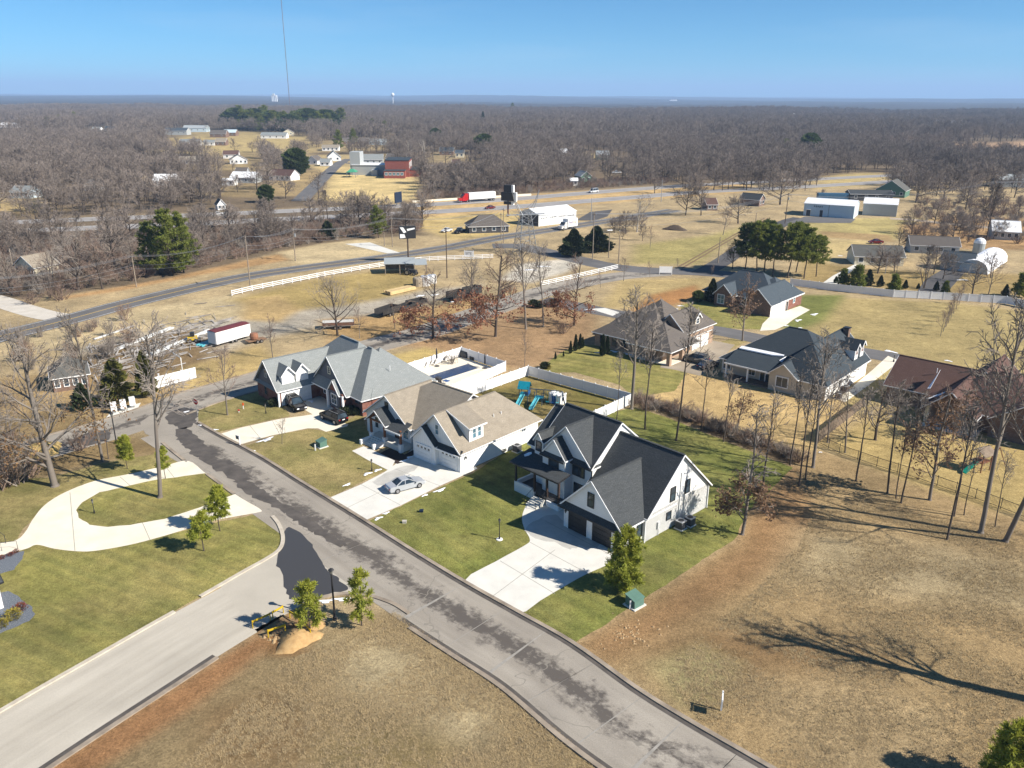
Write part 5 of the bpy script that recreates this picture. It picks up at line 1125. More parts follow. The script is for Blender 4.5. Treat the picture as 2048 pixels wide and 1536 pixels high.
tree('cedar', 1147, 512, 456, 'cedar_tree', 'large rounded cedar by the entrance road, nearer of the two', wide=1.0); tree('cedar', 1192, 503, 450, 'cedar_tree', 'large rounded cedar by the entrance road, farther of the two', wide=1.05); tree('bush', 1212, 503, 480, 'shrub', 'low dark evergreen at the foot of the rounded cedars', 'shrub')
tree('broad_pine1', 757, 476, 408, 'pine_tree', 'bushy pine beside the country road pole'); tree('cedar', 656, 478, 440, 'cedar_tree', 'dark cedar in the roadside wood'); tree('round_ever', 594, 352, 294, 'cedar_tree', 'big rounded evergreen beside the white cottages', wide=1.0)
tree('round_ever', 533, 405, 368, 'cedar_tree', 'dark evergreen among houses beyond the highway'); tree('round_ever', 968, 307, 266, 'pine_tree', 'round evergreen at the edge of a tan field', wide=1.1); tree('broad_pine0', 1000, 306, 280, 'pine_tree', 'smaller pine next to the round evergreen at the tan field')
tree('round_ever', 1618, 313, 264, 'pine_tree', 'large round evergreen crown rising from the bare wood', wide=1.05); tree('broad_pine2', 1570, 308, 276, 'pine_tree', 'pine just beside the large round evergreen in the wood', wide=1.2); tree('round_ever', 1468, 295, 272, 'pine_tree', 'small lone evergreen in the middle of the bare wood'); tree('round_ever', 871, 285, 255, 'pine_tree', 'dark pine behind the bare white trees near the school')
tree('broad_pine0', 677, 300, 258, 'pine_tree', 'tall pine above the blue roofs of the far street'); tree('broad_pine1', 706, 290, 255, 'pine_tree', 'dark pine cluster behind the far street'); tree('conic', 966, 252, 222, 'pine_tree', 'narrow dark conifer standing above the far wood', wide=.6)
for i in range(24):
    x = 472 + i * 9 + rnd.uniform(-5, 5); y = 262 - abs(i - 13) * .5 + rnd.uniform(-3, 5)
    tree(f'broad_pine{i % 3}' if i % 4 else 'round_ever', x, y, y - rnd.uniform(36, 47), 'pine_tree', 'dark pine in the far ridge grove below the mast', group='pine grove on the far ridge', wide=1.5)
for x, y, t in ((98, 258, 232), (120, 252, 228), (150, 245, 222), (96, 285, 265), (200, 285, 268), (1895, 330, 310), (1935, 328, 306), (1025, 222, 205), (745, 262, 236), (770, 268, 240)): tree('broad_pine2', x, y, t, 'pine_tree', 'scattered dark pine in the distant bare woods', group='scattered far pines', wide=1.2)
tree('pale', 1274, 464, 376, 'sycamore_tree', 'white limbed sycamore beside the entrance road field', wide=1.1)
for x, y, t, lb in ((568, 352, 298, 'white limbed sycamore beyond the highway near grey roofs'), (817, 322, 272, 'white limbed bare tree behind the red school'), (850, 318, 268, 'second white limbed bare tree behind the red school')): tree('pale', x, y, t, 'sycamore_tree', lb, wide=1.1)
for i, (x, y, t, k, wd, lb) in enumerate(((1251, 466, 418, 'multi0', .9, 'multi stemmed bare tree close to the white limbed sycamore'), (1285, 482, 444, 'wide1', .8, 'small dark bare tree below the white limbed sycamore'), (1300, 495, 448, 'young0', 1, 'pale upright young tree in the mown field'), (1371, 431, 350, 'wide2', .85, 'large bare tree at the far side of the mown field'), (1402, 431, 358, 'wide3', .9, 'bare tree next to the brown cottage by the mown field'), (1446, 470, 413, 'young1', 1.2, 'upright bare tree casting a long shadow on the mown field'), (1476, 447, 385, 'multi1', 1.2, 'broad multi stemmed bare tree by the field drive'), (1560, 409, 338, 'wide0', 1.25, 'very broad dense bare tree above the metal building'), (1642, 398, 376, 'wide1', 1.1, 'small round bare tree beside the metal building'), (1465, 537, 482, 'multi0', .8, 'clump of upright bare stems near the pine clump'), (1972, 482, 362, 'tall1', .8, 'tall bare tree by the brushy field'), (1948, 478, 428, 'wide3', .9, 'bare tree by the dark roofed sheds'), (2034, 442, 385, 'tall2', .9, 'bare tree at the edge of the brushy field'), (1755, 547, 484, 'wide2', 1.1, 'wide bare tree in front of the cream gabled house'), (1796, 498, 450, 'multi1', .9, 'dense upright bare tree behind the cream gabled house'), (1793, 548, 510, 'young1', 1, 'small bare tree at the cream gable wall'), (1848, 577, 516, 'multi0', 1.2, 'spreading bare tree by the dark farm drive'), (1944, 590, 522, 'wide1', 1, 'spreading bare tree below the dark farm shed'), (1975, 596, 515, 'young0', 1.2, 'bare young tree behind the long white fence'), (157, 580, 446, 'wide0', .95, 'very large bare tree beside the country road'), (100, 597, 520, 'multi1', 1, 'multi stemmed bare tree by the gravel track'), (205, 578, 470, 'oak0', 1.0, 'brown twigged oak next to the very large bare tree'), (25, 590, 500, 'wide3', 1, 'bare tree above the gravel track'), (122, 600, 560, 'brush0', 1, 'bare twiggy thicket bush by the gravel track'), (65, 607, 580, 'brush0', 1.3, 'dense round bare bush by the gravel track'))):
    tree(k, x, y, t, 'bare_tree' if 'brush' not in k else 'shrub', lb, 'tree' if 'brush' not in k else 'shrub', wide=wd)
for i in range(9):
    f = i / 8; tree('young%d' % (i % 2), 1881 + 42 * f, 672 - 72 * f, 672 - 72 * f - (52 - 12 * f), 'bare_tree', f'small bare tree in the hedge line across the dry field, {ORD[i]} from its near end', group='hedge line of small bare trees', wide=1.05)
for x, y, t, lb in ((550, 812, 795, 'dark shrub at the corner of the wide white garage'), (688, 826, 812, 'round shrub under the bay window of the brick house'), (703, 829, 811, 'larger round shrub at the foot of the brick wall'), (716, 829, 814, 'round shrub nearest the white cottage corner'), (1003, 905, 893, 'low green shrub between the white cottage and the farmhouse')): tree('bush', x, y, t, 'shrub', lb, 'shrub')
tree('young0', 25, 880, 760, 'bare_tree', 'bare tree at the thicket near the yellow sand heap'); tree('wide1', -20, 940, 760, 'bare_tree', 'bare crown at the edge of the thicket')
for x, y, s in ((10, 972, 90), (35, 965, 80), (60, 955, 55), (0, 930, 85), (-25, 960, 90), (20, 915, 60), (160, 900, 45), (75, 900, 40)): tree('brush%d' % (x % 2), x, y, y - s, 'shrub', 'bare grey thicket shrub beside the big ochre leaved oak', 'shrub', 'thicket by the ochre oak', wide=.9)
for i in range(34):
    x, y = rnd.uniform(0, 270), 0; y = 690 + rnd.uniform(-8, 70) - x * .17
    plant('brush%d' % (i % 2) if i % 3 else 'young0', P(x, y), rnd.uniform(2, 4.5), 'shrub', 'wispy bare shrub in the tall straw below the country road', 'shrub', 'wispy shrubs in the roadside straw', wide=.7)
# brush line between the lawn and the beige house
for i in range(46):
    f = i / 45; a = (1272, 812); b = (1345, 832); c = (1440, 868); d = (1590, 925)
    t = f * 3; p, q = ((a, b), (b, c), (c, d))[min(int(t), 2)]; t -= min(int(t), 2)
    X, Y = P(p[0] + (q[0] - p[0]) * t, p[1] + (q[1] - p[1]) * t - 6); plant('brush%d' % (i % 2), (X + rnd.uniform(-1, 1), Y + rnd.uniform(-1.4, 1.4)), rnd.uniform(1.0, 2.6), 'shrub', 'bare brush in the dark strip behind the farmhouse lawn', 'shrub', 'brush strip behind the farmhouse lawn', wide=1.2)
# ---------------------------------------------------------------- woods
def rand_in(px, n, seed):
    poly = W(px); r = random.Random(seed); xs = [p[0] for p in poly]; ys = [p[1] for p in poly]; out = []
    while len(out) < n:
        X, Y = r.uniform(min(xs), max(xs)), r.uniform(min(ys), max(ys))
        if inside(np.array([X]), np.array([Y]), poly)[0] and all((X - a) ** 2 + (Y - b) ** 2 > 9 for a, b in out): out.append((X, Y))
    return out
WK = ['wide0', 'wide1', 'wide2', 'wide3', 'tall0', 'tall1', 'multi0', 'multi1', 'oak0', 'oak1']
def wood(px, n, seed, lo, hi, label, group, wide=1.0, keys=WK):
    r = random.Random(seed)
    for X, Y in rand_in(px, n, seed): plant(r.choice(keys), (X, Y), r.uniform(lo, hi), 'bare_tree', label, 'tree', group, wide)
wood([(-30, 470), (-30, 585), (40, 590), (110, 582), (330, 545), (560, 492), (720, 470), (800, 464), (845, 455), (845, 436), (700, 436), (560, 449), (280, 468)], 78, 11, 7.5, 14, 'bare grey tree in the roadside wood below the highway', 'roadside wood below the highway')
wood([(835, 399), (1000, 388), (1340, 362), (1340, 345), (1100, 352), (900, 362), (840, 385)], 52, 12, 9, 15, 'bare tree in the dark belt of wood above the highway', 'wood belt above the highway')
wood([(-30, 438), (380, 420), (600, 405), (640, 385), (560, 372), (300, 352), (-30, 350)], 48, 13, 9, 15, 'bare tree among the houses beyond the highway', 'trees among the houses beyond the highway')
wood([(1830, 430), (1900, 425), (2080, 420), (2080, 350), (1830, 370)], 26, 14, 10, 16, 'bare tree in the wood beyond the farm track', 'wood beyond the farm track')
wood([(1800, 470), (1830, 440), (1960, 462), (2060, 470), (2060, 500), (1960, 498)], 12, 18, 6, 11, 'bare tree in the brushy field by the farm track', 'trees in the brushy field')
wood([(1690, 545), (1880, 560), (2060, 590), (2060, 560), (1900, 535), (1760, 515)], 9, 19, 5, 9, 'bare yard tree between the long fence and the cottages', 'yard trees behind the long fence')
wood([(1290, 393), (1420, 388), (1560, 384), (1650, 380), (1650, 362), (1500, 366), (1340, 374)], 44, 15, 9, 15, 'bare tree in the belt hiding the highway beyond the mown field', 'tree belt before the highway')
wood([(1205, 470), (1235, 445), (1290, 440), (1280, 460), (1245, 480)], 9, 16, 3, 7, 'bare tangled tree in the thicket by the sycamore', 'thicket by the sycamore', 1.0, ['multi0', 'multi1', 'oak0'])
# far woods: one mass of bare crowns
src = bpy.data.collections.new('wood_kinds'); src2 = bpy.data.collections.new('brush_kinds')
for i in range(6):
    a, t, tips = bare_tree(seed=300 + i, trunk=.2, spread=.95, limbs=13, subs=5, twigs=4, up=.35, rad=.018, limb_len=.5, ends=1, tw=2.3, wander=.12); fix_height([a, t])
    mb = MB(); mb.v = a.v + t.v; n0 = len(a.v); mb.f = a.f + [tuple(k + n0 for k in f) for f in t.f]; mb.m = [0] * len(a.f) + [1] * len(t.f)
    o = bpy.data.objects.new('wood_crown', mb.data('wood_crown', [BARKD, TWIGF], False, False)); src.objects.link(o)
for i in range(3):
    o = bpy.data.objects.new('brush_clump', KINDS['brush%d' % (i % 2)][0][1]); src2.objects.link(o)
def scatter(name, pts, coll, lo, hi, label, wide=(1, 1)):
    m = bpy.data.meshes.new(name); m.from_pydata([(p[0], p[1], p[2] if len(p) > 2 else 0) for p in pts], [], []); o = inst(name, m); tag(o, label, 'woods', None, 'stuff')
    ng = bpy.data.node_groups.new(name, 'GeometryNodeTree'); ng.interface.new_socket('Geometry', in_out='INPUT', socket_type='NodeSocketGeometry'); ng.interface.new_socket('Geometry', in_out='OUTPUT', socket_type='NodeSocketGeometry')
    gi = ng.nodes.new('NodeGroupInput'); go = ng.nodes.new('NodeGroupOutput'); ip = ng.nodes.new('GeometryNodeInstanceOnPoints'); ci = ng.nodes.new('GeometryNodeCollectionInfo')
    ci.inputs['Collection'].default_value = coll; ci.inputs['Separate Children'].default_value = True; ci.inputs['Reset Children'].default_value = True
    rv = ng.nodes.new('FunctionNodeRandomValue'); rv.data_type = 'FLOAT_VECTOR'; rv.inputs[0].default_value = (-.06, -.06, 0); rv.inputs[1].default_value = (.06, .06, 6.28)
    rs = ng.nodes.new('FunctionNodeRandomValue'); rs.data_type = 'FLOAT'; rs.inputs[2].default_value = lo; rs.inputs[3].default_value = hi
    L = ng.links.new; L(gi.outputs[0], ip.inputs['Points']); L(ci.outputs[0], ip.inputs['Instance']); ip.inputs['Pick Instance'].default_value = True
    L(rv.outputs[0], ip.inputs['Rotation']); L(rs.outputs[1], ip.inputs['Scale']); L(ip.outputs[0], go.inputs[0])
    md = o.modifiers.new('scatter', 'NODES'); md.node_group = ng; return o
FIELDS = [W([(a, max(b, 222)) for a, b in px]) for px, c, s in ZONES if c not in (WOODS,)]
CLEAR = []   # filled from the far houses below
for (hx_, hy_) in ((352, 268), (386, 262), (435, 274), (457, 272), (378, 292), (417, 290), (440, 292), (462, 315), (478, 327), (378, 327), (482, 351), (487, 364), (455, 369), (330, 369), (185, 378), (38, 394), (56, 342), (545, 277), (560, 357), (625, 328), (648, 331), (667, 320), (662, 301), (717, 288), (752, 290), (740, 327), (790, 324), (918, 314), (892, 310), (912, 334), (1126, 317), (1205, 319), (1172, 363), (1147, 370), (1240, 348), (704, 350), (220, 266), (192, 266), (550, 408), (525, 400), (443, 417), (71, 243), (16, 254), (730, 248)):
    X, Y = P(hx_, hy_); CLEAR.append((X, Y, 13 + Y * .012))
rg = np.random.default_rng(17)
def far_points(y0, y1, dens, seed):
    g2 = np.random.default_rng(seed); half = .70; A_ = half * (y1 ** 2 - y0 ** 2); n = int(A_ * dens)
    Y = np.sqrt(g2.uniform(y0 ** 2, y1 ** 2, n)); X = g2.uniform(-half, half, n) * Y
    keep = np.ones(n, bool)
    for poly in FIELDS: keep &= ~inside(X, Y, poly)
    for (a, b, r_) in CLEAR: keep &= ~((np.abs(X - a) < r_) & (Y > b - r_ * 2.6) & (Y < b + r_))
    for line, wd in ((h1c, 13), (h2c, 13), (smooth_poly(SR, 6, False), 9), (CRc, 9)):
        for i in range(len(line) - 1):
            (x0, y0_), (x1, y1_) = line[i], line[i + 1]; dx, dy = x1 - x0, y1_ - y0_; L = dx * dx + dy * dy + 1e-6
            t = np.clip(((X - x0) * dx + (Y - y0_) * dy) / L, 0, 1); keep &= np.hypot(X - x0 - t * dx, Y - y0_ - t * dy) > wd
    cl = np.sin(X / 37 + np.sin(Y / 51) * 2) + np.sin(Y / 43 + X / 90); keep &= (cl > -1.35)
    X, Y = X[keep], Y[keep]
    hl = np.clip((np.hypot(X, Y) - 3000) / 9000, 0, 1); gf = np.clip((np.hypot(X, Y) - 1500) / 700, 0, 1)
    Z = hl * 20 + gf * (3 * np.sin(X / 61 + 2 * np.sin(Y / 170)) * np.sin(Y / 83 + X / 210) + 3 * np.sin(X / 143 - Y / 260)) - .2
    return list(zip(X.tolist(), Y.tolist(), Z.tolist()))
pn = [p for p in far_points(300, 900, 1 / 50, 5) if not (P(1340, 396)[1] > p[1] and p[0] > -50 and p[0] < 150 and p[1] < 372)]
pn = [p for p in pn if inside(np.array([p[0]]), np.array([p[1]]), W([(-600, 225), (-600, 440), (0, 438), (400, 422), (640, 404), (840, 396), (1340, 366), (1640, 352), (1830, 392), (2080, 372), (2700, 330), (2700, 225)]))[0]]
scatter('woodland', pn, src, 8.5, 15, 'grey bare woodland spreading behind the highway to the far plain')
scatter('distant_woodland', far_points(900, 2600, 1 / 150, 6), src, 12, 20, 'hazy unbroken bare woodland on the plain under the skyline')
bp_ = rand_in([(-30, 475), (-30, 590), (40, 592), (110, 585), (330, 552), (560, 497), (720, 473), (840, 464), (845, 440), (700, 440), (560, 455), (280, 475)], 620, 31) + rand_in([(835, 400), (1000, 390), (1340, 366), (1340, 355), (1000, 372), (840, 388)], 260, 32) + rand_in([(1830, 440), (1950, 445), (2080, 452), (2080, 400), (1830, 405)], 110, 33) + rand_in([(1810, 455), (1920, 440), (2080, 448), (2100, 498), (1960, 497), (1815, 487)], 45, 34)
scatter('undergrowth', bp_, src2, 1.6, 4.2, 'brown brush under the bare roadside trees')
# dry grass tufts over the two near fields
def tuft(seed, n=14, mat=None):
    r = random.Random(seed); m = MB()
    for _ in range(n):
        p = Vector((r.gauss(0, .16), r.gauss(0, .16), 0)); d = Vector((r.gauss(0, .7), r.gauss(0, .7), r.uniform(.35, 1))).normalized() * r.uniform(.14, .34); s_ = Vector((-d.y, d.x, 0)).normalized() * .02
        m.poly([p - s_, p + s_, p + d])
    return m.data('tuft', mat, False, False)
STRAWB = M('straw_blade', (.50, .39, .22), (.38, .28, .15), .35, 1); STRAWD = M('brown_blade', (.26, .19, .115), (.36, .29, .17), .35, 1)
gsrc = bpy.data.collections.new('tuft_kinds')
for i in range(5): o = bpy.data.objects.new('tuft', tuft(500 + i, 16, STRAWB if i < 3 else STRAWD)); gsrc.objects.link(o)
def field_points(px, n, seed, avoid=()):
    poly = W(px); g2 = np.random.default_rng(seed); xs = [p[0] for p in poly]; ys = [p[1] for p in poly]
    X = g2.uniform(min(xs), max(xs), n * 3); Y = g2.uniform(min(ys), max(ys), n * 3); k = inside(X, Y, poly)
    cl = np.sin(X * .55 + 2 * np.sin(Y * .31)) + np.sin(Y * .63 + 1.7 * np.sin(X * .27)) + g2.normal(0, .8, X.shape); k &= cl > -.3
    for a in avoid: k &= ~inside(X, Y, W(a))
    return list(zip(X[k][:n].tolist(), Y[k][:n].tolist()))
gp = field_points([(1640, 1000), (1800, 990), (2100, 1080), (2200, 1560), (1570, 1560), (1400, 1440), (1320, 1340), (1480, 1210), (1600, 1090)], 22000, 41) + field_points([(720, 1262), (790, 1225), (960, 1345), (1210, 1536), (1000, 1640), (300, 1600), (560, 1330)], 12000, 42)
gp += field_points([(1640, 1000), (1590, 945), (1700, 960), (1900, 1040), (2100, 1100), (1900, 1080)], 4000, 43)
scatter('dry_grass', gp, gsrc, .3, .85, 'dry winter grass tufts over the near fields')
# ---------------------------------------------------------------- vehicles
def wheel_mesh(r=.34, wd=.24):
    k = ('wheel', r, wd)
    if k not in MESHES:
        def cyl(r0, r1, w0, w1, n=14):
            m = MB(); pts = []
            for (rr, y) in ((r1, w0), (r0, w0), (r0, w1), (r1, w1)):
                for i in range(n):
                    t = 2 * math.pi * i / n; pts.append((rr * math.cos(t), y, rr * math.sin(t)))
            fs = [(a * n + i, a * n + (i + 1) % n, (a + 1) * n + (i + 1) % n, (a + 1) * n + i) for a in range(3) for i in range(n)]
            fs += [tuple(range(n)), tuple(range(3 * n, 4 * n))]; m.mesh(pts, fs); return m
        MESHES[k] = (cyl(r, r * .66, -wd / 2, wd / 2).data('tyre', TYRE), cyl(r * .62, r * .3, -wd / 2 - .012, wd / 2 + .012).data('rim', RIM))
    return MESHES[k]
def add_wheels(e, xs, half, r=.34, wd=.24):
    tm, rm = wheel_mesh(r, wd)
    for x in xs:
        for sg in (-1, 1):
            w_ = empty('wheel', (x, sg * half, r)); w_.parent = e; inst('tyre', tm, w_); inst('rim', rm, w_)
HEADL = glass('headlight_glass', (.55, .57, .6), .15); TAILL = M('tail_light', (.35, .01, .01), None, 3, .25)
def paint(name, c): 
    m = M(name, c, tuple(x * .93 for x in c), 2, .22, .25, .5); return m
def place(rear, front, z=0.0):
    a, b = P(*rear), P(*front); return ((a[0] + b[0]) / 2, (a[1] + b[1]) / 2, z), math.atan2(b[1] - a[1], b[0] - a[0])
def car(name, label, rear, front, col, L=4.8, Wd=1.85, Ht=1.45, style='sedan', cat='car', group=None, z=.03):
    loc, rz = place(rear, front, z); e = empty(name, loc, rz, label, cat, group); h = L / 2; w_ = Wd / 2
    S = {'sedan': [(-1, .45, .80, .86), (-.96, .30, .92, .93), (-.62, .24, .99, .99), (-.2, .24, .96, 1), (.3, .24, .95, 1), (.62, .24, .90, .98), (.92, .28, .74, .92), (1, .38, .62, .80)],
         'suv': [(-1, .48, 1.02, .88), (-.97, .34, 1.10, .94), (-.6, .28, 1.12, 1), (0, .28, 1.08, 1), (.3, .28, 1.06, 1), (.62, .28, 1.02, .98), (.93, .32, .92, .94), (1, .44, .76, .84)],
         'pickup': [(-1, .5, 1.02, .96), (-.98, .4, 1.06, .97), (-.5, .32, 1.06, 1), (0, .32, 1.06, 1), (.3, .32, 1.08, 1), (.62, .32, 1.06, .98), (.95, .36, .98, .94), (1, .46, .8, .88)],
         'van': [(-1, .4, 1.2, .95), (-.98, .3, 1.2, .97), (-.3, .26, 1.15, 1), (.3, .26, 1.1, 1), (.62, .26, 1.05, .98), (.93, .3, .9, .92), (1, .4, .74, .84)]}[style]
    m = MB(); rows = []
    for x, z0, z1, f in S:
        yw = w_ * f; zm = z0 + (z1 - z0) * .55
        rows.append([(x * h, -yw * .93, z0), (x * h, -yw, zm), (x * h, -yw * .95, z1 - .03), (x * h, -yw * .84, z1), (x * h, yw * .84, z1), (x * h, yw * .95, z1 - .03), (x * h, yw, zm), (x * h, yw * .93, z0)])
    pts = [p for r_ in rows for p in r_]; fs = []
    for i in range(len(rows) - 1):
        for k in range(8): fs.append((i * 8 + k, i * 8 + (k + 1) % 8, (i + 1) * 8 + (k + 1) % 8, (i + 1) * 8 + k))
    fs += [tuple(range(8)), tuple(range((len(rows) - 1) * 8, len(rows) * 8))[::-1]]; m.mesh(pts, fs); m.obj('body', col, e)
    cb = {'sedan': (-.66, -.30, .10, .44, .97), 'suv': (-.95, -.84, .12, .45, 1.09), 'pickup': (-.22, -.12, .24, .46, 1.07), 'van': (-.98, -.92, .34, .62, 1.14)}[style]
    x0, x1, x2, x3 = [c * h for c in cb[:4]]; zb = cb[4]; g = MB(); a, b = w_ * .90, w_ * .70
    g.mesh([(x0, -a, zb - .05), (x3, -a, zb - .05), (x3, a, zb - .05), (x0, a, zb - .05), (x1, -b, Ht - .05), (x2, -b, Ht - .05), (x2, b, Ht - .05), (x1, b, Ht - .05)], [(0, 1, 5, 4), (1, 2, 6, 5), (2, 3, 7, 6), (3, 0, 4, 7), (4, 5, 6, 7)]); g.obj('windows', GLASS, e)
    r_ = MB(); r_.mesh([(x1 - .03, -b - .03, Ht - .06), (x2 + .03, -b - .03, Ht - .06), (x2 + .03, b + .03, Ht - .06), (x1 - .03, b + .03, Ht - .06), (x1 + .05, -b + .08, Ht), (x2 - .05, -b + .08, Ht), (x2 - .05, b - .08, Ht), (x1 + .05, b - .08, Ht)], [(0, 1, 5, 4), (1, 2, 6, 5), (2, 3, 7, 6), (3, 0, 4, 7), (4, 5, 6, 7), (0, 3, 2, 1)])
    for sg in (-1, 1):
        for p, q in (((x0, sg * a, zb), (x1, sg * b, Ht - .03)), ((x3, sg * a, zb), (x2, sg * b, Ht - .03)), (((x0 + x3) / 2 - .1, sg * a * 1.005, zb), ((x1 + x2) / 2 - .05, sg * b * 1.01, Ht - .03))): r_.bar(p, q, .09)
    r_.obj('roof', col, e)
    if style == 'pickup':
        bd = MB(); bd.box((-h * .93, -w_ * .78, 1.0), (-h * .27, w_ * .78, 1.075)); bd.obj('cargo_bed', BLACK, e)
    if style == 'suv':
        rl_ = MB()
        for sg in (-1, 1): rl_.bar((x1 + .1, sg * b * .9, Ht + .05), (x2 - .1, sg * b * .9, Ht + .05), .05)
        rl_.obj('roof_rail', STEEL, e)
    for sg in (-1, 1):
        q = MB(); q.box((h * .955, sg * w_ * .62 - .17, S[-1][2] - .14), (h * 1.004, sg * w_ * .62 + .17, S[-1][2] - .0)); q.obj('headlight', HEADL, e)
        q = MB(); q.box((-h * 1.004, sg * w_ * .70 - .14, S[0][2] - .2), (-h * .955, sg * w_ * .70 + .14, S[0][2] - .02)); q.obj('tail_light', TAILL, e)
        q = MB(); q.box((x3 - .1, sg * w_ * 1.0, zb - .06), (x3 + .08, sg * (w_ + .2), zb + .08)); q.obj('wing_mirror', col, e)
    pl = MB(); pl.box((-h * 1.006, -.22, S[0][2] - .24), (-h * .99, .22, S[0][2] - .1)); pl.obj('number_plate', WHITE, e)
    gr = MB(); gr.box((h * .97, -w_ * .4, .42), (h * 1.006, w_ * .4, S[-1][2] - .06)); gr.obj('grille', BLACK, e)
    r = .34 if style == 'sedan' else .38; add_wheels(e, (-h * .60, h * .62), w_ - .11, r, .24); return e
PBLK = paint('black_car_paint', (.012, .012, .014)); PSIL = paint('silver_car_paint', (.46, .48, .51)); PWHT = paint('white_car_paint', (.74, .74, .74)); PRED = paint('red_truck_paint', (.50, .015, .02)); PMAR = paint('maroon_car_paint', (.17, .02, .02)); PBLU = paint('navy_car_paint', (.02, .035, .07)); PGRY = paint('grey_car_paint', (.10, .105, .11))
car('parked_suv', 'black suv parked facing out before the wide white garage door', (578, 805), (606, 826), PBLK, 5.1, 2.0, 1.8, 'suv')
car('parked_suv', 'dark glossy suv parked at the turn of the curving driveway', (690, 851), (646, 832), PBLK, 5.0, 2.0, 1.75, 'suv')
car('parked_sedan', 'silver sedan parked on the pale driveway of the white cottage', (779, 985), (842, 968), PSIL, 4.85, 1.85, 1.46)
car('parked_suv', 'grey suv parked beside the mixed brick house', (1409, 728), (1372, 720), PGRY, 4.9, 1.95, 1.75, 'suv')
car('parked_car', 'dark navy car in the shade beside the beige house', (1398, 741), (1434, 729), PBLU, 4.8, 1.85, 1.5)
car('pickup_truck', 'black pickup parked before the low brown roofed building', (931, 463), (909, 469), PBLK, 6, 2.0, 1.9, 'pickup', 'truck')
car('parked_car', 'white car parked by the road west of the black pickup', (903, 462), (883, 466), PWHT, 4.8, 1.85, 1.5)
car('moving_car', 'white car driving on the highway behind roadside trees', (445, 430), (424, 432), PWHT, 4.8, 1.85, 1.5, z=.08)
car('moving_car', 'maroon car driving on the highway below the red lorry', (990, 417), (970, 419), PMAR, 4.8, 1.85, 1.5, z=.08)
car('moving_van', 'white van driving on the upper carriageway', (1197, 384.5), (1177, 386.5), PWHT, 5.6, 2.0, 2.2, 'van', 'van', z=.08)
car('pickup_truck', 'dark pickup parked between the two metal buildings and long shed', (1712, 396), (1690, 397), PBLK, 6, 2.0, 1.9, 'pickup', 'truck')
car('parked_car', 'maroon car parked behind the cream gabled house', (1758, 487), (1744, 487), PMAR, 4.8, 1.85, 1.5)
car('parked_car', 'dark car parked at the end of the grey cottage', (1832, 499), (1818, 499), PBLK, 4.8, 1.85, 1.5)
car('pickup_truck', 'white pickup under bare trees across the highway', (1240, 347), (1226, 347), PWHT, 5.8, 2, 1.9, 'pickup', 'truck')
def text_mesh(body, size, mat, parent, loc, rot, ext=.01, name='lettering', bold=0.0):
    c = bpy.data.curves.new('lettering', 'FONT'); c.body = body; c.size = size; c.extrude = ext; c.align_x = 'LEFT'; c.align_y = 'CENTER'; c.offset = bold
    o = bpy.data.objects.new('lettering', c); COL.objects.link(o); dg = bpy.context.evaluated_depsgraph_get(); dg.update()
    m = bpy.data.meshes.new_from_object(o.evaluated_get(dg)); bpy.data.objects.remove(o); m.materials.clear(); m.materials.append(mat)
    return inst(name, m, parent, loc, rot)
# red lorry on the upper carriageway
loc, rz = place((990, 400.5), (917, 405.5), .06); tr = empty('articulated_lorry', loc, rz, 'red cab lorry hauling a long white box trailer on the highway', 'lorry')
def bx(name, a, b, mat, par):
    m = MB(); m.box(a, b); return m.obj(name, mat, par)
bx('trailer', (-9.2, -1.28, 1.2), (4.6, 1.28, 4.1), WHITE, tr); bx('trailer_frame', (-9.0, -1.0, .95), (4.4, 1.0, 1.195), BLACK, tr)
cb = MB(); cb.mesh([(5.2, -1.2, .7), (8.0, -1.2, .7), (8.0, 1.2, .7), (5.2, 1.2, .7), (5.2, -1.2, 3.9), (6.6, -1.2, 4.0), (6.6, 1.2, 4.0), (5.2, 1.2, 3.9), (8.0, -1.15, 2.5), (8.0, 1.15, 2.5)], [(0, 1, 8, 5, 4), (1, 2, 9, 8), (2, 3, 7, 6, 9), (3, 0, 4, 7), (4, 5, 6, 7), (5, 8, 9, 6), (0, 3, 2, 1)]); cb.box((8.0, -1.05, .7), (9.6, 1.05, 2.0)); cb.obj('cab', PRED, tr)
wsd = MB(); wsd.slab([(7.98, -1.0, 2.6), (7.98, 1.0, 2.6), (7.05, 1.0, 3.55), (7.05, -1.0, 3.55)], (.06, 0, .03)); wsd.obj('windscreen', GLASS, tr); bx('bumper', (9.6, -1.2, .4), (9.8, 1.2, .95), RIM, tr); bx('fuel_tank', (5.4, -1.3, .5), (7.2, -1.05, 1.1), RIM, tr)
add_wheels(tr, (-8.2, -6.9, 4.3, 5.6, 8.9), 1.05, .5, .4)
# parcel truck
loc, rz = place((1159, 455), (1111, 462.5), .05); pt = empty('delivery_truck', loc, rz, 'white parcel delivery truck with purple and orange lettering', 'truck')
bx('cargo_box', (-4.0, -1.25, 1.0), (1.3, 1.25, 3.9), WHITE, pt); cb = MB(); cb.mesh([(1.5, -1.15, .6), (3.0, -1.15, .6), (3.0, 1.15, .6), (1.5, 1.15, .6), (1.5, -1.1, 2.9), (2.4, -1.1, 2.9), (2.4, 1.1, 2.9), (1.5, 1.1, 2.9), (3.0, -1.1, 1.9), (3.0, 1.1, 1.9)], [(0, 1, 8, 5, 4), (1, 2, 9, 8), (2, 3, 7, 6, 9), (3, 0, 4, 7), (4, 5, 6, 7), (5, 8, 9, 6), (0, 3, 2, 1)]); cb.box((3.0, -1.0, .6), (4.3, 1.0, 1.6)); cb.obj('cab', PWHT, pt)
wsd = MB(); wsd.slab([(3.0, -.95, 1.95), (3.0, .95, 1.95), (2.45, .95, 2.8), (2.45, -.95, 2.8)], (.05, 0, .03)); wsd.obj('windscreen', GLASS, pt); sg_ = 1
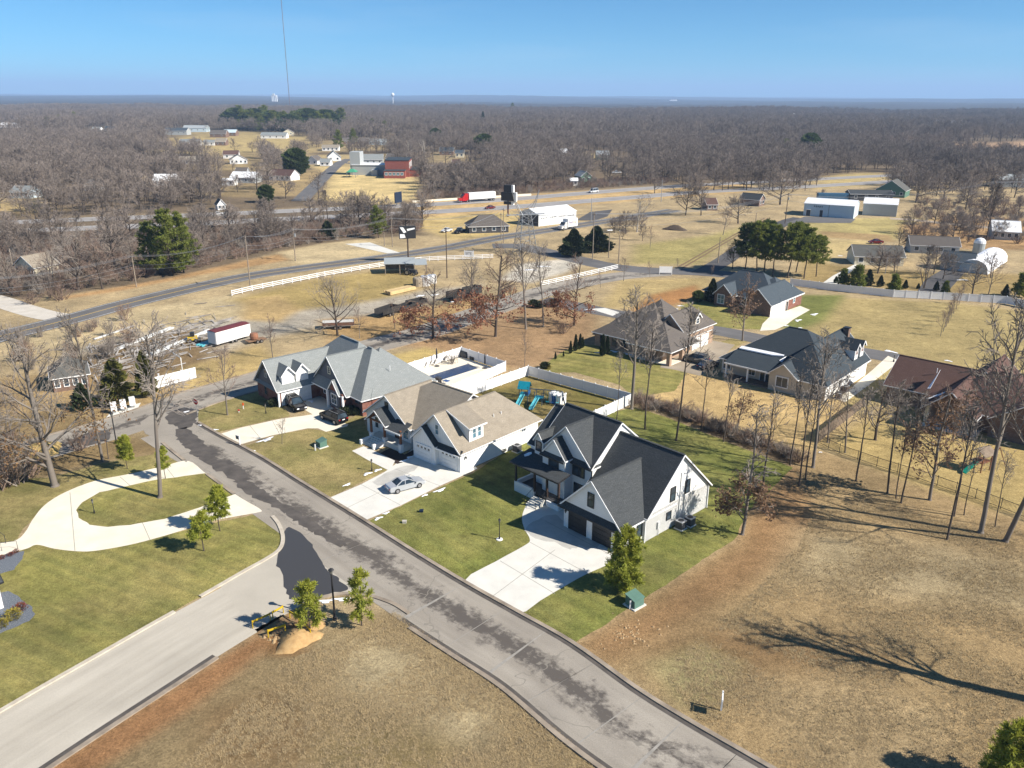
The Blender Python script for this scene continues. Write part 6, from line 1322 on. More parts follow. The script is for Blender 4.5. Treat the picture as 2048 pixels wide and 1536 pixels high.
for nm, tx, mt, x in (('lettering', 'Fed', M('purple_print', (.07, .02, .16), None, 2, .6), 0.75), ('lettering', 'Ex', M('orange_print', (.75, .14, .02), None, 2, .6), -1.62)): text_mesh(tx, 1.45, mt, pt, (x, 1.262, 2.55), (math.pi / 2, 0, math.pi), .008, bold=.02)
add_wheels(pt, (-2.6, 3.3), 1.02, .45, .35)
# trailers in the yard
loc, rz = place((438, 690), (485, 676.5), 0); ct = empty('cargo_trailer', loc, rz, 'white enclosed trailer with dark red roof beside the yard beams', 'trailer')
bx('body', (-4.2, -1.25, .6), (4.0, 1.25, 3.0), siding('corrugated_white', (.72, .72, .71), .35, True), ct); rm = MB(); rm.slab([(-4.25, -1.3, 3.0), (4.05, -1.3, 3.0), (4.05, 0, 3.14), (-4.25, 0, 3.14)], (0, 0, .05)); rm.slab([(-4.25, 1.3, 3.0), (4.05, 1.3, 3.0), (4.05, 0, 3.14), (-4.25, 0, 3.14)], (0, 0, .05)); rm.obj('roof', M('maroon_roof', (.16, .035, .04), (.11, .03, .035), 2, .7), ct)
add_wheels(ct, (-.5, .4), 1.12, .36, .25); bx('drawbar', (4.0, -.08, .45), (5.2, .08, .58), BLACK, ct); bx('rear_door', (-4.26, -1.1, .7), (-4.2, 1.1, 2.9), METALW, ct)
loc, rz = place((494, 688), (530, 681), 0); ut = empty('utility_trailer', loc, rz, 'small flat trailer carrying a rusty tank', 'trailer')
bx('bed', (-1.9, -.9, .5), (1.9, .9, .62), M('rusty_steel', (.17, .10, .06), (.25, .15, .09), 3, .9), ut); add_wheels(ut, (-.1, .7), 1.05, .34, .22); bx('drawbar', (1.9, -.05, .45), (3.3, .05, .55), BLACK, ut)
tk = MB(); tk.lathe([(.2, 0), (.75, .15), (.85, .7), (.75, 1.25), (.2, 1.4)], (-.3, 0, .63), 12); tag(tk.obj('water_tank', M('rusty_tank', (.30, .13, .075), (.22, .12, .08), 2, .8), None, loc, (0, 0, rz)), 'rust coloured round tank riding on the small trailer', 'tank')
DUMP = M('black_dump_steel', (.02, .02, .022), (.04, .038, .036), 1.5, .6); DECK = M('pale_trailer_deck', (.55, .54, .50), (.45, .43, .40), 2, .8)
def dump(rear, front, L, label, h=1.3, deck=None, side=DUMP):
    loc, rz = place(rear, front, 0); e = empty('dump_trailer', loc, rz, label, 'trailer', None); w_ = 1.2
    bx('floor', (-L / 2, -w_, .7), (L / 2, w_, .8), deck or DUMP, e)
    for sg in (-1, 1): bx('side_wall', (-L / 2, sg * w_ - .04, .8), (L / 2, sg * w_ + .04, .7 + h), side, e)
    bx('front_wall', (L / 2 - .08, -w_ + .05, .8), (L / 2, w_ - .05, .75 + h), side, e); bx('drawbar', (L / 2, -.08, .55), (L / 2 + 1.3, .08, .68), DUMP, e)
    if deck: bx('deck_cover', (-L / 2, -w_ + .06, .6 + h), (L / 2 - .1, w_ - .06, .68 + h), deck, e)
    add_wheels(e, (-.6, .4), w_ + .1, .38, .25); return e
dump((655, 657), (700, 655), 6.5, 'flat white topped trailer with brown side behind the grey roof', .8, DECK, M('brown_trailer_side', (.15, .08, .055), None, 2, .8))
dump((758, 636), (790, 625), 5.6, 'long black dump trailer lowest in the row along the street', 1.2); dump((795, 626), (824, 616), 5.0, 'black flat trailer second in the row along the street', .7)
dump((818, 616), (848, 609), 4.6, 'small black trailer with pale floor in the row along the street', .9); dump((898, 604), (926, 597), 4.4, 'raised black dump trailer higher up the row', 1.6); dump((930, 596), (958, 589), 4.4, 'black high sided trailer at the top of the row', 1.7)
# ---------------------------------------------------------------- fences
def vinyl_panel(L, h):
    k = ('vinyl', round(L, 2), h)
    if k not in MESHES:
        m = MB(); m.box((0.07, -.025, .12), (L - .07, .025, .28)); m.box((.07, -.035, h - .18), (L - .07, .035, h - .04)); n = max(2, int(L / .28)); w_ = (L - .14) / n
        for i in range(n): m.box((.07 + i * w_ + .006, -.014, .28), (.07 + (i + 1) * w_ - .006, .014, h - .18))
        MESHES[k] = m.data('panel', VINYL)
    return MESHES[k]
def fence_run(name, label, px, h=1.85, step=2.4, cat='fence', style='vinyl', mat=None):
    pts = W(px); e = empty(name, (*pts[0], 0), 0, label, cat)
    if ('vpost', h) not in MESHES:
        m = MB(); m.box((-.065, -.065, 0), (.065, .065, h + .06)); m.mesh([(-.09, -.09, h + .06), (.09, -.09, h + .06), (.09, .09, h + .06), (-.09, .09, h + .06), (0, 0, h + .16)], [(0, 1, 4), (1, 2, 4), (2, 3, 4), (3, 0, 4), (3, 2, 1, 0)]); MESHES[('vpost', h)] = m.data('post', VINYL)
    o = pts[0]
    for a, b in zip(pts, pts[1:]):
        L = math.hypot(b[0] - a[0], b[1] - a[1]); n = max(1, round(L / step)); ang = math.atan2(b[1] - a[1], b[0] - a[0]); l = round(L / n, 2)
        for i in range(n):
            x, y = a[0] + (b[0] - a[0]) * i / n - o[0], a[1] + (b[1] - a[1]) * i / n - o[1]
            if style == 'vinyl': inst('post', MESHES[('vpost', h)], e, (x, y, 0), (0, 0, ang)); inst('panel', vinyl_panel(l, h), e, (x, y, 0), (0, 0, ang))
            elif style == 'rail':
                inst('post', rail_post(h), e, (x, y, 0), (0, 0, ang))
                for k in range(3): inst('rail', rail_bar(l), e, (x, y, h * (.28 + .31 * k)), (0, 0, ang))
            elif style == 'iron': inst('panel', iron_panel(l, h), e, (x, y, 0), (0, 0, ang)); inst('post', iron_post(h), e, (x, y, 0), (0, 0, ang))
            elif style == 'wood':
                inst('post', wood_post(h), e, (x, y, 0), (0, 0, ang))
                nb = int(l / .15)
                for k in range(nb): inst('board', wood_board(h), e, (x + math.cos(ang) * (k + .5) * l / nb, y + math.sin(ang) * (k + .5) * l / nb, rnd.uniform(-.015, .015)), (0, 0, ang))
    return e
def once(k, f):
    if k not in MESHES: MESHES[k] = f()
    return MESHES[k]
def _mb(boxes, nm, mat):
    m = MB()
    for a, b in boxes: m.box(a, b)
    return m.data(nm, mat)
rail_post = lambda h: once(('rp', h), lambda: _mb([((-.07, -.07, 0), (.07, .07, h + .05))], 'post', VINYL))
rail_bar = lambda l: once(('rb', l), lambda: _mb([((.07, -.025, -.08), (l - .07, .025, .08))], 'rail', VINYL))
iron_post = lambda h: once(('ip', h), lambda: _mb([((-.035, -.035, 0), (.035, .035, h + .12))], 'post', BLACK))
iron_panel = lambda l, h: once(('ipn', l, h), lambda: _mb([((.03, -.02, .15), (l - .03, .02, .2)), ((.03, -.02, h - .1), (l - .03, .02, h - .05))] + [((i * .14 - .01, -.01, .05), (i * .14 + .01, .01, h)) for i in range(1, int(l / .14))], 'panel', BLACK))
GREYWOOD = M('weathered_wood', (.22, .17, .125), (.15, .115, .085), 2, .95, vary=.2)
wood_post = lambda h: once(('wp', h), lambda: _mb([((-.05, .02, 0), (.05, .12, h))], 'post', GREYWOOD))
wood_board = lambda h: once(('wb', h), lambda: _mb([((-.068, -.012, .04), (.068, .012, h))], 'board', GREYWOOD))
fence_run('privacy_fence', 'white vinyl privacy fence enclosing the swimming pool', [(790, 755), (923, 713), (1011, 743), (885, 800)], 1.9)
fence_run('privacy_fence', 'white vinyl privacy fence enclosing the play yard', [(905, 806), (1056, 752), (1263, 809), (1150, 862)], 1.9)
fence_run('privacy_fence', 'very long white privacy fence across the far side of the dry field', [(1580, 571), (1656, 581), (1786, 595), (1886, 600), (2011, 608), (2048, 616), (2240, 650)], 1.9, 2.6)
fence_run('privacy_fence', 'short white fence piece beside the golden conifers', [(305, 780), (394, 757)], 2.1, 2.4)
fence_run('rail_fence', 'long curving white three rail fence inside the country road', [(464, 592), (505, 582), (585, 566), (650, 553), (720, 541), (777, 532), (842, 523), (893, 520.5), (942, 519), (987, 517)], 1.4, 2.9, style='rail')
fence_run('rail_fence', 'short white three rail fence climbing to the entrance', [(1082, 573), (1141, 560), (1236, 538)], 1.4, 2.9, style='rail')
fence_run('iron_fence', 'black metal picket fence behind the brown brick house', [(1636, 886), (1678, 907), (1753, 933), (1837, 959), (1950, 998), (2001, 1017), (2110, 1060)], 1.35, 2.4, style='iron')
fence_run('wooden_fence', 'weathered wooden board fence between two back lawns', [(1636, 885), (1729, 812)], 1.8, 2.4, style='wood')
# ---------------------------------------------------------------- pool and play yard
sheet('pool_deck', W([(796, 752), (923, 714), (1008, 743), (884, 798)]), CONCW, .05)
PW = bpy.data.materials.new('pool_cover'); PW.use_nodes = True; _b = PW.node_tree.nodes['Principled BSDF']; _b.inputs['Base Color'].default_value = (.035, .06, .12, 1); _b.inputs['Roughness'].default_value = .18
pool = empty('swimming_pool', (*P(905, 745), 0), 0, 'long swimming pool under dark blue water inside the white fence', 'pool'); po = P(905, 745)
q = sheet('water', [(a - po[0], b - po[1]) for a, b in W([(845, 755), (936, 727), (960, 737.5), (884, 762)])], PW, .075, None, parent=pool)
cpg = MB(); ring = [Vector((a - po[0], b - po[1], .08)) for a, b in W([(845, 755), (936, 727), (960, 737.5), (884, 762)])]
for i in range(4): cpg.bar(ring[i], ring[(i + 1) % 4], .45, .09)
cpg.obj('coping', CONCW, pool)
UMB = M('navy_canvas', (.03, .035, .05), None, 3, .9)
def umbrella(px, label, h=3.0):
    e = empty('closed_umbrella', (*P(*px), .05), 0, label, 'umbrella'); m = MB(); m.tube([(0, 0, 0), (0, 0, h)], .035, 6, True); m.obj('pole', DARKGREY, e); m = MB(); m.lathe([(.10, h - 2.0), (.17, h - 1.8), (.15, h - .8), (.07, h - .1), (.02, h + .02)], (0, 0, 0), 10); m.obj('canopy', UMB, e); m = MB(); m.lathe([(.45, 0), (.45, .1), (.1, .16)], (0, 0, 0), 14); m.obj('base', DARKGREY, e)
umbrella((874, 733), 'closed dark umbrella on its stand by the pool chairs', 3.4); umbrella((970, 737), 'closed dark umbrella near the pool fence corner', 2.8)
WICK = M('pale_chair', (.50, .47, .42), (.40, .37, .33), 4, .8)
for i, (x, y, lb) in enumerate(((848, 736, 'lowest pale poolside chair in the row of three'), (857, 733, 'middle pale poolside chair in the row of three'), (866, 731, 'upper pale poolside chair in the row of three'), (886, 725, 'pale poolside chair beyond the closed umbrella'))):
    e = empty('pool_chair', (*P(x, y), .05), R(200), lb, 'chair', 'poolside chairs'); bx('seat', (-.35, -.35, .32), (.35, .35, .4), WICK, e); m = MB(); m.slab([(-.35, -.35, .4), (-.35, .35, .4), (-.6, .35, 1.05), (-.6, -.35, 1.05)], (.07, 0, .02)); m.obj('backrest', WICK, e)
    for a in (-.3, .3):
        for b in (-.3, .3): bx('leg', (a - .03, b - .03, 0), (a + .03, b + .03, .319), WICK, e)
g_ = empty('barbecue_grill', (*P(928, 715), .05), R(-40), 'covered black grill against the pool fence', 'grill'); m = MB(); m.box((-.9, -.35, 0), (.9, .35, .75)); m.obj('cabinet', DARKGREY, g_); m = MB(); m.slab([(-.85, -.33, .76), (.85, -.33, .76), (.8, -.05, 1.15), (-.8, -.05, 1.15)], (0, .35, 0)); m.obj('lid', BLACK, g_)
g_ = empty('storage_box', (*P(945, 720), .05), R(-40), 'low black box beside the covered grill', 'box'); bx('body', (-.5, -.3, 0), (.5, .3, .5), BLACK, g_); bx('lid', (-.53, -.33, .51), (.53, .33, .58), DARKGREY, g_)
g_ = empty('pump_cabinet', (*P(877, 767), .05), R(-40), 'dark pump cabinet at the near corner of the pool', 'cabinet'); bx('body', (-.4, -.35, 0), (.4, .35, 1.0), BLACK, g_); bx('cap', (-.44, -.39, 1.01), (.44, .39, 1.08), DARKGREY, g_)
g_ = empty('pool_table', (*P(893, 769), .05), R(-40), 'small blue topped table near the pool fence', 'table'); bx('top', (-.5, -.4, .6), (.5, .4, .66), M('blue_plastic', (.05, .12, .3), None, 3, .5), g_)
for a in (-.42, .42):
    for b in (-.32, .32): bx('leg', (a - .03, b - .03, 0), (a + .03, b + .03, .599), WHITE, g_)
TEAL = M('teal_plastic', (.01, .22, .30), (.008, .18, .26), 2, .35); TEALL = M('light_teal_plastic', (.12, .45, .52), (.09, .38, .45), 2, .3); BLUEP = M('blue_canvas', (.02, .10, .30), None, 2, .6); PTUBE = M('blue_grey_frame', (.05, .09, .14), None, 3, .4)
c0 = P(1049, 806); c1 = P(1078, 809); ps = empty('climbing_frame', (*c0, 0), 0, 'teal playset with two slides and a canopy tower in the fenced yard', 'playset'); D1 = Vector((c1[0] - c0[0], c1[1] - c0[1], 0)); Ld = D1.length; ad = math.atan2(D1.y, D1.x); ps.rotation_euler = (0, 0, ad)
for x in (-.7, .7):
    for y in (-.7, .7):
        m = MB(); m.tube([(x, y, 0), (x, y, 3.0)], .06, 6); m.obj('tower_post', PTUBE, ps)
for x in (Ld - .6, Ld + .6):
    for y in (-.6, .6):
        m = MB(); m.tube([(x, y, 0), (x, y, 2.3)], .06, 6); m.obj('tower_post', PTUBE, ps)
bx('platform', (-.75, -.75, 1.5), (.75, .75, 1.6), TEAL, ps); bx('platform', (Ld - .65, -.65, 1.2), (Ld + .65, .65, 1.3), TEAL, ps)
m = MB(); m.slab([(-.95, -.95, 2.6), (.95, -.95, 2.6), (.95, 0, 3.6), (-.95, 0, 3.6)], (0, 0, .05)); m.slab([(-.95, .95, 2.6), (.95, .95, 2.6), (.95, 0, 3.6), (-.95, 0, 3.6)], (0, 0, .05)); m.obj('canopy', TEAL, ps); bx('side_panel', (.72, -.7, 1.6), (.78, .7, 2.3), BLUEP, ps)
def slide(x, z, dirv):
    m = MB(); d = Vector(dirv); a = Vector((x, 0, z)) + d * .7; b = a + d * 2.6 - Vector((0, 0, z - .25)); s_ = Vector((-d.y, d.x, 0)) * .28; up = Vector((0, 0, .05))
    m.slab([a - s_, a + s_, b + s_, b - s_], up)
    for sg in (-1, 1): m.bar(a + s_ * sg * 1.1 + Vector((0, 0, .12)), b + s_ * sg * 1.1 + Vector((0, 0, .12)), .06, .22)
    m.obj('slide', TEALL, ps)
wd_ = P(1031, 820); dv = Vector((wd_[0] - c0[0], wd_[1] - c0[1], 0)).normalized(); dv = Matrix.Rotation(-ad, 4, 'Z') @ dv; slide(0, 1.6, dv); slide(Ld, 1.3, dv)
m = MB(); m.tube([(.7, 0, 2.5), (Ld + 3.6, .3, 2.5)], .07, 6); m.tube([(Ld + 3.6, .3, 2.5), (Ld + 3.9, -.8, 0)], .06, 6); m.tube([(Ld + 3.6, .3, 2.5), (Ld + 3.9, 1.4, 0)], .06, 6); m.obj('swing_beam', PTUBE, ps)
for k in range(3):
    x = Ld + 1.3 + k * .8; m = MB(); m.tube([(x - .2, .1, 2.48), (x - .2, .1, .6)], .015, 4); m.tube([(x + .2, .1, 2.48), (x + .2, .1, .6)], .015, 4); m.box((x - .24, -.05, .55), (x + .24, .25, .6)); m.obj('swing', (TEAL, BLUEP, TEALL)[k], ps)
ph = empty('playhouse', (*P(1115, 806), 0), R(-38), 'small white and blue toy playhouse beside the swings', 'playhouse')
bx('wall', (-1.1, -.8, 0), (1.1, .8, 1.5), WHITE, ph); bx('door_panel', (-.55, -.86, .02), (.25, -.81, 1.35), BLUEP, ph); bx('window', (1.11, -.3, .7), (1.14, .2, 1.2), BLACK, ph)
for x in (-1.05, -.4, .4, 1.05): bx('turret', (x - .12, -.82, 1.51), (x + .12, .82, 1.75), WHITE, ph)
tp = empty('timber_playset', (*P(1958, 938), 0), R(30), 'wooden playset with green slide near the brown brick house', 'playset')
m = MB(); m.slab([(-1.3, -1.2, 2.3), (1.3, -1.2, 2.3), (1.3, 0, 3.1), (-1.3, 0, 3.1)], (0, 0, .06)); m.slab([(-1.3, 1.2, 2.3), (1.3, 1.2, 2.3), (1.3, 0, 3.1), (-1.3, 0, 3.1)], (0, 0, .06)); m.obj('roof', GREYWOOD, tp)
for x in (-1.0, 1.0):
    for y in (-.8, .8): bx('post', (x - .06, y - .06, 0), (x + .06, y + .06, 2.45), TIMBER, tp)
bx('platform', (-1, -.8, 1.2), (1, .8, 1.3), TIMBER, tp); m = MB(); m.slab([(-1.05, -.3, 1.35), (-1.05, .3, 1.35), (-3.4, .3, .2), (-3.4, -.3, .2)], (0, 0, .12)); m.obj('slide', M('green_plastic', (.01, .30, .20), None, 2, .35), tp); m = MB(); m.tube([(1, 0, 2.2), (4, 0, 2.2)], .07, 6); m.tube([(4, 0, 2.2), (4.2, -1, 0)], .06, 6); m.tube([(4, 0, 2.2), (4.2, 1, 0)], .06, 6); m.obj('swing_frame', TIMBER, tp)
# ---------------------------------------------------------------- poles, wires, tower, signs
TOPS = {}
def pole(key, bx_, by_, ty, label, mat=WOODP, arm=1.1, r=.16, transformer=False, group='utility poles', lamp=False):
    h = HT(bx_, by_, ty); X, Y = P(bx_, by_); e = empty('utility_pole', (X, Y, 0), R(25), label, 'pole', group)
    m = MB(); m.tube([(0, 0, -.1), (0, 0, h)], [r, r * .65], 8, True); m.obj('mast', mat, e)
    if arm:
        m = MB(); m.box((-.06, -arm, h - .75), (.06, arm, h - .6)); m.obj('crossarm', mat, e)
        for y in (-arm * .9, 0, arm * .9): m = MB(); m.lathe([(.05, 0), (.08, .1), (.04, .22)], (0, y, h - .6), 6); m.obj('insulator', STEEL, e)
    if transformer: m = MB(); m.lathe([(.3, 0), (.32, .1), (.32, .9), (.1, 1.0)], (.4, 0, h - 2.6), 10); m.obj('transformer', STEEL, e)
    if lamp: m = MB(); m.box((-.9, -.25, h), (.9, .25, h + .18)); m.obj('lamp_head', METALR, e)
    TOPS[key] = (X, Y, h); return e
pole('p0', -130, 648, 560, 'pole outside the frame carrying the roadside wires'); pole('p1', 273, 574, 509, 'pale pole on the verge in front of the dark roadside pines'); pole('p2', 501, 577, 470, 'tall pale pole at the road edge by the start of the rail fence'); pole('p3', 591, 522, 456, 'pole with grey transformer on the straw bank', transformer=True)
pole('p4', 785, 494, 434, 'pole beside the bushy pine at the concrete pad'); pole('p4b', 769, 492, 463, 'short stub pole beside the concrete pad', arm=0); pole('p6', 894, 556, 457, 'dark brown pole inside the curving rail fence', WOODD)
pole('p7', 1007, 486, 416, 'pole at the road junction beside the lattice tower'); pole('p7b', 1002, 478, 425, 'second thinner pole at the junction beside the lattice tower'); pole('p8', 1185, 520, 424, 'tall pole by the rounded cedars'); pole('p9', 1182, 442, 396, 'slim pole behind the parcel truck', STEEL, 0)
pole('p10', 1217, 516, 461, 'white topped lamp pole by the entrance road', lamp=True, arm=0); pole('p11', 1237, 527, 470, 'bare pole at the rail fence end', arm=0); pole('p12', 1436, 526, 474, 'bare pole beside the wheel ruts', arm=0); pole('p13', 1570, 447, 386, 'pole with transformer beside the metal building', transformer=True, mat=WOODD)
pole('p14', 1440, 356, 335, 'pole in the wood across the highway'); pole('p15', 1211, 360, 326, 'pole by the green shed across the highway'); pole('p16', 1322, 404, 360, 'pole beside the highway median', STEEL, 0); pole('p17', 1510, 456, 426, 'small pole at the field drive', arm=0)
pole('p18', 29, 551, 497, 'pole near the cream gabled house in the roadside wood'); pole('p19', 395, 527, 495, 'pole behind the dark roadside pines'); pole('p20', 1770, 548, 515, 'white pole in front of the cream gabled house', STEEL, 0, .1); pole('p21', 1972, 455, 362, 'pole at the far end of the field wires'); pole('p22', 2230, 400, 330, 'pole outside the frame at the end of the field wires')
def wire(a, b, sag, offs_, label, zoff=0.0):
    A_, B_ = Vector(TOPS[a]), Vector(TOPS[b]); m = MB(); n = Vector((-(B_ - A_).y, (B_ - A_).x, 0)).normalized()
    for o_, dz in offs_:
        m.tube([(A_.lerp(B_, i / 8) + n * o_ + Vector((0, 0, dz - sag * 4 * (i / 8) * (1 - i / 8)))) for i in range(9)], .028, 3)
    tag(m.obj('overhead_wires', STEEL), label, 'wires', 'overhead wires between poles')
W3 = [(-1.0, -.3), (0, -.3), (1.0, -.3), (0, -2.6), (.15, -3.6)]
wire('p0', 'p1', 1.6, W3, 'overhead wires running from the roadside pole out of the frame'); wire('p1', 'p2', 1.5, W3, 'overhead wires passing in front of the dark roadside pines'); wire('p2', 'p3', .8, W3, 'overhead wires above the orange bank'); wire('p3', 'p4', 1.4, W3, 'overhead wires above the straw bank'); wire('p4', 'p7', 1.6, W3, 'overhead wires crossing above the dark pickup'); wire('p7', 'p8', 1.5, W3, 'overhead wires crossing the parcel truck')
wire('p8', 'p13', 2.5, [(-1.6, -.4), (-.5, -.4), (.5, -.4), (1.6, -.4), (0, -2.2), (0, -4)], 'overhead wires spanning the mown field'); wire('p13', 'p21', 3.0, [(-1.4, -.4), (0, -.4), (1.4, -.4), (0, -3)], 'overhead wires spanning above the metal buildings'); wire('p21', 'p22', 2.0, [(-1.4, -.4), (0, -.4), (1.4, -.4)], 'overhead wires leaving over the brushy field'); wire('p6', 'p7', 1.0, [(0, -.3), (.3, -.3)], 'overhead wires from the dark pole to the junction')
# lattice tower
hL = HT(1050, 507, 380); X, Y = P(1050, 507); lt = empty('lattice_tower', (X, Y, 0), R(20), 'grey steel lattice pylon with two peaks beside the junction', 'pylon'); b0, b1 = 3.0, 1.35; zb = hL * .62
def leg_at(sx, sy, z): f = min(z / zb, 1); w_ = b0 + (b1 - b0) * f; return Vector((sx * w_, sy * w_, z))
for sx in (-1, 1):
    for sy in (-1, 1): m = MB(); m.tube([leg_at(sx, sy, 0), leg_at(sx, sy, zb)], .12, 4); m.obj('leg', STEEL, lt)
m = MB(); nb = 7
for i in range(nb):
    z0, z1 = zb * i / nb, zb * (i + 1) / nb
    for (p, q) in (((-1, -1), (1, -1)), ((1, -1), (1, 1)), ((1, 1), (-1, 1)), ((-1, 1), (-1, -1))): m.tube([leg_at(*p, z0), leg_at(*q, z1)], .05, 3); m.tube([leg_at(*q, z0), leg_at(*p, z1)], .05, 3); m.tube([leg_at(*p, z1), leg_at(*q, z1)], .05, 3)
m.obj('bracing', STEEL, lt)
for sx in (-1, 1):
    m = MB(); tip = Vector((sx * 4.4, 0, hL))
    for sy in (-1, 1): m.tube([leg_at(sx, sy, zb), Vector((sx * 3.4, sy * .6, zb + (hL - zb) * .55)), tip], .1, 4); m.tube([leg_at(-sx, sy, zb), Vector((sx * 3.4, sy * .6, zb + (hL - zb) * .55))], .06, 3); m.tube([leg_at(sx, sy, zb * .86), Vector((sx * 3.6, sy * .6, zb))], .06, 3)
    m.tube([Vector((sx * 3.4, -.6, zb + (hL - zb) * .55)), Vector((sx * 3.4, .6, zb + (hL - zb) * .55))], .06, 3); m.obj('horn', STEEL, lt)
m = MB(); m.box((-6.2, -.35, zb - .1), (6.2, .35, zb + .15))
for k in range(-6, 7): m.tube([(k, -.35, zb + .15), (k + .5, .35, zb + .6)], .05, 3)
m.obj('crossarm', STEEL, lt)
# tall road sign with two black boxes
hS = HT(1016, 433, 370); X, Y = P(1016, 433); ts = empty('pole_sign', (X, Y, 0), R(-25), 'tall pole sign with stacked black panels edged in white', 'sign'); m = MB(); m.tube([(0, 0, 0), (0, 0, hS)], .35, 8); m.obj('pole', M('rust_pole', (.13, .06, .045), None, 1, .8), ts)
for nm, z0, z1, wd_ in (('panel', hS - 2.7, hS, 1.7), ('panel', hS - 6.2, hS - 2.8, 2.9), ('panel', hS - 7.6, hS - 6.4, 1.7)):
    bx(nm, (-wd_, -.5, z0), (wd_, .5, z1), BLACK, ts); bx('panel_edge', (wd_ + .001, -.56, z0 - .05), (wd_ + .9, .56, z1 + .05), WHITE, ts)
hS = HT(817, 525, 452); X, Y = P(817, 525); ts = empty('pole_sign', (X, Y, 0), R(15), 'square sign board on a dark pole beside the country road', 'sign'); m = MB(); m.tube([(0, 0, 0), (0, 0, hS - 2)], .22, 8); m.obj('pole', WOODD, ts); bx('board', (-2.4, -.25, hS - 3.6), (2.4, .25, hS), BLACK, ts)
m = MB(); m.slab([(-2.2, -.27, hS - .3), (-1.2, -.27, hS - .3), (-.3, -.27, hS - 1.7), (-1.1, -.27, hS - 2.0)], (0, -.02, 0)); m.slab([(-.2, -.27, hS - .8), (2.1, -.27, hS - .5), (2.1, -.27, hS - .9), (0, -.27, hS - 1.4)], (0, -.02, 0)); m.slab([(-2.2, -.27, hS - 3.4), (-.6, -.27, hS - 3.3), (-.9, -.27, hS - 2.3), (-2.2, -.27, hS - 2.2)], (0, -.02, 0)); m.obj('board_graphic', TRIMW, ts, kind='stuff')
X, Y = P(797, 412); bb = empty('billboard', (X, Y, 0), R(60), 'dark backed billboard on two posts beyond the highway', 'sign'); hB = HT(797, 412, 384)
bx('board', (-2.4, -.2, hB - 4.6), (2.4, .2, hB), PBLU, bb)
for x in (-1.4, 1.4): bx('post', (x - .15, -.15, 0), (x + .15, .15, hB - 4.61), STEEL, bb)
def board(px, w_, h_, z0, rz, label, mat=WHITE, txt=None):
    e = empty('sign_board', (*P(*px), 0), rz, label, 'sign'); bx('board', (-w_ / 2, -.06, z0), (w_ / 2, .06, z0 + h_), mat, e)
    for x in (-w_ / 2 - .08, w_ / 2 + .08): bx('post', (x - .07, -.07, 0), (x + .07, .07, z0 + h_ + .1), mat, e)
    if txt: text_mesh(txt, h_ * .62, DARKGREY, e, (-w_ * .40, -.07, z0 + h_ / 2), (math.pi / 2, 0, 0), .006)
    return e
board((938, 519), 2.6, 1.7, .9, R(-8), 'white roadside notice board behind the rail fence', WHITE, 'SITE'); board((1331, 549), 3.2, 1.7, .5, R(-2), 'white board sign on two posts at the subdivision entrance')
# stop sign
X, Y = P(395, 831); st = empty('stop_sign', (X, Y, 0), R(-20), 'red octagonal stop sign at the street corner', 'sign'); hs = HT(395, 831, 798); m = MB(); m.tube([(0, 0, 0), (0, 0, hs)], .04, 6, True); m.obj('post', STEEL, st); m = MB(); oc = [(.46 * math.cos(math.pi / 8 + k * math.pi / 4), -.05, hs - .45 + .46 * math.sin(math.pi / 8 + k * math.pi / 4)) for k in range(8)]; m.slab(oc, (0, -.02, 0)); m.obj('plate', M('sign_red', (.55, .02, .02), None, 2, .4), st); text_mesh('STOP', .30, WHITE, st, (-.37, -.075, hs - .45), (math.pi / 2, 0, 0), .004, bold=.008)
for x, y, t, c, lb in ((487, 818, 806, M('orange_stake', (.75, .13, .03), None, 3, .6), 'orange marker stake on the lawn near the stop sign'), (478, 825, 819, M('sign_red', (.5, .02, .02)), 'low red marker on the lawn near the stop sign')):
    X, Y = P(x, y); e = empty('marker_stake', (X, Y, 0), 0, lb, 'marker'); h = max(.35, HT(x, y, t)); bx('stake', (-.05, -.05, 0), (.05, .05, h * .6), WHITE, e); bx('flag', (-.12, -.07, h * .6), (.12, .07, h), c, e)
def lamp(px, ty, label, r=.07, name='lamp_post', base=False):
    X, Y = P(*px); h = HT(px[0], px[1], ty); e = empty(name, (X, Y, 0), 0, label, 'lamp'); m = MB(); m.lathe([(r * 2, 0), (r * 1.9, .35), (r, .5), (r * .8, h - .55), (r * 1.4, h - .5), (r, h - .45)], (0, 0, 0), 8); m.obj('post', BLACK, e)
    s_ = max(.12, min(.24, h * .05)); m = MB(); m.lathe([(s_ * .6, h - .45), (s_, h - .12), (s_ * .95, h - .1)], (0, 0, 0), 6); m.obj('lantern', glass('lantern_glass', (.10, .10, .09), .2), e); m = MB(); m.lathe([(s_ * 1.25, h - .11), (s_ * .8, h), (.02, h + .1)], (0, 0, 0), 6); m.obj('lantern_cap', BLACK, e)
    if base: m = MB(); m.lathe([(.38, 0), (.36, .06), (.1, .08)], (0, 0, .012), 12); m.obj('base_ring', WHITE, e)
lamp((670, 1240), 1138, 'tall black street lamp at the corner between two young pines', .1, 'street_lamp'); lamp((999, 1079), 1038, 'short black lamp post on the farmhouse front lawn', .05, base=True); lamp((744, 942), 919, 'short black lamp post on the lawn of the white cottage', .045); lamp((189, 1027), 999, 'short black lamp post on the driveway island', .045); lamp((233, 887), 826, 'black street lamp by the cluster mailboxes', .09, 'street_lamp'); lamp((1787, 724), 711, 'black street lamp by the back street', .08, 'street_lamp'); lamp((532, 827), 808, 'short lamp post at the brick house driveway', .045)
X, Y = P(480, 891); mb_ = empty('driveway_sign', (X, Y, 0), R(-35), 'white post with dark house number plate at the driveway mouth', 'sign'); bx('post', (-.06, -.06, 0), (.06, .06, 1.35), WHITE, mb_); bx('arm', (-.75, -.05, 1.36), (.1, .05, 1.46), WHITE, mb_); bx('plate', (-.72, -.03, .86), (-.08, .03, 1.3), PBLU, mb_)
GREENBOX = M('utility_green', (.10, .19, .155), (.085, .16, .13), 2, .55)
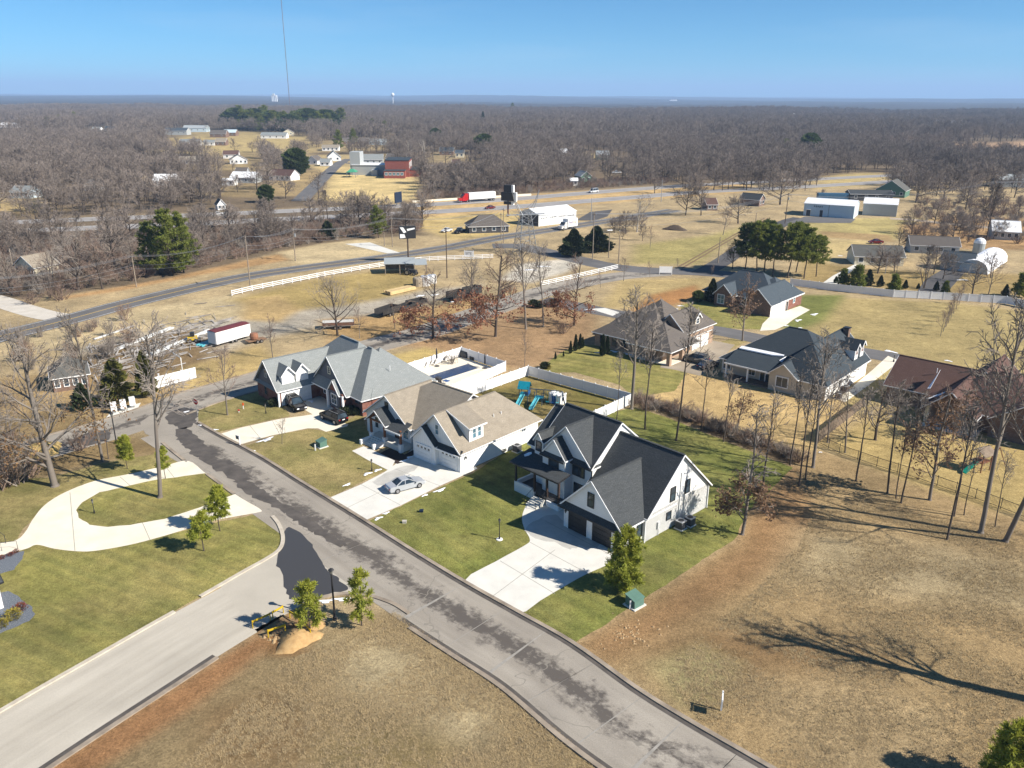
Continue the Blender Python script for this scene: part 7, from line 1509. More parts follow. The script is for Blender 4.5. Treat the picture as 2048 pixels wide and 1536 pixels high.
def ubox(px, rz, label, marker, s=1.0):
    e = empty('utility_box', (*P(*px), 0), rz, label, 'utility box'); bx('pad', (-.75 * s, -.7 * s, 0), (.75 * s, .7 * s, .12), CONC, e); m = MB(); m.mesh([(-.6 * s, -.55 * s, .12), (.6 * s, -.55 * s, .12), (.6 * s, .55 * s, .12), (-.6 * s, .55 * s, .12), (-.6 * s, -.5 * s, .8 * s), (.6 * s, -.5 * s, .8 * s), (.6 * s, .55 * s, 1.05 * s), (-.6 * s, .55 * s, 1.05 * s)], [(0, 3, 2, 1), (4, 5, 6, 7), (0, 1, 5, 4), (1, 2, 6, 5), (2, 3, 7, 6), (3, 0, 4, 7)]); m.obj('cabinet', GREENBOX, e); m = MB(); m.slab([(-.66 * s, -.56 * s, .8 * s), (.66 * s, -.56 * s, .8 * s), (.66 * s, .6 * s, 1.08 * s), (-.66 * s, .6 * s, 1.08 * s)], (0, 0, .06)); m.obj('lid', GREENBOX, e)
    X, Y = P(*marker[0]); k = empty('marker_post', (X, Y, 0), 0, marker[1], 'marker'); bx('post', (-.07, -.07, 0), (.07, .07, 1.0), WHITE, k); bx('cap', (-.08, -.08, 1.001), (.08, .08, 1.08), PBLU, k)
ubox((643, 893), R(-48), 'green utility cabinet on the lawn between two driveways', ((631, 901), 'white marker post by the green cabinet on the lawn'), 1.0); ubox((1269, 1210), R(40), 'green utility cabinet on bare soil by the farmhouse lawn corner', ((1260, 1218), 'white marker post by the green cabinet on bare soil'), 1.1)
for x, y, lb in ((809, 1046, 'small pale meter lid on the farmhouse front lawn'), (843, 1024, 'small blue valve lid on the farmhouse front lawn')): X, Y = P(x, y); e = empty('ground_box', (X, Y, .012), 0, lb, 'box'); bx('body', (-.22, -.16, 0), (.22, .16, .24), WICK if 'pale' in lb else PBLU, e); bx('lid', (-.25, -.19, .241), (.25, .19, .29), WICK if 'pale' in lb else PBLU, e)
def acunit(px, rz, label, s=.45):
    e = empty('air_conditioner', (*P(*px), .012), rz, label, 'air conditioner', 'outdoor air conditioning units'); bx('pad', (-s - .1, -s - .1, 0), (s + .1, s + .1, .1), CONC, e); bx('casing', (-s, -s, .1), (s, s, .95), DARKGREY, e); bx('top', (-s - .03, -s - .03, .951), (s + .03, s + .03, 1.03), M('pale_metal', (.45, .46, .48), None, 3, .4, .3), e); m = MB(); m.lathe([(s * .75, 0), (s * .75, .03), (.05, .05)], (0, 0, 1.031), 14); m.obj('fan_grille', BLACK, e)
acunit((1361, 1057), R(43), 'outdoor air conditioner by the farmhouse side wall, nearer the street'); acunit((1379, 1050), R(43), 'outdoor air conditioner by the farmhouse side wall, farther from the street'); acunit((1034, 903), R(48), 'outdoor air conditioner by the white cottage wall'); acunit((1676, 797), R(48), 'air conditioner by the beige house wall'); acunit((1690, 783), R(48), 'second air conditioner farther along the beige house wall')
# pit with yellow barriers, soil heap
YB = M('yellow_barrier', (.62, .42, .02), (.5, .34, .02), 4, .5)
bar_lbl = ['yellow barrier rail along the street side of the pit', 'yellow barrier rail at the upper end of the pit', 'yellow barrier rail on the heap side of the pit', 'yellow barrier rail closing the pit near the pine', 'yellow barrier rail between the pine and the soil heap']
for (a, b), lb in zip((((506, 1257), (541, 1241)), ((546, 1238), (567, 1226)), ((537, 1275), (571, 1264)), ((580, 1236), (598, 1247)), ((600, 1250), (622, 1274))), bar_lbl):
    A_, B_ = Vector((*P(*a), 0)), Vector((*P(*b), 0)); e = empty('barrier', A_, 0, lb, 'barrier', 'barriers around the pit'); d = B_ - A_
    m = MB(); m.bar((0, 0, .72), d + Vector((0, 0, .72)), .05, .2); m.obj('rail', YB, e)
    for q in (Vector((0, 0, 0)), d): m = MB(); m.bar(q, q + Vector((0, 0, .85)), .08); m.obj('leg', YB, e)
def heap(name, px, r, h, mat, label, seed, cat='heap', ell=1.0):
    rr = random.Random(seed); X, Y = P(*px); m = MB(); n = 18; rings = [(1.0, 0), (.86, .22), (.66, .52), (.42, .80), (.18, .96)]; pts = []
    for f, z in rings:
        for k in range(n): t = 2 * math.pi * k / n; q = f * r * (1 + .16 * math.sin(3 * t + seed) + rr.uniform(-.17, .17)); pts.append((q * math.cos(t) * ell, q * math.sin(t), max(z * h + (rr.uniform(-.14, .12) * h if z else 0), 0)))
    pts.append((0, 0, h)); fs = [(i * n + k, i * n + (k + 1) % n, (i + 1) * n + (k + 1) % n, (i + 1) * n + k) for i in range(4) for k in range(n)] + [(4 * n + k, 4 * n + (k + 1) % n, 5 * n) for k in range(n)]
    m.mesh(pts, fs); o = m.obj(name, mat, None, (X, Y, 0), (0, 0, rr.uniform(0, 3)), True); return tag(o, label, cat)
SAND = M('sandy_soil', (.45, .30, .14), (.36, .225, .10), 2.5, 1, bmp=.6); heap('soil_heap', (594, 1280), 1.55, .8, SAND, 'pale sandy soil heap beside the yellow barrier pit', 3, ell=1.25); heap('soil_heap', (628, 1250), 1.0, .45, SAND, 'small sandy heap behind the pine at the pit', 4); heap('sand_heap', (72, 905), 2.6, 1.2, M('yellow_sand', (.55, .40, .16), (.46, .32, .12), 2, 1, bmp=.5), 'yellow sand heap under the bare trees by the street', 5, ell=1.4)
heap('brush_pile', (1350, 459), 3.2, 1.6, M('brush_brown', (.10, .075, .055), (.06, .045, .035), 2, 1, bmp=.8), 'dark pile of brush in the mown field', 6, ell=1.3); sheet('excavated_pit', W([(512, 1258), (540, 1243), (566, 1228), (592, 1246), (572, 1262), (540, 1274), (520, 1276)]), M('pit_clay', (.17, .095, .05), (.25, .19, .10), 1.5, 1, bmp=.5), .018, step=.35, jitter=.12)
ROCK = M('clay_rock', (.38, .27, .15), (.28, .19, .10), 3, 1, bmp=.5)
rk = MB()
for _ in range(46):
    a = rnd.gauss(0, 1); X, Y = P(566 + rnd.gauss(0, 16), 1278 + rnd.gauss(0, 6)); s_ = rnd.uniform(.08, .26); pts = [(X + s_ * math.cos(t) * rnd.uniform(.7, 1.2), Y + s_ * math.sin(t) * rnd.uniform(.7, 1.2), 0) for t in (0, 1.3, 2.5, 3.8, 5)]
    rk.mesh(pts + [(X, Y, s_ * .8)], [(i, (i + 1) % 5, 5) for i in range(5)])
for _ in range(60):
    X, Y = P(1262 + rnd.gauss(0, 30), 1268 + rnd.gauss(0, 14)); s_ = rnd.uniform(.06, .2); pts = [(X + s_ * math.cos(t) * rnd.uniform(.7, 1.2), Y + s_ * math.sin(t) * rnd.uniform(.7, 1.2), 0) for t in (0, 1.3, 2.5, 3.8, 5)]
    rk.mesh(pts + [(X, Y, s_ * .7)], [(i, (i + 1) % 5, 5) for i in range(5)])
tag(rk.obj('rubble', ROCK), 'loose clay lumps around the pit and on the bare soil strip', 'rubble', None, 'stuff')
# hanging yard sign, seen nearly edge on
X, Y = P(1442, 1421); ys = empty('yard_sign', (X, Y, 0), R(75), 'white post with hanging sign panel at the edge of the dry field', 'sign'); bx('post', (-.06, -.06, 0), (.06, .06, 1.9), WHITE, ys); bx('arm', (-.95, -.05, 1.68), (-.061, .05, 1.78), WHITE, ys); bx('panel', (-.9, -.03, .85), (-.15, .03, 1.6), WHITE, ys)
for i, (x, y) in enumerate(((229, 826), (248, 821), (266, 815))):
    e = empty('cluster_mailbox', (*P(x, y), .1), R(30), ['cluster mailbox nearest the golden conifers, first of three', 'middle white cluster mailbox of three', 'white cluster mailbox at the street end of three'][i], 'mailbox', 'cluster mailboxes'); bx('cabinet', (-.42, -.42, .35), (.42, .42, 1.6), WHITE, e); bx('pedestal', (-.25, -.25, 0), (.25, .25, .349), STEEL, e); bx('door_panel', (-.36, -.45, .45), (.36, -.425, 1.5), TRIMW, e)
sheet('mailbox_pad', W([(212, 836), (226, 820), (282, 806), (276, 817)]), CONC, .06)
# yard clutter
PIPE = M('white_pipe', (.66, .67, .66), None, 2, .5)
for (a, b, n, lb) in (((188, 681), (270, 653), 1, 'farthest long pale beam lying in the yard'), ((211, 711), (348, 657), 2, 'long pale beams lying across the middle of the yard'), ((297, 715), (424, 662), 2, 'long pale beams nearest the white trailer'), ((403, 695), (430, 686), 3, 'stack of teal boards in front of the white trailer')):
    A_, B_ = Vector((*P(*a), .25)), Vector((*P(*b), .25)); e = empty('beam', A_, 0, lb, 'beams'); d = (B_ - A_); nn = Vector((-d.y, d.x, 0)).normalized()
    for k in range(n): m = MB(); m.bar(nn * k * .7, d * rnd.uniform(.92, 1) + nn * (k * .7), .35, .28); m.obj('beam_length', TEALL if 'teal' in lb else PIPE, e)
X, Y = P(314, 706); fr = empty('pipe_frame', (X, Y, 0), 0, 'white pipe frame standing above the short white fence', 'frame'); E2 = Vector((*P(365, 742), 0)) - Vector((X, Y, 0)); m = MB(); m.tube([(0, 0, 0), (0, 0, 2.4), E2 + Vector((0, 0, 2.4)), E2], .09, 6); m.obj('pipe', PIPE, fr)
for x, y, t, lb in ((307, 775, 741, 'white post standing behind the short white fence, outer one'), (320, 772, 748, 'white post standing behind the short white fence, inner one')): X, Y = P(x, y); e = empty('white_post', (X, Y, 0), 0, lb, 'post'); h = HT(x, y, t); bx('shaft', (-.09, -.09, 0), (.09, .09, h), VINYL, e); bx('cap', (-.12, -.12, h), (.12, .12, h + .06), VINYL, e)
X, Y = P(387, 683); e = empty('skid_loader', (X, Y, 0), R(20), 'small yellow loader among the yard beams', 'loader'); bx('body', (-1.0, -.6, .4), (.8, .6, 1.1), YB, e); bx('cab', (-.5, -.5, 1.1), (.3, .5, 1.9), BLACK, e); bx('bucket', (.9, -.7, .1), (1.4, .7, .6), DARKGREY, e); add_wheels(e, (-.6, .5), .7, .35, .25)
lum = MB(); r_ = random.Random(9)
for _ in range(260):
    x, y = r_.uniform(170, 440), 0; y = 700 - (x - 300) * .30 + r_.gauss(0, 22); X, Y = P(x, y); a = R(rnd.choice((30, 30, 35, 120)) + r_.gauss(0, 9)); L = r_.uniform(.8, 4.5); lum.bar((X, Y, .08), (X + math.cos(a) * L, Y + math.sin(a) * L, .1 + r_.uniform(0, .5)), r_.uniform(.06, .25), .12)
tag(lum.obj('scrap_lumber', M('scrap_grey', (.20, .18, .165), (.42, .40, .38), .4, .9, lo=.42, hi=.58)), 'scattered grey scrap lumber covering the yard', 'lumber', None, 'stuff')
X, Y = P(800, 584); e = empty('timber_stack', (X, Y, 0), 0, 'stack of new yellow timber beside the gravel yard', 'timber'); A_, B_ = Vector((*P(776, 589), 0)), Vector((*P(828, 577), 0)); d = (B_ - A_).normalized(); e.rotation_euler = (0, 0, math.atan2(d.y, d.x)); L = (B_ - A_).length; NEWW = M('new_timber', (.58, .43, .22), (.48, .35, .17), 1, .9, vary=.15)
for k in range(9):
    for j in range(3): bx('plank', (-L / 2 + rnd.uniform(0, .5), -1.3 + k * .29, .15 + j * .26), (L / 2 - rnd.uniform(0, .5), -1.3 + k * .29 + .27, .15 + j * .26 + .24), NEWW, e)
for i, (x, y, r, h, mt, lb) in enumerate(((836, 572, 1.3, 2.3, M('tan_tank', (.36, .30, .22), None, 2, .8), 'tan square topped tank beside the white tanks'), (850, 571, 1.3, 2.5, PWHT, 'white tank beside the tan tank'), (864, 566, 1.2, 2.2, PWHT, 'second white tank at the gravel yard'))): X, Y = P(x, y); e = empty('storage_tank', (X, Y, 0), 0, lb, 'tank'); m = MB(); m.lathe([(r, 0), (r, h * .85), (r * .8, h), (.1, h + .12)], (0, 0, 0), 14); m.obj('shell', mt, e); m = MB(); m.lathe([(.25, 0), (.25, .15), (.05, .17)], (0, 0, h + .05), 8); m.obj('hatch', DARKGREY, e)
c_ = P(800, 545); cp = empty('open_shed', (*c_, 0), R(8), 'open shed with grey metal roof beside the rail fence', 'shed'); m = MB(); m.slab([(-4.2, -3, 2.9), (4.2, -3, 2.9), (4.2, 3, 3.5), (-4.2, 3, 3.5)], (0, 0, .1)); m.obj('roof', METALG, cp)
for x in (-3.9, 0, 3.9):
    for y in (-2.7, 2.7): bx('post', (x - .1, y - .1, 0), (x + .1, y + .1, 2.9 if y < 0 else 3.45), WOODP, cp)
bx('back_wall', (-4.0, 2.81, .4), (4.0, 2.9, 3.2), GREYWOOD, cp); e = empty('lean_shed', (*P(832, 543), 0), R(8), 'second lower metal roof joined beside the open shed', 'shed'); m = MB(); m.slab([(-3, -3.2, 2.4), (3, -3.2, 2.4), (3, 3, 2.9), (-3, 3, 2.9)], (0, 0, .1)); m.obj('roof', METALG, e)
for x in (-2.8, 2.8):
    for y in (-2.9, 2.7): bx('post', (x - .1, y - .1, 0), (x + .1, y + .1, 2.4), WOODP, e)
t_ = tk = MB(); pts_ = []
tyr = empty('tractor', (*P(824, 550), 0), R(-20), 'dark old tractor parked beside the open shed', 'tractor'); bx('body', (-1.6, -.5, .7), (1.4, .5, 1.5), DARKGREY, tyr); bx('seat', (-1.5, -.3, 1.51), (-.9, .3, 1.9), BLACK, tyr); add_wheels(tyr, (-1.0,), .9, .75, .4); add_wheels(tyr, (1.0,), .8, .45, .3)
# handrails by the white house corner
for a, b, lb in (((-8, 1072), (12, 1087), 'black handrail beyond the white ramp at the frame edge'), ((4, 1102), (36, 1098), 'black handrail on the white ramp at the frame edge')):
    A_, B_ = Vector((*P(*a), 0)), Vector((*P(*b), 0)); e = empty('handrail', A_, 0, lb, 'handrail'); d = B_ - A_; m = MB(); m.tube([(0, 0, 0), (0, 0, 1.0), d + Vector((0, 0, 1.0)), d], .03, 6); m.obj('rail', BLACK, e)
for x, y, k, lb in ((5, 1118, 'redbush', 'red flowered shrub by the ramp, outer one'), (22, 1112, 'redbush', 'red flowered shrub in the middle of the slate bed'), (33, 1106, 'redbush', 'red flowered shrub nearest the driveway')): plant(k, P(x, y), .5, 'shrub', lb, 'shrub', wide=1)
for x, y, s, k, lb in ((28, 1240, 1.2, 'yellowbush', 'yellow green shrub at the white house corner'), (42, 1222, .9, 'redbush', 'small reddish shrub by the white house corner'), (4, 1256, 1.0, 'yellowbush', 'ochre shrub at the frame edge by the white house')): plant(k, P(x, y), s, 'shrub', lb, 'shrub')
# snow
SN = MB()
def snow(x, y, w_, h_=.07, asp=.4, a=.0):
    X, Y = P(x, y); n = 17; pts = []; rr = rnd.uniform(0, 6)
    s_ = w_ / FPX * math.hypot(X, Y) * .5 * 1.1
    for f, z in ((1, .0), (.7, h_ * .8)):
        for k in range(n): t = 2 * math.pi * k / n; q = f * s_ * .8 * (1 + .35 * math.sin(3 * t + rr) + .2 * math.sin(5 * t + 2 * rr) + rnd.uniform(-.18, .18)); u, v = q * math.cos(t), q * math.sin(t) * asp; pts.append((X + u * math.cos(a) - v * math.sin(a), Y + u * math.sin(a) + v * math.cos(a), .045 + z))
    pts.append((X, Y, .045 + h_)); SN.mesh(pts, [(k, (k + 1) % n, n + (k + 1) % n, n + k) for k in range(n)] + [(n + k, n + (k + 1) % n, 2 * n) for k in range(n)])
UA, VA = R(-46), R(44)
for x, y, w_, a in ((372, 824, 12, VA), (401, 851, 10, 0), (415, 855, 10, UA), (429, 860, 15, 0), (532, 880, 34, VA), (509, 902, 5, 0), (735, 948, 24, VA), (755, 941, 22, VA), (694, 970, 20, VA), (612, 969, 14, UA), (596, 959, 6, 0), (757, 1037, 24, VA), (772, 1027, 18, VA), (850, 991, 18, VA), (880, 981, 30, VA), (808, 922, 20, VA), (819, 915, 18, VA), (622, 803, 20, UA), (650, 1203, 34, 0), (685, 1199, 40, 0), (1629, 629, 22, VA), (1596, 641, 22, VA), (1572, 652, 10, 0), (1780, 703, 26, UA), (1896, 722, 16, UA), (1228, 703, 24, UA), (1258, 709, 28, UA), (1196, 706, 14, 0), (1402, 716, 10, 0), (1360, 612, 14, 0), (1352, 618, 10, 0), (1700, 540, 12, 0), (1722, 505, 10, 0), (1680, 512, 10, 0), (1910, 592, 14, 0), (1925, 560, 20, 0), (1860, 586, 24, VA), (1600, 656, 10, 0), (1060, 540, 30, 0), (1085, 533, 30, 0), (840, 592, 24, VA), (870, 590, 20, VA), (905, 604, 16, 0), (770, 620, 20, VA), (1180, 620, 20, 0), (1640, 905, 8, 0), (1240, 462, 4, 0)): snow(x, y, w_, a=a)
tag(SN.obj('snow', SNOW, smooth=True), 'patches of leftover snow along kerbs and shaded edges', 'snow', None, 'stuff')
# ---------------------------------------------------------------- buildings farther out
def far_house(name, px, wpx, dep, hw, hr, wall, roof, label, rz=0, ends='gg', axis='u', cat='house', win=3, cols=None, chim=False):
    X, Y = P(*px); wm = wpx / FPX * math.hypot(X, Y) * 1.02; H_ = House(name, (X, Y), rz, label, cat, wall=wall, roof=roof)
    H_.block(-wm / 2, wm / 2, 0, dep, hw, hw + hr, axis, ends, .35); H_.done()
    for k in range(win): H_.window('-v', -.03, -wm / 2 + wm * (k + .5) / win, hw * .55, min(1.2, wm / win * .5), min(1.3, hw * .45), TRIMW, GLASS, 1, 1)
    return H_
G1 = SH_GREY; T1 = SH_TAUPE; SL = SH_SLATE; GN = SH_GREEN
FH = [('brick_house', (145, 780), 58, 7, 2.6, 2.2, BR_BRN, GN, 'small brown brick shed house behind the dull dark cedar', 30, 'hh'),
 ('cream_house', (52, 553), 50, 7, 2.8, 2.6, CREAM, SH_BROWN, 'cream house with tan roof half hidden in the roadside wood', -25, 'gg', 'v'),
 ('low_building', (978, 466), 78, 9, 2.6, 3.2, DARKGREY, T1, 'low brown roofed building beside the black pickup', 12, 'hh'),
 ('brown_cottage', (1424, 421), 20, 8, 2.6, 2.2, BR_BRN, SH_RED, 'small brown cottage at the far side of the mown field', 5),
 ('dark_garage', (1523, 412), 24, 9, 3, 2.2, BR_BRN, SH_BLACK, 'dark garage with black roof by the asphalt drive', 50, 'gg', 'v'),
 ('cream_gabled_house', (1757, 531), 84, 9, 2.7, 2.4, CREAM, GN, 'grey roofed house with cream gable beyond the long fence', -8),
 ('grey_cottage', (1868, 508), 78, 8, 2.7, 2.2, GREYS, T1, 'grey cottage with shaded roof beyond the long fence', -14),
 ('dark_shed', (1946, 541), 44, 8, 2.8, 2.0, GREYS, SL, 'dark gabled shed beside the white arched shelter', 55, 'gg', 'v'),
 ('green_gabled_house', (1779, 394), 48, 12, 3.4, 4.4, GREENS, GN, 'dark green gabled house behind the long black shed', -35, 'gg', 'v'),
 ('long_shed', (1742, 402), 72, 9, 3.2, 1.4, DARKGREY, SH_BLACK, 'long black shed behind the white metal buildings', -6),
 ('white_cottage', (560, 361), 46, 9, 2.8, 3, SID, SH_RED, 'white cottage with red brick gable beyond the highway', -20), ('white_cottage', (624, 329), 22, 9, 2.8, 3, SID, T1, 'white cottage with brown roof left of the school road', -15, 'gg', 'v'),
 ('white_cottage', (650, 332), 18, 9, 2.6, 2, SID, G1, 'low white garage left of the school road', 0), ('white_cottage', (669, 322), 24, 11, 3, 4, SID, G1, 'white gabled cottage at the top of the school road', 15, 'gg', 'v'),
 ('white_long_house', (661, 302), 30, 10, 3, 2, SID, SH_BROWN, 'long white house above the school road', 5), ('dark_house', (712, 288), 46, 10, 3, 3, BR_BRN, T1, 'dark roofed brown house with pinkish gable on the far street', 8),
 ('blue_house', (754, 290), 30, 10, 3, 2.6, METALB, G1, 'pale blue house on the far street', -5), ('grey_house', (742, 328), 44, 12, 3, 3.4, GREYS, G1, 'grey roofed house behind the school wing', 6), ('white_house', (790, 325), 36, 11, 3, 3, SID, T1, 'white gabled house behind the red school', -10),
 ('white_house', (478, 328), 30, 9, 3, 3.2, SID, T1, 'white gabled house in the trees beyond the highway', 20, 'gg', 'v'), ('white_house', (462, 317), 26, 9, 3, 2.6, SID, SH_RED, 'white house with reddish roof uphill of the white gable', 10),
 ('metal_house', (486, 366), 48, 10, 3, 2.6, GREYS, METALR, 'house with bright metal roof beyond the highway', -8), ('white_trailer_home', (456, 371), 22, 5, 2.8, .8, SID, METALR, 'white mobile home beside the bright metal roof', -5), ('grey_house', (482, 352), 20, 7, 2.6, 2, GREYS, T1, 'small grey house behind the bright metal roof', 0),
 ('white_house', (329, 373), 38, 9, 3, 3, SID, METALR, 'white house with pale metal roof in the left wood', 5), ('white_house', (186, 381), 28, 8, 2.8, 3, SID, GN, 'white gabled house hidden in the left wood', 12, 'gg', 'v'), ('grey_house', (40, 397), 34, 9, 3, 2.4, METALB, G1, 'pale blue grey house at the left of the wood', -10),
 ('white_house', (57, 343), 16, 9, 3, 3, SID, GN, 'tiny white house deep in the left wood', 0), ('tan_house', (379, 329), 34, 9, 2.8, 2.4, BEIGE, SH_BROWN, 'tan roofed house among the left trees', 5), ('white_hut', (444, 420), 14, 5, 2.4, 2, SID, SH_TAUPE, 'tiny white hut at the highway edge', 30, 'gg', 'v'),
 ('long_barn', (352, 270), 38, 14, 5, 3, GREYS, SL, 'long grey barn on the far tan field', 0), ('teal_barn', (390, 264), 40, 16, 5, 3, METALB, METALG, 'pale teal roofed barn on the far tan field', 4), ('brown_house', (436, 275), 28, 12, 4, 4, BR_BRN, T1, 'brown roofed house by the far tan field', 0), ('teal_house', (459, 272), 22, 12, 4, 3, BR_BRN, METALB, 'teal roofed house by the far tan field', 0),
 ('white_house', (378, 292), 34, 10, 3.4, 2.6, SID, G1, 'white and grey house below the far barns', 0), ('white_house', (418, 291), 20, 9, 3, 2, SID, G1, 'low white house below the far barns', 0), ('brown_shed', (441, 291), 18, 9, 3.4, 3, BR_BRN, SH_BROWN, 'brown shed on the far field', 0), ('white_house', (547, 277), 46, 12, 3.4, 3, SID, G1, 'white house with wide grey roof under the pine ridge', 0), ('white_house', (577, 271), 18, 11, 4, 3.4, CREAM, T1, 'cream house beside the wide grey roof', 10, 'gg', 'v'),
 ('white_house', (192, 266), 14, 10, 4, 3, SID, G1, 'white house on the far left street', 0), ('white_house', (220, 266), 18, 10, 4, 4, SID, SH_DARK, 'white house with dark roof on the far left street', 0), ('cream_house', (72, 244), 18, 12, 5, 4, CREAM, T1, 'cream house high in the far left wood', 0), ('white_long_house', (16, 256), 26, 12, 4, 3, SID, METALR, 'long white house at the far left edge', 0),
 ('white_house', (919, 315), 16, 10, 3.4, 2, CREAM, SL, 'cream house across from the tan field', 0), ('dark_house', (893, 310), 26, 10, 3.2, 2.6, BR_BRN, SH_DARK, 'dark roofed house across from the tan field', 0), ('white_house', (912, 335), 14, 8, 3, 2, SID, SH_RED, 'small white house with red roof near the school', 0), ('white_shed', (1127, 317), 13, 10, 4, 3, SID, METALR, 'white shed at the edge of the far wood', 0), ('grey_shed', (1206, 320), 24, 12, 4, 2.5, GREENS, METALG, 'grey green shed in the far clearing', 0), ('green_shed', (1172, 365), 22, 8, 3.6, 2.4, GREENS, METALG, 'green shed across the highway', 20, 'gg', 'v'), ('white_shed', (1148, 371), 13, 6, 2.6, 1.2, SID, METALR, 'small white shed beside the green shed', 0),
 ('white_depot', (1910, 258), 62, 30, 9, 3, SID, METALR, 'distant white depot near the pale field', -6), ('orange_depot', (1935, 262), 22, 14, 8, 2, M('orange_wall', (.45, .12, .04), None, .1, .8), METALR, 'distant orange fronted depot', -6), ('long_depot', (1560, 238), 110, 30, 8, 3, METALW, METALR, 'very distant long pale roof in the wood', -4), ('white_depot', (1347, 203), 13, 60, 12, 3, SID, METALR, 'white building on the skyline', 0), ('yellow_house', (731, 250), 18, 14, 6, 4, CREAM, T1, 'yellowish house in the far wood', 0), ('white_house', (758, 248), 14, 12, 4, 3, SID, METALR, 'white roof in the far wood', 0), ('grey_house', (1985, 348), 40, 12, 4, 2.5, GREYS, METALR, 'long pale roofed house beyond the farm track', -10), ('grey_house', (2030, 375), 50, 12, 4, 2.5, GREYS, METALG, 'grey roofed house at the frame edge beyond the farm track', -10), ('grey_house', (2010, 480), 40, 9, 3, 3, GREYS, METALR, 'pale roofed house behind bare trees at the frame edge', -20)]
for f in FH:
    nm, px, wpx, dep, hw, hr, wl_, rf, lb = f[:9]; rz = f[9] if len(f) > 9 else 0; en = f[10] if len(f) > 10 else 'gg'; ax = f[11] if len(f) > 11 else 'u'
    far_house(nm, px, wpx, dep, hw, hr, wl_, rf, lb, rz, en, ax, 'shed' if 'shed' in nm or 'hut' in nm else ('barn' if 'barn' in nm else 'house'), win=2 if wpx < 30 else 4)
# long metal buildings
def metal(px0, px1, dep, hw, hr, wall, label):
    a, b = P(*px0), P(*px1); rz = math.degrees(math.atan2(b[1] - a[1], b[0] - a[0])); L = math.hypot(b[0] - a[0], b[1] - a[1]); H_ = House('metal_building', a, rz, label, 'building', wall=wall, roof=METALR); H_.block(0, L, 0, dep, hw, hw + hr, 'u', 'gg', .15); H_.done(); return H_, L
m1, L1 = metal((1606, 431), (1706, 438), 14, 5.0, 1.6, METALB, 'pale blue metal building with a door and dark script')
m1.door('-v', -.03, L1 * .10, 1.6, 2.4, DARKGREY); m1.door('-v', -.03, L1 * .36, 1.2, 2.6, DARKGREY); m1.box('canopy', (L1 * .06, -1.0, 2.6), (L1 * .15, -.02, 2.75), WHITE); m1.box('wall_seam', (L1 * .5, -.06, .1), (L1 * .5 + .12, -.01, 4.9), DARKGREY)
for k in range(9): m1.box('lettering', (L1 * (.20 + .020 * k), -.05, 3.75 + .12 * math.sin(k * 2)), (L1 * (.213 + .020 * k), -.02, 4.15 + .2 * math.cos(k * 3)), PBLU)
m2, L2 = metal((1724, 430), (1792, 434), 13, 4.8, 1.8, GREYS, 'plain metal building with bright white roof')
gb_, L3 = metal((1077, 453), (1152, 444), 11, 4.3, 1.7, METALW, 'white garage building with tall doors behind the parcel truck')
for k in range(4): gb_.garage('-v', -.03, L3 * (.14 + .24 * k), 3.2, 3.3, WHITE, True)
gb_.box('left_wall', (-.08, .1, 0), (-.01, 10.9, 4.2), DARKGREY)
# red school with grey wing and green canopy
sx, sy = P(771, 354); sc = House('school_building', (sx, sy), 3, 'red brick school block with flat dark roof', 'school', wall=BR_SCH, roof=SH_DARK)
k_ = math.hypot(sx, sy) / FPX; Lr = 46 * k_; sc.walls(0, Lr, 0, 26, 9.5); sc.r.extrude_down([(-.3, -.3, 9.75), (Lr + .3, -.3, 9.75), (Lr + .3, 26, 9.75), (-.3, 26, 9.75)], .25); sc.w.box((Lr * .0, -9, 0), (Lr * .86, -.01, 4.2)); sc.r.extrude_down([(-.2, -9.2, 4.4), (Lr * .88, -9.2, 4.4), (Lr * .88, -.05, 4.4), (-.2, -.05, 4.4)], .2); sc.w.box((Lr + .01, 2, 0), (Lr + 36 * k_, 20, 4.0)); sc.r.extrude_down([(Lr + .35, 1.7, 4.2), (Lr + 37 * k_, 1.7, 4.2), (Lr + 37 * k_, 20.3, 4.2), (Lr + .35, 20.3, 4.2)], .2); sc.done()
for q in range(5): sc.window('-v', -9.03, Lr * (.10 + .16 * q), 2.6, Lr * .11, 1.5, TRIMW, GLASSB, 2, 1)
for q in range(4): sc.window('+u', Lr + .03, 3 + q * 6, 6.6, 3.6, 3.0, TRIMW, M('school_glass', (.35, .33, .28), None, .3, .3), 3, 2)
gw = House('school_wing', P(705, 350), -3, 'long low grey school wing with a tower at its end', 'building', wall=GREYS, roof=METALR); k_ = math.hypot(*P(705, 350)) / FPX; gw.block(0, 66 * k_, 0, 14, 6.0, 6.8, 'u', 'gg', .3); gw.w.box((-1.2, .2, 0), (5, 10, 13.5)); gw.w.box((40 * k_, -6, 0), (52 * k_, -.01, 3.6)); gw.done()
gc = empty('picnic_canopy', (*P(705, 354), 0), 0, 'green roofed picnic canopy on the school lawn', 'canopy'); m = MB(); k_ = math.hypot(*P(705, 354)) / FPX; w_ = 9 * k_
for q in ([(-w_, -4, 3), (w_, -4, 3), (w_ * .3, 0, 4.6), (-w_ * .3, 0, 4.6)], [(w_, 4, 3), (-w_, 4, 3), (-w_ * .3, 0, 4.6), (w_ * .3, 0, 4.6)], [(-w_, 4, 3), (-w_, -4, 3), (-w_ * .3, 0, 4.6)], [(w_, -4, 3), (w_, 4, 3), (w_ * .3, 0, 4.6)]): m.slab(q, (0, 0, .15))
m.obj('roof', M('green_canvas', (.06, .30, .18), None, 1, .7), gc)
for x in (-w_ * .9, w_ * .9):
    for y in (-3.6, 3.6): bx('post', (x - .15, y - .15, 0), (x + .15, y + .15, 3), STEEL, gc)
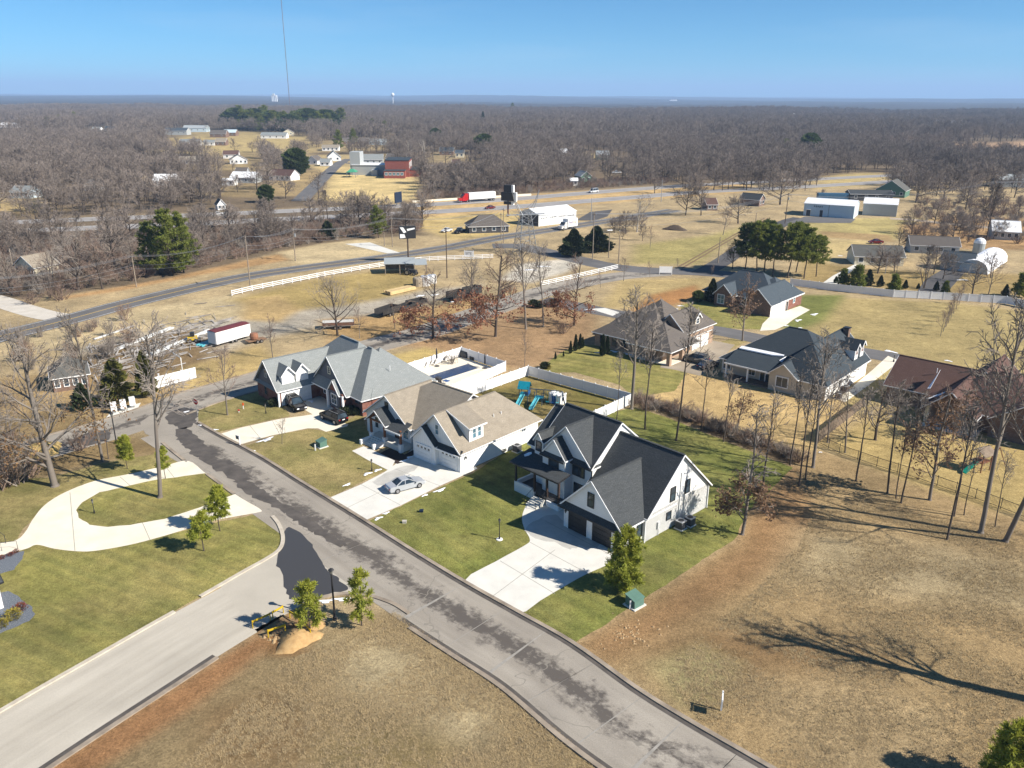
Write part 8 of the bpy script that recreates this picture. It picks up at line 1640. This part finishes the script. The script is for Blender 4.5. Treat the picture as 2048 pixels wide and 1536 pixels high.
# white arched shelter and silo
a, b = P(1945, 546), P(1985, 520); rz = math.atan2(b[1] - a[1], b[0] - a[0]); ar = empty('arched_shelter', (*a, 0), rz, 'white fabric arched shelter on the farm yard', 'shelter'); L = math.hypot(b[0] - a[0], b[1] - a[1]) + 1; m = MB(); n = 9; prof = [(3.7 * math.cos(math.pi * k / n), 3.6 * math.sin(math.pi * k / n) ** .8) for k in range(n + 1)]
for k in range(n): (y0, z0), (y1, z1) = prof[k], prof[k + 1]; m.slab([(0, y0, z0), (L, y0, z0), (L, y1, z1), (0, y1, z1)], (0, 0, .08))
m.obj('cover', SNOW, ar); m = MB(); m.poly([(.05, y, z) for y, z in prof]); m.obj('end_panel', METALB, ar)
e = empty('silo', (*P(1956, 505), 0), 0, 'short domed metal silo beside the arched shelter', 'silo'); m = MB(); m.lathe([(1.7, 0), (1.7, 3.0), (1.55, 3.7), (1.0, 4.3), (.2, 4.6)], (0, 0, 0), 16); m.obj('shell', METALG, e); m = MB(); m.lathe([(1.75, 3.0), (1.6, 3.75), (1.05, 4.35), (.2, 4.65)], (0, 0, .02), 16); m.obj('dome', METALR, e)
e = empty('round_tower', (*P(287, 372), 0), 0, 'tan round tank tower in the left wood', 'tower'); hh = HT(287, 372, 355); m = MB(); m.lathe([(3, 0), (3, hh), (2.6, hh + .6), (.3, hh + 1.6)], (0, 0, 0), 14); m.obj('shell', M('tan_tower', (.5, .4, .26), None, .5, .9), e)
e = empty('container', (*P(1664, 400), 0), R(-3), 'blue container standing behind the metal building', 'container'); bx('body', (-7, -1.5, .2), (7, 1.5, 3.2), M('container_blue', (.04, .12, .22), None, 1, .6), e); bx('doors', (7.01, -1.3, .4), (7.08, 1.3, 3.0), STEEL, e)
gz = empty('concrete_barrier', (*P(825, 405.5), 0), 0, 'long white concrete barrier beside the upper carriageway', 'barrier'); bw = W([(825, 405.5), (900, 400.5), (980, 396), (1062, 391)]); m = MB()
for p, q in zip(bw, bw[1:]): m.bar((p[0] - bw[0][0], p[1] - bw[0][1], .45), (q[0] - bw[0][0], q[1] - bw[0][1], .45), .5, .9)
m.obj('wall', CONCW, gz)
# skyline things
def at_dist(px, D): d = ray(px, 768 - 0); a = math.atan2(ray(px, 300)[0], ray(px, 300)[1]); return (D * math.sin(a), D * math.cos(a))
X, Y = at_dist(587, 2600); rm_ = empty('radio_mast', (X, Y, 0), 0, 'very tall thin radio mast on the skyline', 'mast'); m = MB(); m.tube([(0, 0, 0), (0, 0, 345)], .9, 4); m.obj('mast', M('mast_grey', (.16, .12, .13), None, .05, .8), rm_)
X, Y = at_dist(558, 5200); ge = empty('grain_elevator', (X, Y, 0), 0, 'pale grain elevator on the skyline left of the mast', 'silo')
for k in range(4): m = MB(); m.lathe([(4.5, 0), (4.5, 40), (.5, 43)], (k * 9 - 14, 0, 0), 12); m.obj('cylinder', METALW, ge)
bx('headhouse', (-10, -5, 40), (3, 5, 50), METALW, ge)
X, Y = at_dist(790, 4600); wt = empty('water_tower', (X, Y, 0), 0, 'small white water tower on the skyline', 'tower'); m = MB(); m.tube([(0, 0, 0), (0, 0, 40)], 2.2, 8); m.obj('stem', METALW, wt); m = MB(); m.lathe([(2, 36), (9, 44), (9, 50), (4, 56), (.5, 57)], (0, 0, 0), 14); m.obj('bowl', METALR, wt)
# ---------------------------------------------------------------- haze: closed box round camera and scene
hz = MB(); hz.box((-17500, -600, -40), (17500, 27000, 352))
HZM = bpy.data.materials.new('haze'); HZM.use_nodes = True; nt = HZM.node_tree; nt.nodes.clear(); out = nt.nodes.new('ShaderNodeOutputMaterial'); pv = nt.nodes.new('ShaderNodeVolumePrincipled'); pv.inputs['Density'].default_value = 1.05e-4; pv.inputs['Color'].default_value = (.44, .66, 1.0, 1); pv.inputs['Anisotropy'].default_value = 0.0
nt.links.new(pv.outputs[0], out.inputs['Volume']); tag(hz.obj('haze', HZM), None, None, None, 'stuff')
